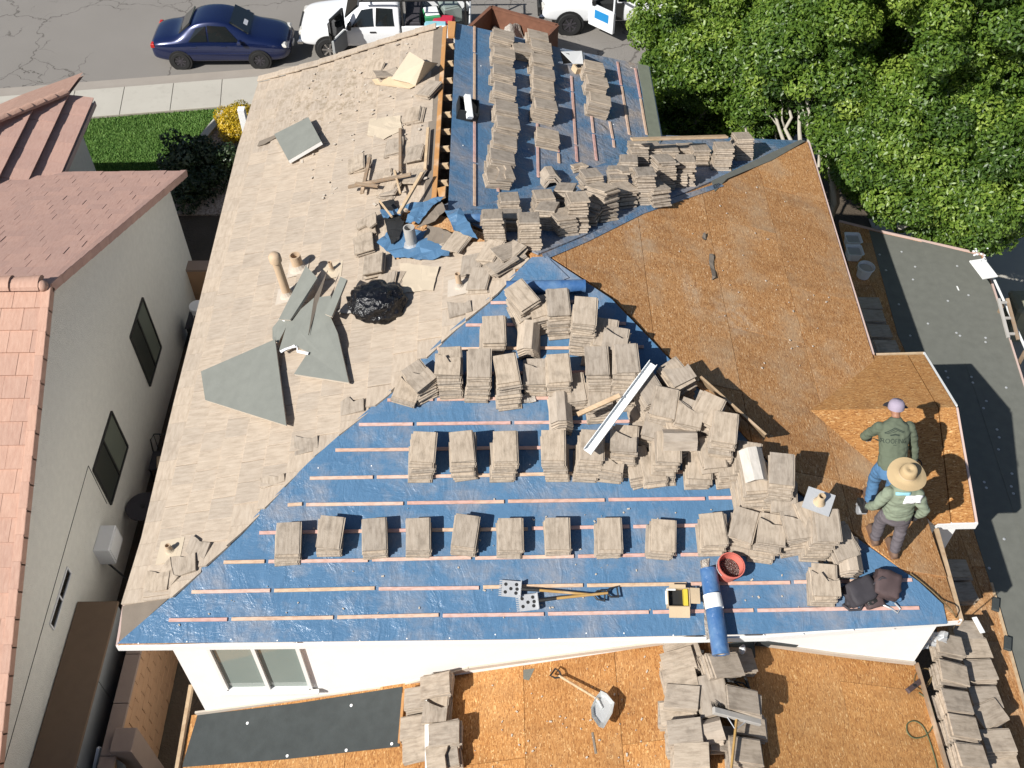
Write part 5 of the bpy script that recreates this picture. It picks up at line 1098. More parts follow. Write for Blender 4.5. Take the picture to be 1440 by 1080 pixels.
rt = thing('block_return', 'brown block wall closing the far end of the alley', 'wall', (-1.6, 11.0, 0)); p = hz(1.55, 253, 378)
m = MB(); m.box((p.x + .25, p.y + .1, .75), (.9, .25, 1.5)); m.build('wall', M['block_wall'], rt); m = MB(); m.box((p.x + .25, p.y + .1, 1.53), (.94, .3, .06), None, .005); m.build('coping', M['block_cap'], rt)
shd = thing('storage_shed', 'long brown topped shed against the grey stucco wall in the alley', 'shed', (-1.8, .5, .6))
a, b = hz(2.1, 102, 846), hz(2.1, 166, 848); xe = b.x
m = MB(); m.box(((XN + xe) / 2 + .005, a.y / 2 - 2, 2.07), (xe - XN - .02, a.y + 4, .06), None, .005); m.build('top', M['shed_top'], shd)
for k in range(5):
    m = MB(); m.box((xe - .06, a.y - .65 - k * 1.28, 1.32), (.04, 1.265, 1.42), None, .004); m.build('side_panel', M['shed_side'], shd)
m = MB(); m.box(((XN + xe) / 2, a.y - .04, 1.32), (xe - XN - .1, .04, 1.42)); m.build('end_panel', M['shed_side'], shd)
bd = thing('gate_board', 'pale board with a white edge leaning at the bottom of the alley', 'board', hz(1.4, 150, 1070))
q = [hz(1.75, 141, 1052), hz(1.75, 176, 1076), hz(1.2, 190, 1110), hz(1.2, 128, 1110)]; m = MB(); m.prism(q, V((0, 0, .03))); m.build('panel', M['felt_board'], bd); m = MB(); m.bar(q[0] + V((-.01, 0, .015)), q[3] + V((-.01, 0, .015)), .05, .05); m.build('edge', M['white_paint'], bd)
p = hz(1.35, 194, 712); p.x = max(p.x, -1.86); tb_ = thing('garden_table', 'dark round garden table in the shady alley', 'table', (p.x, p.y, .6))
m = MB(); m.lathe((p.x, p.y, 1.33), [(.02, 0), (.30, 0), (.31, .015), (.30, .03), (.01, .03)], 24); m.build('tabletop', M['bag_dark'], tb_, smooth=30); m = MB(); m.tube((p.x, p.y, .6), (p.x, p.y, 1.33), .04); m.build('leg', M['plastic_dark'], tb_)
m = MB(); m.lathe((p.x, p.y, 1.36), [(.05, 0), (.05, .01), (.03, .012), (.001, .012)], 10); m.build('umbrella_collar', M['plastic_dark'], tb_)
p = hz(1.05, 200, 648); p.x = max(p.x, -1.85); chh = thing('garden_chair', 'dark metal garden chair with curved back in the alley', 'chair', (p.x, p.y, .6)); x, y = p.x, p.y
m = MB(); m.box((x, y, 1.05), (.44, .44, .03), None, .006); m.build('seat', M['bag_dark'], chh)
for dx in (-.2, .2):
    for dy in (-.2, .2): m = MB(); m.tube((x + dx, y + dy, .6), (x + dx, y + dy, 1.05), .014); m.build('leg', M['plastic_dark'], chh)
m = MB(); m.path([(x - .22, y + .22, 1.05), (x - .2, y + .26, 1.35), (x - .1, y + .28, 1.5), (x + .1, y + .28, 1.5), (x + .2, y + .26, 1.35), (x + .22, y + .22, 1.05)], .014)
for dx in (-.11, 0, .11): m.tube((x + dx, y + .23, 1.05), (x + dx, y + .28, 1.49), .008)
m.build('backrest', M['plastic_dark'], chh)
m = MB(); m.box((x + .02, y - .05, 1.09), (.20, .26, .03), Matrix.Rotation(.2, 3, 'Z'), .005); tag(m.build('folded_cloth', M['cardboard'], None, loc=(x, y, 1.09)), 'tan folded cloth lying on the dark garden chair', 'cloth')
bx = thing('wall_box', 'small white box on the grey wall above the shed', 'cabinet', xr(148, 770, XN)); q = [xr(x, y, XN) for x, y in ((143, 741), (128, 772))]  # plain white box set at a pale patch on the wall
m = MB(); c = (q[0] + q[1]) / 2; m.box((XN + .13, c.y, c.z - .22), (.26, .5, .44), None, .01); m.build('body', M['bucket_white'], bx); m = MB(); m.box((XN + .265, c.y, c.z - .22), (.01, .42, .36), None, .003); m.build('door', M['white_paint'], bx)
a, b = hz(1.6, 118, 792), hz(1.0, 158, 842); m = MB(); m.tube(V((max(a.x, -2.1), a.y, 1.6)), V((-1.4, b.y, .75)), .018); tag(m.build('pole', M['plastic_dark'], None, loc=a), 'dark pole leaning across the alley behind the shed', 'pole')
p = hz(1.5, 264, 436); bn = thing('storage_bin', 'dark bin under the white bucket in the alley', 'bin', (-1.75, p.y, .6)); m = MB(); m.box((-1.75, p.y, .9), (.5, .5, .6), None, .02); m.build('body', M['plastic_dark'], bn); m = MB(); m.box((-1.75, p.y, 1.22), (.54, .54, .05), None, .015); m.build('lid', M['bag_dark'], bn)
bk = bucket(V((-1.72, p.y - .02, 1.245)), (0, 0, 1), .125, .15, .38, 'bucket_white', 'white bucket with lid and dark label on the bin in the alley', None, True)
m = MB(); m.lathe((-1.72, p.y - .02, 1.625), [(.16, 0), (.16, .025), (.01, .03)], 20); m.build('lid', M['bucket_white'], bk); m = MB(); c = V((-1.72, p.y - .02, 1.245))
m.loft([[c + V((math.sin(t) * .146, -math.cos(t) * .146, z)) for t in [-.6 + .15 * i for i in range(9)]] for z in (.14, .24)], close=False, cap=False); m.build('label', M['plastic_dark'], bk)
# ------------------------------------------------------------------ leaves, shrubs, trees
def foliage(name, clumps, dens, size, mat, parent, flat=.5, loc=None, seed=1):
    rs = np.random.RandomState(seed); P_, N_, S_, L_ = [], [], [], []
    for (c, r, sq) in clumps:
        n = max(8, int(dens * r * r)); d = rs.normal(size=(n, 3)); d /= np.linalg.norm(d, axis=1)[:, None]
        rad = r * (.55 + .5 * rs.rand(n) ** .5); p = np.array(c) + d * rad[:, None] * np.array([1, 1, sq])
        nn = d * .9 + rs.normal(size=(n, 3)) * .55 + np.array([0, 0, .35]); nn /= np.linalg.norm(nn, axis=1)[:, None]
        P_.append(p); N_.append(nn); S_.append(size * (.65 + .7 * rs.rand(n))); L_.append(np.clip(.5 + .24 * rs.normal() + .16 * rs.normal(size=n), 0, 1))
    P_ = np.concatenate(P_); N_ = np.concatenate(N_); S_ = np.concatenate(S_); L_ = np.concatenate(L_); n = len(P_)
    t = rs.normal(size=(n, 3)); t -= N_ * (t * N_).sum(1)[:, None]; t /= np.linalg.norm(t, axis=1)[:, None]; b = np.cross(N_, t)
    w = flat; fold = N_ * (S_ * .10)[:, None]
    q = np.stack([P_ - t * S_[:, None], P_ + b * (S_ * w)[:, None] + fold, P_ + t * S_[:, None], P_ - b * (S_ * w)[:, None] + fold], 1).reshape(-1, 3)
    base = np.array(loc if loc is not None else (0, 0, 0)); 
    if parent is not None: base = np.array(wmat(parent).translation)
    q = (q - base).astype(np.float32); me = bpy.data.meshes.new(name)
    idx = np.arange(n * 4).reshape(-1, 4); tri = np.concatenate([idx[:, [0, 1, 2]], idx[:, [0, 2, 3]]], 1).reshape(-1)
    me.vertices.add(n * 4); me.vertices.foreach_set('co', q.ravel()); me.loops.add(n * 6); me.loops.foreach_set('vertex_index', tri.astype(np.int32))
    me.polygons.add(n * 2); me.polygons.foreach_set('loop_start', np.arange(0, n * 6, 3, dtype=np.int32)); me.update(calc_edges=True)
    at = me.attributes.new('lv', 'FLOAT', 'FACE'); at.data.foreach_set('value', np.repeat(L_, 2).astype(np.float32)); me.materials.append(M[mat])
    o = bpy.data.objects.new(name, me); COL.objects.link(o)
    if parent is not None: o.parent = parent
    else: o.location = base
    return o
def limb(m, a, b, r0, r1, wob=.12, n=6, seed=0):
    rnd = random.Random(seed); a, b = V(a), V(b); pts = []; L = (b - a).length
    for i in range(n + 1):
        t = i / n; p = a.lerp(b, t)
        if 0 < i < n: p += V((rnd.gauss(0, wob), rnd.gauss(0, wob), rnd.gauss(0, wob * .4))) * L * .12
        pts.append(p)
    m.path(pts, r0, 7, r1); return pts
def tree(label, base, ells, ncl, dens, size, mat, trunks, seed, group=None, cr=(.22, .46), hollow=None):
    t = thing('tree', label, 'tree', base, group); rnd = random.Random(seed); cl = []
    for (c, r) in ells:
        for i in range(ncl):
            d = V((rnd.gauss(0, 1), rnd.gauss(0, 1), rnd.gauss(0, 1))).normalized(); k = rnd.uniform(.70, 1.06)
            cl.append(((c[0] + d.x * r[0] * k, c[1] + d.y * r[1] * k, c[2] + d.z * r[2] * k), rnd.uniform(*cr), .8))
        for i in range(ncl // 5):
            d = V((rnd.uniform(-1, 1), rnd.uniform(-1, 1), rnd.uniform(-1, 1))) * .6
            cl.append(((c[0] + d.x * r[0], c[1] + d.y * r[1], c[2] + d.z * r[2]), rnd.uniform(.4, .6), .8))
    def gap(q):
        dv = V(q[0]) - CAM_P; k = dv.dot(CF); x, y = 720 + FOC * dv.dot(CR) / k, 540 - FOC * dv.dot(CU) / k
        return any(inside((x, y), pg) and lo < q[0][1] < hi and q[0][2] < zt for pg, lo, hi, zt in GAPS)
    cl = [q for q in cl if not gap(q)]
    for hc_, hr_ in (hollow or ()): cl = [q for q in cl if sum(((q[0][i] - hc_[i]) / hr_[i]) ** 2 for i in range(3)) > 1]
    foliage('crown', cl, dens, size, mat, t, .48, seed=seed)
    m = MB()
    for i, (a, b, r0, r1) in enumerate(trunks): limb(m, a, b, r0, r1, .5, 7, seed * 10 + i)
    m.build('trunk', M['bark'], t, smooth=True)
    return t
HOL = [((10.35, 11.0, 4.2), (.6, 1.0, .9)), ((9.0, 12.0, 2.6), (1.3, 1.2, 1.3)), ((12.0, 9.6, 2.3), (2.2, 1.0, .7))]
GAPS = [([(1040, 122), (1105, 110), (1146, 140), (1165, 200), (1160, 260), (1120, 215), (1055, 200)], 0, 12.4, 6.0), ([(920, 120), (1040, 128), (1060, 200), (925, 210)], 0, 13.8, 5.0), ([(1140, 190), (1178, 225), (1215, 275), (1255, 312), (1215, 340), (1150, 330)], 0, 11.6, 6)]
gt_ = 'ficus trees beyond the right side of the house'
T1 = tree('dense green ficus tree nearest the street, left of the pale trunks', (9.6, 14.6, 0), [((10.2, 15.0, 5.6), (2.5, 2.4, 3.6)), ((9.4, 14.0, 3.6), (1.6, 1.5, 2.2))], 250, 4300, .046, 'leaf', [((9.7, 14.6, 0), (9.8, 14.8, 4.5), .18, .08), ((9.8, 14.4, 0), (8.8, 14.0, 3.8), .10, .04)], 3, gt_, hollow=HOL)
T2 = tree('tall ficus tree behind the corner of bare boards with pale bent trunks', (11.3, 11.6, 0), [((12.6, 12.6, 5.8), (2.7, 2.2, 3.4)), ((12.6, 11.0, 4.3), (1.7, 1.3, 1.5)), ((10.9, 12.6, 5.2), (1.4, 1.3, 1.5))], 230, 4300, .046, 'leaf', [((11.3, 11.6, 0), (12.4, 12.3, 5), .16, .07)], 5, gt_, hollow=HOL)
T3 = tree('wide ficus tree filling the upper right corner over the lean-to', (15.2, 12.6, 0), [((15.6, 12.9, 5.6), (2.6, 2.4, 3.3)), ((14.0, 10.6, 3.9), (1.3, 1.2, 1.3)), ((17.5, 13.5, 5.5), (2.2, 2.2, 3.2))], 230, 4000, .046, 'leaf', [((15.2, 12.6, 0), (15.5, 12.7, 5), .17, .07)], 8, gt_, hollow=HOL)
pm = MB(); seeds = 0                                            # bare pale limbs
def W3(x, y, Y): return hitp(V((0, Y, 0)), V((0, 1, 0)), x, y)
for a, b, Y0, Y1, r0, r1 in (((1082, 300), (1030, 118), 11.6, 12.2, .045, .02), ((1122, 250), (1062, 118), 11.4, 12.0, .05, .022), ((1120, 250), (1104, 125), 11.3, 11.9, .055, .03), ((1140, 250), (1112, 122), 11.2, 11.6, .06, .03), ((1138, 230), (1137, 150), 11.0, 11.0, .05, .03), ((1150, 260), (1155, 180), 10.9, 10.9, .04, .03), ((1100, 290), (1085, 160), 11.8, 12.2, .05, .02), ((1165, 320), (1180, 195), 10.6, 10.8, .08, .05)):
    p, q = W3(*a, Y0), W3(*b, Y1); seeds += 1; q = W3(b[0], b[1] - 26, Y1 + .75); pts_ = limb(pm, p, q, r0, r1 * .7, .16, 9, 77 + seeds)
    for k in (4, 6, 7): tq = pts_[k]; limb(pm, tq, tq + V((random.uniform(-.5, .4), random.uniform(.2, .6), random.uniform(.3, .7))), r1 * .8, .008, .2, 4, seeds * 7 + k)
    pm.tube(V((p.x + .2, p.y + .2, 0)), p, r0 * 1.3, r0)
for a, b, Y0, r in (((1262, 321), (1300, 306), 9.9, .06), ((1246, 310), (1258, 292), 10.1, .045)):
    limb(pm, W3(*a, Y0), W3(*b, Y0 + .2), r, r * .8, .2, 4, 5)
pm.build('limb', M['bark_pale'], T2, smooth=True)
def shrub(label, c, r, n, dens, size, mat, seed, sq=.8, group=None):
    t = thing('shrub', label, 'shrub', c); rnd = random.Random(seed); cl = []
    for i in range(n):
        a = rnd.uniform(0, 6.28); k = r * rnd.uniform(0, .8); cl.append(((c[0] + math.cos(a) * k, c[1] + math.sin(a) * k, c[2] + r * rnd.uniform(.2, 1.1) * sq), r * rnd.uniform(.25, .45), .9))
    foliage('foliage', cl, dens, size, mat, t, .4, seed=seed); m = MB()
    for i in range(5): m.tube(c, (c[0] + rnd.uniform(-.4, .4) * r, c[1] + rnd.uniform(-.4, .4) * r, c[2] + r * sq), .02, .008, 5)
    m.build('stem', M['bark'], t); return t
p = hz(.55, 334, 165); shrub('round shrub covered in yellow flowers at the roof edge near the pavement', (p.x, p.y, .03), .68, 55, 8000, .035, 'leaf_yellow', 4, .75)
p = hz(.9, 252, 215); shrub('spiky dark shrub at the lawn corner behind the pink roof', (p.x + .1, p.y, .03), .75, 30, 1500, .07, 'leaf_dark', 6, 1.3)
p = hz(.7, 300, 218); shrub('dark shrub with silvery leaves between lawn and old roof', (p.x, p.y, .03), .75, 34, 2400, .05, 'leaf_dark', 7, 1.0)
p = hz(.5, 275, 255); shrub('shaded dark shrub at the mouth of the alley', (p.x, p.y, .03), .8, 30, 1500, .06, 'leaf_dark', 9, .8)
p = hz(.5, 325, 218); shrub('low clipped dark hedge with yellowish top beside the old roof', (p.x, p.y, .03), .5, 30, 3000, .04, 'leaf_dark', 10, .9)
q = hz(2.7, 339, 152); m = MB(); m.bar((q.x, q.y, 0), (q.x, q.y, 2.7), .16, .16, V((0, 1, 0)), .01); tag(m.build('post', M['white_paint'], None, loc=(q.x, q.y, 0)), 'white square post before the yellow shrub', 'post')
# ------------------------------------------------------------------ right hand yard
bi = thing('wheeled_bin', 'tan wheeled rubbish bin at the right edge of the picture', 'bin', hz(0, 1452, 475)); p = hz(1.0, 1447, 424)
m = MB(); rr = lambda s, z, k=.06: [V((p.x + x * s, p.y + y * s, z)) for x, y in ((-.32, -.26), (-.26, -.32), (.26, -.32), (.32, -.26), (.32, .26), (.26, .32), (-.26, .32), (-.32, .26))]
m.loft([rr(.8, .0), rr(1, .95)]); m.build('body', M['bin_tan'], bi); m = MB(); m.loft([rr(1.08, .95), rr(1.1, .99), rr(.95, 1.03), rr(.5, 1.05)]); m.build('lid', M['bin_tan'], bi)
for s in (-1, 1): m = MB(); m.tube((p.x + .22 * s, p.y + .3, .12), (p.x + .28 * s, p.y + .3, .12), .12, n=12); m.build('wheel', M['rubber'], bi)
fn = thing('rail_fence', 'white rail and post fence beyond the lean-to roof', 'fence', hz(2.4, 1400, 420))
a, b = hz(3.4, 1384, 362), hz(3.4, 1443, 492); m = MB(); m.bar(a, b, .03, .03); m.build('rail', M['white_metal'], fn); b2_ = a + (b - a) * 2.0
m = MB(); m.bar(a + (b - a) * 1.03, b2_, .03, .03); m.build('rail', M['white_metal'], fn)
for k in (0, .5, 1, 1.5, 2): q = a + (b - a) * k; m = MB(); m.box((q.x, q.y, 1.68), (.05, .05, 3.36)); m.build('post', M['lumber_grey'], fn)
for (x, y), lab, w_, h_ in (((1383, 378), 'white lace metal panel at the far corner of the lean-to', .55, .05), ):
    t = thing('lace_panel', lab, 'panel', hz(3.6, x, y)); P = hz(3.6, x, y); m = MB(); m.box(P, (.30, .5, .04), Matrix.Rotation(.2, 3, 'Z'), .008); m.build('sheet', M['white_paint'], t)
    m = MB()
    for k in range(12): m.ico(P + V((random.uniform(-.18, .08), random.uniform(.1, .35), random.uniform(.03, .3))), random.uniform(.015, .03), 1, (1, 1, .4), .3)
    m.build('scrollwork', M['white_metal'], t)
lad = thing('frame', 'weathered pale wooden frame hanging beside the lean-to edge', 'frame', hz(3.6, 1412, 455)); a, b = hz(3.7, 1404, 420), hz(3.4, 1418, 475)
for dx in (0, .16): m = MB(); m.bar(a + V((dx, 0, 0)), b + V((dx, -.3 * dx, 0)), .05, .04); m.build('rail', M['lumber_grey' if dx else 'pipe_grey'], lad)
for k in (.1, .5, .9): q = a + (b - a) * k; m = MB(); m.bar(q, q + V((.16, 0, 0)), .04, .03); m.build('rung', M['pipe_grey'], lad)
# ------------------------------------------------------------------ vehicles
VS = .885
def wheel(par, c, r, w, s, rim='chrome', spokes=6, fr=None):
    """c: hub centre in world, s: side sign, axis along local y"""
    ax = fr @ V((0, s, 0)); t = MB(); t.lathe(c - ax * w / 2, [(r * .6, 0), (r * .93, 0), (r, w * .15), (r, w * .8), (r * .95, w), (r * .66, w * 1.0), (r * .64, w * .9)], 24, ax); ty = t.build('wheel', M['rubber'], par, smooth=40)
    k = MB(); o = c + ax * (w / 2 - .02); k.lathe(o, [(r * .64, -.01), (r * .60, .008), (r * .55, -.02), (r * .2, -.015), (r * .16, .015), (.001, .02)], 20, ax, cap=False)
    x = ax.orthogonal().normalized(); y = ax.cross(x)
    for i in range(spokes):
        a = 6.283 * i / spokes; d = x * math.cos(a) + y * math.sin(a); k.bar(o + d * r * .15 + ax * .002, o + d * r * .6 + ax * .006, r * .14, .012, ax)
    k.build('rim', M[rim], ty, smooth=30)
def carbody(secs):
    rings = []
    for (x, zb, zl, zt, wb, wr) in secs:
        h = [(0, zt), (wr * .55, zt - .004), (wr * .9, zt - .022), (wr, zt - .05), (wb, zl), (wb + .012, (zl + zb) * .55), (wb - .01, zb + .08), (wb - .08, zb)]
        rings.append([(x, y, z) for y, z in h] + [(x, -y, z) for y, z in h[::-1][:-1]])
    return rings
def lerp_sec(secs, x):
    for a, b in zip(secs, secs[1:]):
        if a[0] <= x <= b[0]: t = (x - a[0]) / max(1e-6, b[0] - a[0]); return [p + (q - p) * t for p, q in zip(a, b)]
    return secs[-1]
class Car:
    def __init__(s, name, label, cat, secs, loc, ang, paint, group=None):
        s.F = Matrix.Rotation(ang, 3, 'Z'); s.loc = V(loc); s.secs = secs
        s.t = thing(name, label, cat, loc, group)
        m = MB(); m.loft([[s.w(q) for q in r] for r in carbody(secs)]); o = m.build('body', M[paint], s.t, smooth=38)
        md = o.modifiers.new('soft', 'SUBSURF'); md.levels = 1; md.render_levels = 2; s.body = o
        for sf in o.data.polygons: sf.use_smooth = True
    def w(s, q): return s.loc + s.F @ (V(q) * VS)
    def part(s, name, mat, pts, th=.012, n=None, par=None):
        q = [s.w(p) for p in pts]
        if n is None: n = (q[1] - q[0]).cross(q[-1] - q[0]).normalized()
        else: n = s.F @ V(n)
        m = MB(); m.prism([p - n * .03 for p in q], n * (.03 + th)); return m.build(name, M[mat], par or s.t)
    def side(s, x, f, sd, off=.0):
        k = lerp_sec(s.secs, x); y = k[4] + (k[5] - k[4]) * f; z = k[2] + (k[3] - .05 - k[2]) * f; return (x, sd * (y + off), z)
    def windows(s, polys, sd, mat='glass_dark', name='window'):
        for pl in polys:
            pts = [s.side(x, f, sd, .008) for x, f in pl]
            n = V((0, sd * .9, .45)).normalized(); s.part(name, mat, pts, .006, n)
    def box(s, name, mat, c, size, b=.02, par=None):
        m = MB(); m.box(s.w(c), [k * VS for k in size], s.F, b); return m.build(name, M[mat], par or s.t)
    def wheel(s, x, y, r, w=.2, rim='chrome', spokes=6):
        sd = 1 if y > 0 else -1; m = MB(); ax = s.F @ V((0, sd, 0)); m.lathe(s.w((x, y - sd * .16, r)), [(r * VS * 1.2, 0), (r * VS * 1.2, .165), (.01, .167)], 24, ax); m.build('wheel_arch', M['plastic_dark'], s.t)
        wheel(s.t, s.w((x, y - sd * .05, r)), r * VS, w * VS, sd, rim, spokes, s.F)
sed = [(0, .40, .72, .80, .66, .52), (.06, .30, .86, .95, .78, .62), (.55, .22, .93, 1.04, .85, .68), (.95, .2, .94, 1.07, .86, .66), (1.42, .2, .95, 1.48, .86, .62), (2.0, .2, .95, 1.58, .86, .62), (2.65, .2, .94, 1.54, .86, .62), (3.3, .2, .93, 1.09, .86, .68), (3.45, .2, .92, 1.03, .86, .68), (4.0, .2, .86, .94, .84, .66), (4.32, .24, .76, .84, .78, .58), (4.48, .32, .62, .68, .66, .46), (4.53, .40, .55, .58, .5, .36)]
wr_ = hz(0, 258, 96); wf_ = hz(0, 368, 95); ang = math.atan2(wf_.y - wr_.y, wf_.x - wr_.x)
org = wr_ - Matrix.Rotation(ang, 3, 'Z') @ (V((.92, -.80, 0)) * VS); org.z = 0
c1 = Car('parked_car', 'dark blue four door sedan parked along the kerb', 'car', sed, org, ang, 'paint_blue')
for sd in (-1, 1):
    c1.windows([[(1.32, .08), (1.92, .06), (1.92, .84), (1.62, .80)], [(1.98, .06), (2.95, .08), (2.55, .84), (1.98, .86)]], sd)
    for x in (.92, 3.52): c1.wheel(x, sd * .86, .31, .2, 'bag_dark' if sd < 0 else 'bag_dark', 8)
    c1.box('tail_light', 'tail_red', (.10, sd * .68, .80), (.12, .2, .15), .02)
    c1.box('headlight', 'headlight', (4.30, sd * .60, .70), (.26, .26, .14), .04)
    for x in (1.45, 2.42): c1.box('door_handle', 'paint_blue', (x, sd * .872, .80), (.18, .03, .04), .008)
    c1.box('mirror', 'paint_blue', (2.98, sd * .96, 1.0), (.12, .18, .13), .03)
    c1.box('trim_strip', 'chrome' if False else 'paint_blue', (2.2, sd * .872, .55), (2.3, .02, .05), .006)
c1.part('windshield', 'glass_dark', [(2.71, -.55, 1.50), (3.25, -.63, 1.125), (3.25, .63, 1.125), (2.71, .55, 1.50)], .02, V((.5, 0, .86)))
c1.part('rear_window', 'glass_dark', [(1.00, -.58, 1.12), (1.40, -.54, 1.46), (1.40, .54, 1.46), (1.00, .58, 1.12)], .02, V((-.55, 0, .83)))
c1.box('bumper', 'paint_blue', (4.40, 0, .45), (.22, 1.1, .16), .05); c1.box('license_plate', 'bucket_white', (4.53, 0, .46), (.02, .3, .12), .004)
c1.part('dashboard_card', 'cloth_white', [(3.05, -.25, 1.265), (3.16, -.25, 1.19), (3.16, .05, 1.19), (3.05, .05, 1.265)], .022, V((.5, 0, .86)))
pick = [(0, .55, .80, .86, .74, .56), (.06, .48, 1.0, 1.07, .90, .72), (.5, .45, 1.07, 1.17, .97, .80), (1.3, .42, 1.12, 1.25, .98, .82), (1.5, .42, 1.13, 1.30, .98, .78), (2.05, .42, 1.15, 1.80, .98, .70), (2.6, .42, 1.15, 1.87, .98, .70), (3.2, .42, 1.15, 1.84, .98, .70), (3.32, .42, 1.15, 1.78, .98, .70), (3.36, .45, 1.14, 1.70, .96, .68)]
def pickup(label, wheelpt, paint, rim, doors=True):
    org = wheelpt - V((.95, -.88, 0)) * VS; org.z = 0
    c = Car('pickup_truck', label, 'truck', pick, org, 0, paint)
    for sd in (-1, 1):
        c.windows([[(2.55, .08), (3.15, .08), (3.12, .84), (2.6, .86)]] + ([[(1.75, .08), (2.48, .08), (2.48, .86), (2.12, .84)]] if doors or sd > 0 else []), sd)
        for x in (.95, 4.45): c.wheel(x, sd * .97, .40, .27, rim, 7)
        c.box('headlight', 'headlight', (.10, sd * .66, .90), (.2, .34, .2), .05)
        c.box('bed_side', paint, (4.5, sd * .94, .88), (2.2, .08, .60), .02)
        c.box('mirror', 'plastic_dark', (1.72, sd * 1.12, 1.3), (.12, .24, .22), .03)
    c.part('windshield', 'glass_dark', [(2.0, -.62, 1.75), (1.56, -.70, 1.37), (1.56, .70, 1.37), (2.0, .62, 1.75)][::-1], .02, V((-.65, 0, .76)))
    c.box('bed_floor', 'plastic_dark', (4.5, 0, .64), (2.2, 1.8, .06), .01); c.box('tailgate', paint, (5.62, 0, .88), (.06, 1.86, .6), .02); c.box('bumper', 'chrome', (.0, 0, .58), (.18, 1.75, .2), .05)
    c.box('grille', 'plastic_dark', (-.005, 0, .84), (.06, 1.0, .24), .02)
    return c
t1 = pickup('white pickup truck with a ladder rack and open driver door', hz(0, 466, 82), 'paint_white', 'chrome')
for sd in (-1, 1):
    for x in (3.45, 5.5): t1.box('rack_post', 'plastic_dark', (x, sd * .92, 1.55), (.06, .06, 1.0), .01)
    t1.box('rack_rail', 'plastic_dark', (3.9, sd * .92, 2.06), (3.6, .06, .06), .01); t1.box('ladder_rail', 'white_metal', (3.8, sd * .35 - .2, 2.18), (3.9, .07, .09), .01)
for x in (2.2, 3.5, 4.6, 5.6): t1.box('rack_bar', 'plastic_dark', (x, 0, 2.09), (.06, 1.9, .05), .01)
for x in np.arange(2.1, 5.7, .32): t1.box('ladder_rung', 'white_metal', (x, -.2, 2.18), (.04, .68, .04), .006)
t1.box('door_handle', 'plastic_dark', (2.45, -.995, 1.0), (.2, .03, .05), .008)
hin = t1.w((1.55, -1.0, 0)); fd = MB(); dd = (V((-.45, -1, 0))).normalized(); nn = dd.cross(V((0, 0, 1)))
fd.bar(hin + V((0, 0, .82 * VS)), hin + dd * .8 * VS + V((0, 0, .82 * VS)), .08, .6 * VS, V((0, 0, 1)), .02); dr = fd.build('door', M['shed_side'], t1.t)
fd = MB(); 
for a, b in ((0, .05), (.75, .8)): fd.bar(hin + dd * a * VS + V((0, 0, 1.5 * VS)), hin + dd * b * VS + V((0, 0, 1.5 * VS)), .06, .68 * VS)
fd.bar(hin + V((0, 0, 1.84 * VS)), hin + dd * .8 * VS + V((0, 0, 1.84 * VS)), .06, .06); fd.build('window_frame', M['plastic_dark'], dr)
fd = MB(); fd.bar(hin + dd * .05 + V((0, 0, 1.5 * VS)), hin + dd * .95 * VS + V((0, 0, 1.5 * VS)), .02, .62 * VS); fd.build('pane', M['glass_dark'], dr)
for (nm, mt, c, s, lab, rot) in (('crate', 'green_plastic', (4.35, -.2, 1.22), (.5, .6, .5), 'green crate in the bed of the white pickup', .2), ('bag', 'red_cloth', (4.75, -.45, 1.2), (.7, .4, .3), 'red bag in the bed of the white pickup', -.1), ('cool_box', 'cooler_blue', (4.5, -.72, 1.14), (.75, .3, .36), 'pale blue cool box at the side of the pickup bed', 0), ('tool_chest', 'bag_dark', (3.75, 0, 1.15), (.5, 1.6, .55), 'dark tool chest across the front of the pickup bed', 0), ('sack', 'glass_window', (4.95, .2, 1.25), (.6, .6, .55), 'grey sack at the rear of the pickup bed', .4)):
    t = thing(nm, lab, nm.replace('_', ' '), t1.w((c[0], c[1], .67))); R_ = t1.F @ Matrix.Rotation(rot, 3, 'Z')
    m = MB(); m.box(t1.w((c[0], c[1], c[2] - .2)), [k * VS for k in s], R_, .03); m.build('body', M[mt], t); m = MB(); m.box(t1.w((c[0], c[1], c[2] - .2 + s[2] / 2 + .02)), [s[0] * VS * .9, s[1] * VS * .9, .04], R_, .015); m.build('lid', M[mt if nm != 'crate' else 'white_paint'], t)
t2 = pickup('white truck with blue door sign and its door swung open', hz(0, 800, 47), 'paint_white', 'bag_dark', False)
t2.part('dark_door_opening', 'plastic_dark', [(1.75, -.985, .55), (2.75, -.985, .55), (2.75, -.985, 1.15), (1.75, -.985, 1.15)], .02, V((0, -1, 0)))  # black panels put the shade of the cab interior into colour
t2.windows([[(1.75, .0), (2.5, .0), (2.5, .86), (2.12, .84)]], -1, 'plastic_dark', 'dark_door_opening')
hin = t2.w((1.62, -1.0, 0)); dd = V((.72, -.69, 0)).normalized(); nn = V((-dd.y, dd.x, 0)); nn = -nn if nn.y > 0 else nn
fd = MB(); fd.bar(hin + V((0, 0, .82 * VS)), hin + dd * 1.05 * VS + V((0, 0, .82 * VS)), .09, .78 * VS, V((0, 0, 1)), .025); dr = fd.build('door', M['paint_white'], t2.t)
fd = MB(); fd.bar(hin + V((0, 0, 1.86 * VS)) + dd * .35, hin + dd * 1.05 * VS + V((0, 0, 1.86 * VS)), .05, .05); fd.bar(hin + dd * 1.02 * VS + V((0, 0, 1.2 * VS)), hin + dd * 1.02 * VS + V((0, 0, 1.86 * VS)), .05, .05, dd); fd.bar(hin + dd * .02 + V((0, 0, 1.2 * VS)), hin + dd * .35 + V((0, 0, 1.86 * VS)), .05, .05, nn); fd.build('window_frame', M['paint_white'], dr)
fd = MB(); c = hin + dd * .55 * VS + V((0, 0, .92 * VS)) + nn * .05; fd.box(c, (.52, .012, .26), Matrix((dd, nn, V((0, 0, 1)))).transposed()); sg = fd.build('sign', M['decal_blue'], dr)
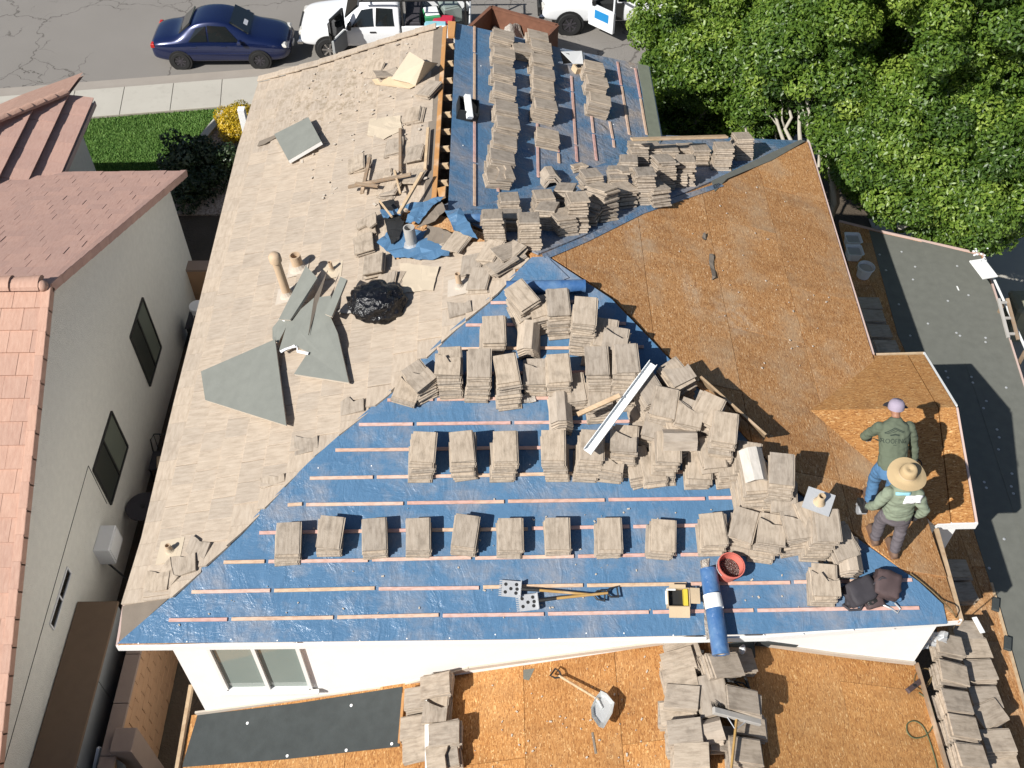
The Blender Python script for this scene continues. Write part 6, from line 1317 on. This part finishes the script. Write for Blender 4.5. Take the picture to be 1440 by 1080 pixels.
t2.box('bull_bar', 'plastic_dark', (-.08, 0, .75), (.1, 1.5, .4), .04)
# rusty trailer box
tr = thing('dump_trailer', 'rusty brown open trailer with plastic rubbish behind the far roof edge', 'trailer', hz(0, 735, 40))
a, b = hz(1.6, 691, 10), hz(1.6, 784, 36); d = (b - a); d.z = 0; L = d.length; d.normalize(); s = V((-d.y, d.x, 0)); s = s if s.y < 0 else -s
for p0, p1 in ((a, b), (a, a + s * 3.0), (b, b + s * 3.0), (a + s * 3.0, b + s * 3.0)):
    m = MB(); p0 = V((p0.x, p0.y, 1.0)); p1 = V((p1.x, p1.y, 1.0)); m.bar(p0, p1, .06, 1.2); m.build('side', M['rust'], tr)
    m = MB(); m.bar(p0 + V((0, 0, .6)), p1 + V((0, 0, .6)), .1, .06); m.build('rim', M['rust'], tr)
m = MB(); c = (a + b) / 2 + s * 1.5; m.box((c.x, c.y, .5), (L - .1, 2.9, .08), Matrix((d, s, V((0, 0, 1)))).transposed()); m.build('floor', M['rust'], tr)
for k in range(4): q = c + d * (L * .38 * (-1 if k % 2 else 1)) + s * (.8 if k < 2 else -.8); m = MB(); m.tube(V((q.x - .1, q.y, .3)), V((q.x + .1, q.y, .3)), .3, n=16); m.build('wheel', M['rubber'], tr)
pls = thing('plastic_rubbish', 'crumpled clear and brown plastic heaped in the rusty trailer', 'rubbish', (c.x, c.y, .6)); m = MB(); bm_ = bmesh.new(); bmesh.ops.create_grid(bm_, x_segments=22, y_segments=22, size=1)
m.add([V((c.x, c.y, 1.15)) + d * q.co.x * L * .46 + s * q.co.y * 1.4 + V((0, 0, .6 * mn.noise(q.co * 2.2) + .2 * mn.noise(q.co * 6) + .2 - .3 * q.co.length)) for q in bm_.verts], [tuple(v.index for v in f.verts) for f in bm_.faces]); bm_.free(); m.build('sheet', M['clear_plastic'], pls, smooth=True)
# ------------------------------------------------------------------ the two roofers
def blob(name, m, mat, parent, vox=.009, sm=4, fold=0, seed=0):
    """melts the collected limbs into ONE continuous surface"""
    o = m.build(name, M[mat], parent); r = o.modifiers.new('melt', 'REMESH'); r.mode = 'VOXEL'; r.voxel_size = vox
    s = o.modifiers.new('soft', 'SMOOTH'); s.iterations = sm; s.factor = .6
    dg = bpy.context.evaluated_depsgraph_get(); nm = bpy.data.meshes.new_from_object(o.evaluated_get(dg)); old = o.data; o.modifiers.clear(); o.data = nm; nm.name = name; bpy.data.meshes.remove(old)
    if fold:
        for v in nm.vertices:
            p = v.co; k = mn.noise(V((p.x * 5, p.y * 11, p.z * 19 + seed))) + .6 * mn.noise(V((p.x * 17, p.y * 24, p.z * 31 + seed))); v.co = p + v.normal * fold * k
    nm.polygons.foreach_set('use_smooth', [True] * len(nm.polygons)); return o
def hand(m, wrist, d, side, curl, k=1.0, g=1.0):
    """palm, four bent fingers of unequal length and a thumb from the side of the palm"""
    d = d.normalized(); c = (curl - d * curl.dot(d)).normalized(); s = (side - d * side.dot(d)); s = (s - c * s.dot(c)).normalized()
    R_ = Matrix((s, d, c)).transposed(); m.ico(wrist + d * .05 * k, 1, 2, (.042 * k * g, .054 * k, .021 * k * g), 0, R_)
    for i, L in enumerate((.072, .082, .076, .060)):
        a = wrist + d * .088 * k + s * (.030 - .020 * i) * k; b = a + (d * .8 + c * .35) * L * .5 * k; e = b + (d * .35 + c * .95) * L * .55 * k
        m.tube(a - d * .02, b, .0105 * k * g, .010 * k * g, 8); m.tube(b, e, .010 * k * g, .008 * k * g, 8); m.ico(b, .0105 * k * g, 1); m.ico(e, .0085 * k * g, 1)
    a = wrist + d * .03 * k + s * .035 * k; b = a + (d * .6 + s * .7 + c * .2) * .042 * k; e = b + (d * .7 + c * .6) * .036 * k
    m.tube(a - s * .01, b, .0135 * k * g, .012 * k * g, 8); m.tube(b, e, .012 * k * g, .009 * k * g, 8); m.ico(b, .012 * k * g, 1); m.ico(e, .0095 * k * g, 1)
def tap(m, pts, n=12):
    for (a, ra), (b, rb) in zip(pts, pts[1:]): m.tube(a, b, ra, rb, n)
    for p, r in pts: m.ico(p, r, 2)
def roofer(name, label, J, shirt, trousers, glove, sc=.95):
    """J: joints in world space"""
    t = thing('person', label, 'person', (J['fl'] + J['fr']) / 2)
    up = (J['neck'] - J['pelvis']).normalized(); fw_ = J['face'].normalized(); hd = (J['head'] - J['neck']).normalized()
    rt_ = (J['sr'] - J['sl']); rt_ = (rt_ - up * rt_.dot(up)).normalized(); dp = rt_.cross(up); L = (J['neck'] - J['pelvis']).length
    def torso(m, rows, k=1.0):
        rings = []
        for f, w, d, o in rows:
            c = J['pelvis'] + up * (L * f) + dp * o; rings.append([c + rt_ * (w * k * sc * math.copysign(abs(math.cos(a)) ** .8, math.cos(a))) + dp * (d * k * sc * math.sin(a)) for a in [2 * math.pi * i / 24 for i in range(24)]])
        m.loft(rings)
    rows = [(-.16, .165, .118, 0), (0, .175, .13, 0), (.25, .168, .128, 0), (.5, .178, .13, -.008), (.72, .192, .128, -.012), (.88, .175, .105, -.006), (.97, .10, .075, 0), (1.04, .062, .058, 0)]
    b = MB(); torso(b, rows, .82); tap(b, [(J['neck'] - up * .06, .06 * sc), (J['neck'] + hd * .06, .055 * sc)]); hs = Matrix((fw_.cross(hd).normalized(), fw_, hd))
    sd = fw_.cross(hd).normalized(); ff = hd.cross(sd).normalized(); HR = Matrix((sd, ff, hd)).transposed(); h = J['head']
    b.ico(h + hd * .01, .1 * sc, 3, (.80, .98, 1.12), 0, HR); b.ico(h + ff * .035 * sc - hd * .055 * sc, .064 * sc, 2, (.85, .9, .9), 0, HR); b.ico(h + ff * .102 * sc - hd * .012 * sc, .017 * sc, 1, (.8, 1.1, 1.5), 0, HR)
    for s_ in (-1, 1): b.ico(h + sd * .083 * s_ * sc - ff * .005, .022 * sc, 1, (.5, .8, 1.3), 0, HR); b.ico(h + sd * .030 * s_ * sc + ff * .085 * sc + hd * .022 * sc, .014 * sc, 1)
    sh = MB(); torso(sh, rows, 1.06); tr = MB()
    torso(tr, [(-.34, .16, .125, 0), (-.2, .178, .135, 0), (.0, .172, .13, 0), (.06, .165, .125, 0)])
    for s in 'lr':
        S, El, Wr = J['s' + s], J['e' + s], J['w' + s]; H, K, F_ = J['h' + s], J['k' + s], J['f' + s]; mid = S.lerp(El, .5)
        tap(b, [(S, .058 * sc), (El, .042 * sc), (Wr, .029 * sc)]); tap(sh, [(S, .078 * sc), (mid, .070 * sc), (El, .060 * sc), (El.lerp(Wr, .55), .056 * sc), (El.lerp(Wr, .9), .044 * sc)])
        sd_ = fw_ * .8 + up * .1; cu_ = (rt_ if s == 'l' else -rt_) + fw_ * .25; hand(b, Wr, Wr - El, sd_, cu_, sc)
        ank = F_ + V((0, 0, .10)); tap(b, [(H, .08 * sc), (K, .052 * sc), (ank, .036 * sc)]); td = J['toe'].normalized(); tap(b, [(ank, .036 * sc), (F_ + V((0, 0, .045)), .04 * sc), (F_ + td * .13 + V((0, 0, .035)), .032 * sc)])
        tap(tr, [(H - up * .02, .105 * sc), (H.lerp(K, .5), .096 * sc), (K, .080 * sc), (K.lerp(ank, .5), .076 * sc), (ank, .068 * sc)])
    blob('body', b, 'skin', t, .0085, 1)
    sho = blob('shirt', sh, shirt, t, .010, 5, .012, len(label)); blob('trousers', tr, trousers, t, .011, 5, .011, 3)
    for s in 'lr':
        F_ = J['f' + s]; td = J['toe'].normalized(); k = MB(); tap(k, [(F_ + V((0, 0, .13)), .056 * sc), (F_ + V((0, 0, .06)), .060 * sc), (F_ + td * .10 + V((0, 0, .05)), .052 * sc), (F_ + td * .18 + V((0, 0, .042)), .044 * sc)]); tap(k, [(F_ + V((0, 0, .06)), .058 * sc), (F_ - td * .05 + V((0, 0, .05)), .048 * sc)])
        sd2 = td.cross(V((0, 0, 1))).normalized(); k.box(F_ + td * .06 + V((0, 0, .012)), (.10, .29, .03), Matrix((sd2, td, sd2.cross(td))).transposed(), .008); blob('boot', k, 'boot', t, .010, 3)
        if glove:
            k = MB(); d = (J['w' + s] - J['e' + s]).normalized(); tap(k, [(J['w' + s] - d * .07, .042 * sc), (J['w' + s], .036 * sc)]); hand(k, J['w' + s], d, fw_ * .8 + up * .1, (rt_ if s == 'l' else -rt_) + fw_ * .25, sc * 1.04, 1.25); blob('glove', k, glove, t, .007, 2)
    return t, sho
# the one who walks up the slope in a straw hat
F2 = PE.hit(1243, 774); z_ = lambda x, y: PE.z(x, y)
def fp_(x, y): return V((x, y, z_(x, y)))
fx, fy = F2.x, F2.y
J2 = dict(fl=fp_(fx - .11, fy + .12), fr=fp_(fx + .11, fy - .03), toe=V((-.05, 1, .02)), pelvis=V((fx - .03, fy + .06, F2.z + .78)))
P_ = J2['pelvis']
J2.update(hl=P_ + V((-.095, 0, -.06)), hr=P_ + V((.095, 0, -.06)), kl=V((fx - .12, fy + .16, F2.z + .46)), kr=V((fx + .11, fy + .06, F2.z + .43)), neck=P_ + V((-.05, .03, .46)), head=P_ + V((-.06, .07, .60)), face=V((0, 1, -.35)),
    sl=P_ + V((-.21, .01, .37)), sr=P_ + V((.12, -.01, .37)), el=P_ + V((-.31, -.02, .16)), er=P_ + V((.25, -.10, .15)), wl=P_ + V((-.33, .10, -.05)), wr=P_ + V((.25, -.02, -.08)))
w2, s2_ = roofer('person', 'roofer in a wide straw hat and sage shirt walking up the bare boards', J2, 'shirt_sage', 'trousers', 'glove_dark')
hc = J2['head'] + V((0, -.01, .06)); hax = V((-.05, -.12, 1)).normalized()
m = MB(); n = 30; rg = lambda r, z, wv=0: [hc + (q - hc) * 1 + hax * (z + wv * math.cos(2 * 6.283 * i / n)) for i, q in enumerate(m.ring(hc, hax, r * .9, n))]
m.loft([rg(.245, -.01, .022), rg(.18, .002, .008), rg(.112, .012), rg(.108, .05), rg(.100, .10), rg(.080, .135), rg(.045, .128), rg(.004, .112)], cap=False); k = len(m.v)
m.loft([rg(.245, -.018, .022), rg(.18, -.006, .008), rg(.112, .004), rg(.10, .05), rg(.004, .10)], cap=False); hat = m.build('straw_hat', M['straw'], w2, smooth=True)
m = MB(); m.loft([m.ring(hc + hax * .022, hax, .1045, n), m.ring(hc + hax * .045, hax, .101, n)], cap=False); m.build('hat_band', M['cardboard'], hat, smooth=True)
nk = J2['neck']; tw = MB(); tree_ = BVHTree.FromPolygons([s2_.matrix_basis @ v.co + wmat(w2).translation for v in s2_.data.vertices], [tuple(p.vertices) for p in s2_.data.polygons])
def drape(o0, ux, uy, nx, ny, off, name, mat, par, tree):
    vs = []
    for j in range(ny + 1):
        for i in range(nx + 1):
            p = o0 + ux * (i / nx - .5) + uy * (j / ny - .5); h_ = tree.ray_cast(p + V((0, -.35, .35)), V((0, 1, -1)).normalized()); c, nn_ = (h_[0], h_[1]) if h_[0] else tree.find_nearest(p)[:2]; vs.append(c + nn_ * (off + .004 * math.sin(i * 1.7 + j)))
    fs = [(j * (nx + 1) + i, j * (nx + 1) + i + 1, (j + 1) * (nx + 1) + i + 1, (j + 1) * (nx + 1) + i) for j in range(ny) for i in range(nx)]
    m = MB(); m.add(vs, fs); o = m.build(name, M[mat], par, smooth=True); sd_ = o.modifiers.new('thick', 'SOLIDIFY'); sd_.thickness = .006; return o
drape(nk + V((.10, -.12, -.09)), V((.20, .03, -.03)), V((.02, -.08, .22)), 8, 8, .010, 'towel', 'cloth_white', w2, tree_)
drape(nk + V((-.02, -.08, -.03)), V((.16, 0, 0)), V((0, -.05, .10)), 6, 5, .010, 'neck_cloth', 'cooler_blue', w2, tree_)
# nail gun held in the left hand
ng = thing('nail_gun', 'dark nail gun held low in the left glove of the straw hatted roofer', 'nail gun', J2['wl'] + V((-.01, .05, -.12)))
g0 = J2['wl'] + V((-.01, .04, -.10)); m = MB(); m.box(g0 + V((0, .05, 0)), (.07, .22, .09), Matrix.Rotation(-.3, 3, 'X'), .015); m.build('body', M['plastic_dark'], ng); m = MB(); m.tube(g0 + V((0, .12, -.02)), g0 + V((0, .16, -.14)), .022); m.build('nose', M['tin'], ng); m = MB(); m.bar(g0 + V((0, -.03, -.01)), g0 + V((0, -.02, .08)), .035, .05, V((0, 1, 0)), .01); m.build('grip', M['bag_dark'], ng); m = MB(); m.tube(g0 + V((-.05, .03, -.07)), g0 + V((.05, .03, -.07)), .055, n=14); m.build('magazine', M['tin'], ng)
# the one who bends over the little gable
F1 = PE.hit(1234, 712); fx, fy = F1.x, F1.y
def sp(x, y):
    z = PE.z(x, y); k = PD.z(x, y); return V((x, y, max(z, k if (x > K0.x + .25 and y < K0.y - .2 + (x - K0.x) * 0) else z)))
J1 = dict(fl=sp(fx - .13, fy + .02), fr=sp(fx + .13, fy + .06), toe=V((.05, 1, -.02)), pelvis=V((fx - .03, fy + .06, F1.z + .83)))
P_ = J1['pelvis']
J1.update(hl=P_ + V((-.095, .01, -.05)), hr=P_ + V((.095, .01, -.05)), kl=V((fx - .13, fy + .12, F1.z + .44)), kr=V((fx + .12, fy + .15, F1.z + .45)), neck=P_ + V((.03, .37, .42)), head=P_ + V((.05, .51, .47)), face=V((.25, .5, -.8)), bend=V((0, -.02, .03)),
    sl=P_ + V((-.17, .31, .34)), sr=P_ + V((.21, .31, .34)), el=P_ + V((-.25, .40, .06)), er=P_ + V((.31, .22, .08)), wl=P_ + V((-.14, .54, -.16)), wr=P_ + V((.36, .12, -.15)))
w1_, s1_ = roofer('person', 'roofer in a dark green printed shirt and jeans bending over the small gable', J1, 'shirt_green', 'jeans', 'glove_grey')
hc = J1['head'] + V((0, .0, .03)); hax = V((.0, .35, .94)).normalized(); bd_ = V((.25, .94, -.3)).normalized()
m = MB(); n = 20; m.loft([[hc + (q - hc) + hax * z for q in m.ring(hc, hax, r, n)] for r, z in ((.098, -.03), (.100, .01), (.092, .05), (.066, .082), (.004, .094))], cap=False); cp_ = m.build('cap', M['cap'], w1_, smooth=True)
m = MB(); s_ = hax.cross(bd_).normalized(); bd_ = s_.cross(hax); bv = []
for j in range(5):
    for i in range(9):
        a = (i / 8 - .5) * 2.4; r = .095 + .016 * j * math.cos(a * .6) ; bv.append(hc + hax * (-.025 - .012 * abs(math.sin(a)) ) + (bd_ * math.cos(a) + s_ * math.sin(a)) * (r + .02 * (j / 4) ** .5))
m.add(bv, [(j * 9 + i, j * 9 + i + 1, j * 9 + i + 10, j * 9 + i + 9) for j in range(4) for i in range(8)]); k = len(bv); m.add([q - hax * .006 for q in bv], [(j * 9 + i + 9, j * 9 + i + 10, j * 9 + i + 1, j * 9 + i) for j in range(4) for i in range(8)]); m.build('brim', M['bag_dark'], cp_, smooth=True)
gl_ = MB(); e0 = J1['head'] + V((.085, .02, .0)); gl_.path([e0 + V((0, -.04, .02)), e0 + V((.01, .04, 0)), e0 + V((.0, .09, -.02))], .007, 6); gl_.build('glasses_arm', M['plastic_dark'], w1_)
# print on the back of the shirt: house roof outline and the word ROOFING
tr1 = BVHTree.FromPolygons([v.co + wmat(w1_).translation for v in s1_.data.vertices], [tuple(p.vertices) for p in s1_.data.polygons])
cu = bpy.data.curves.new('word', 'FONT'); cu.body = 'ROOFING'; cu.align_x = 'CENTER'; cu.size = .066; cu.resolution_u = 3
co_ = bpy.data.objects.new('word', cu); COL.objects.link(co_); dg = bpy.context.evaluated_depsgraph_get(); tm = bpy.data.meshes.new_from_object(co_.evaluated_get(dg)); bpy.data.objects.remove(co_)
ux = (J1['sr'] - J1['sl']).normalized(); uy = (J1['neck'] - J1['pelvis']).normalized(); back = ux.cross(uy)
c0 = J1['pelvis'].lerp(J1['neck'], .60) + back * .2
def onback(x, y, o=.004):
    x -= .035
    p = c0 + ux * x + uy * y; h = tr1.ray_cast(p + back * .3, -back); return (h[0] + back * o) if h[0] else p
bmx = bmesh.new(); bmx.from_mesh(tm); bmesh.ops.subdivide_edges(bmx, edges=[e for e in bmx.edges if e.calc_length() > .02], cuts=1); bmesh.ops.triangulate(bmx, faces=bmx.faces)
m = MB(); m.add([onback(v.co.x, v.co.y * 1.25 - .055) for v in bmx.verts], [tuple(v.index for v in f.verts) for f in bmx.faces]); bmx.free(); m.build('shirt_print', M['print_dark'], w1_)
m = MB()
def stroke(pts, w=.010):
    for (xa, ya), (xb, yb) in zip(pts, pts[1:]):
        for k in range(4):
            t0, t1 = k / 4, (k + 1) / 4; a = (xa + (xb - xa) * t0, ya + (yb - ya) * t0); b = (xa + (xb - xa) * t1, ya + (yb - ya) * t1); L = math.hypot(xb - xa, yb - ya); nx, ny = -(yb - ya) / L * w / 2, (xb - xa) / L * w / 2
            i = len(m.v); m.add([onback(a[0] + nx, a[1] + ny), onback(b[0] + nx, b[1] + ny), onback(b[0] - nx, b[1] - ny), onback(a[0] - nx, a[1] - ny)], [(3, 2, 1, 0)])
stroke([(-.12, .07), (-.01, .135), (.11, .085)]); stroke([(-.12, .07), (-.10, .065), (-.005, .118), (.10, .075)], .008); stroke([(-.09, .06), (.02, .10)], .006); stroke([(-.06, .045), (.0, .055), (.05, .045)], .018); stroke([(-.02, -.075), (.02, -.075)], .006)
m.build('shirt_print', M['print_dark'], w1_)
# hose loop in his right hand
m = MB(); q = J1['wr'] + V((.03, .04, -.05)); m.path([q + V((.10 * math.sin(a * 1.3), .10 * math.cos(a) - .02, -.03 * a)) for a in [i * .35 for i in range(14)]], .009, 6); tag(m.build('air_hose', M['plastic_dark'], None, loc=q, smooth=True), 'dark air hose looping from the hand of the roofer in jeans', 'hose')
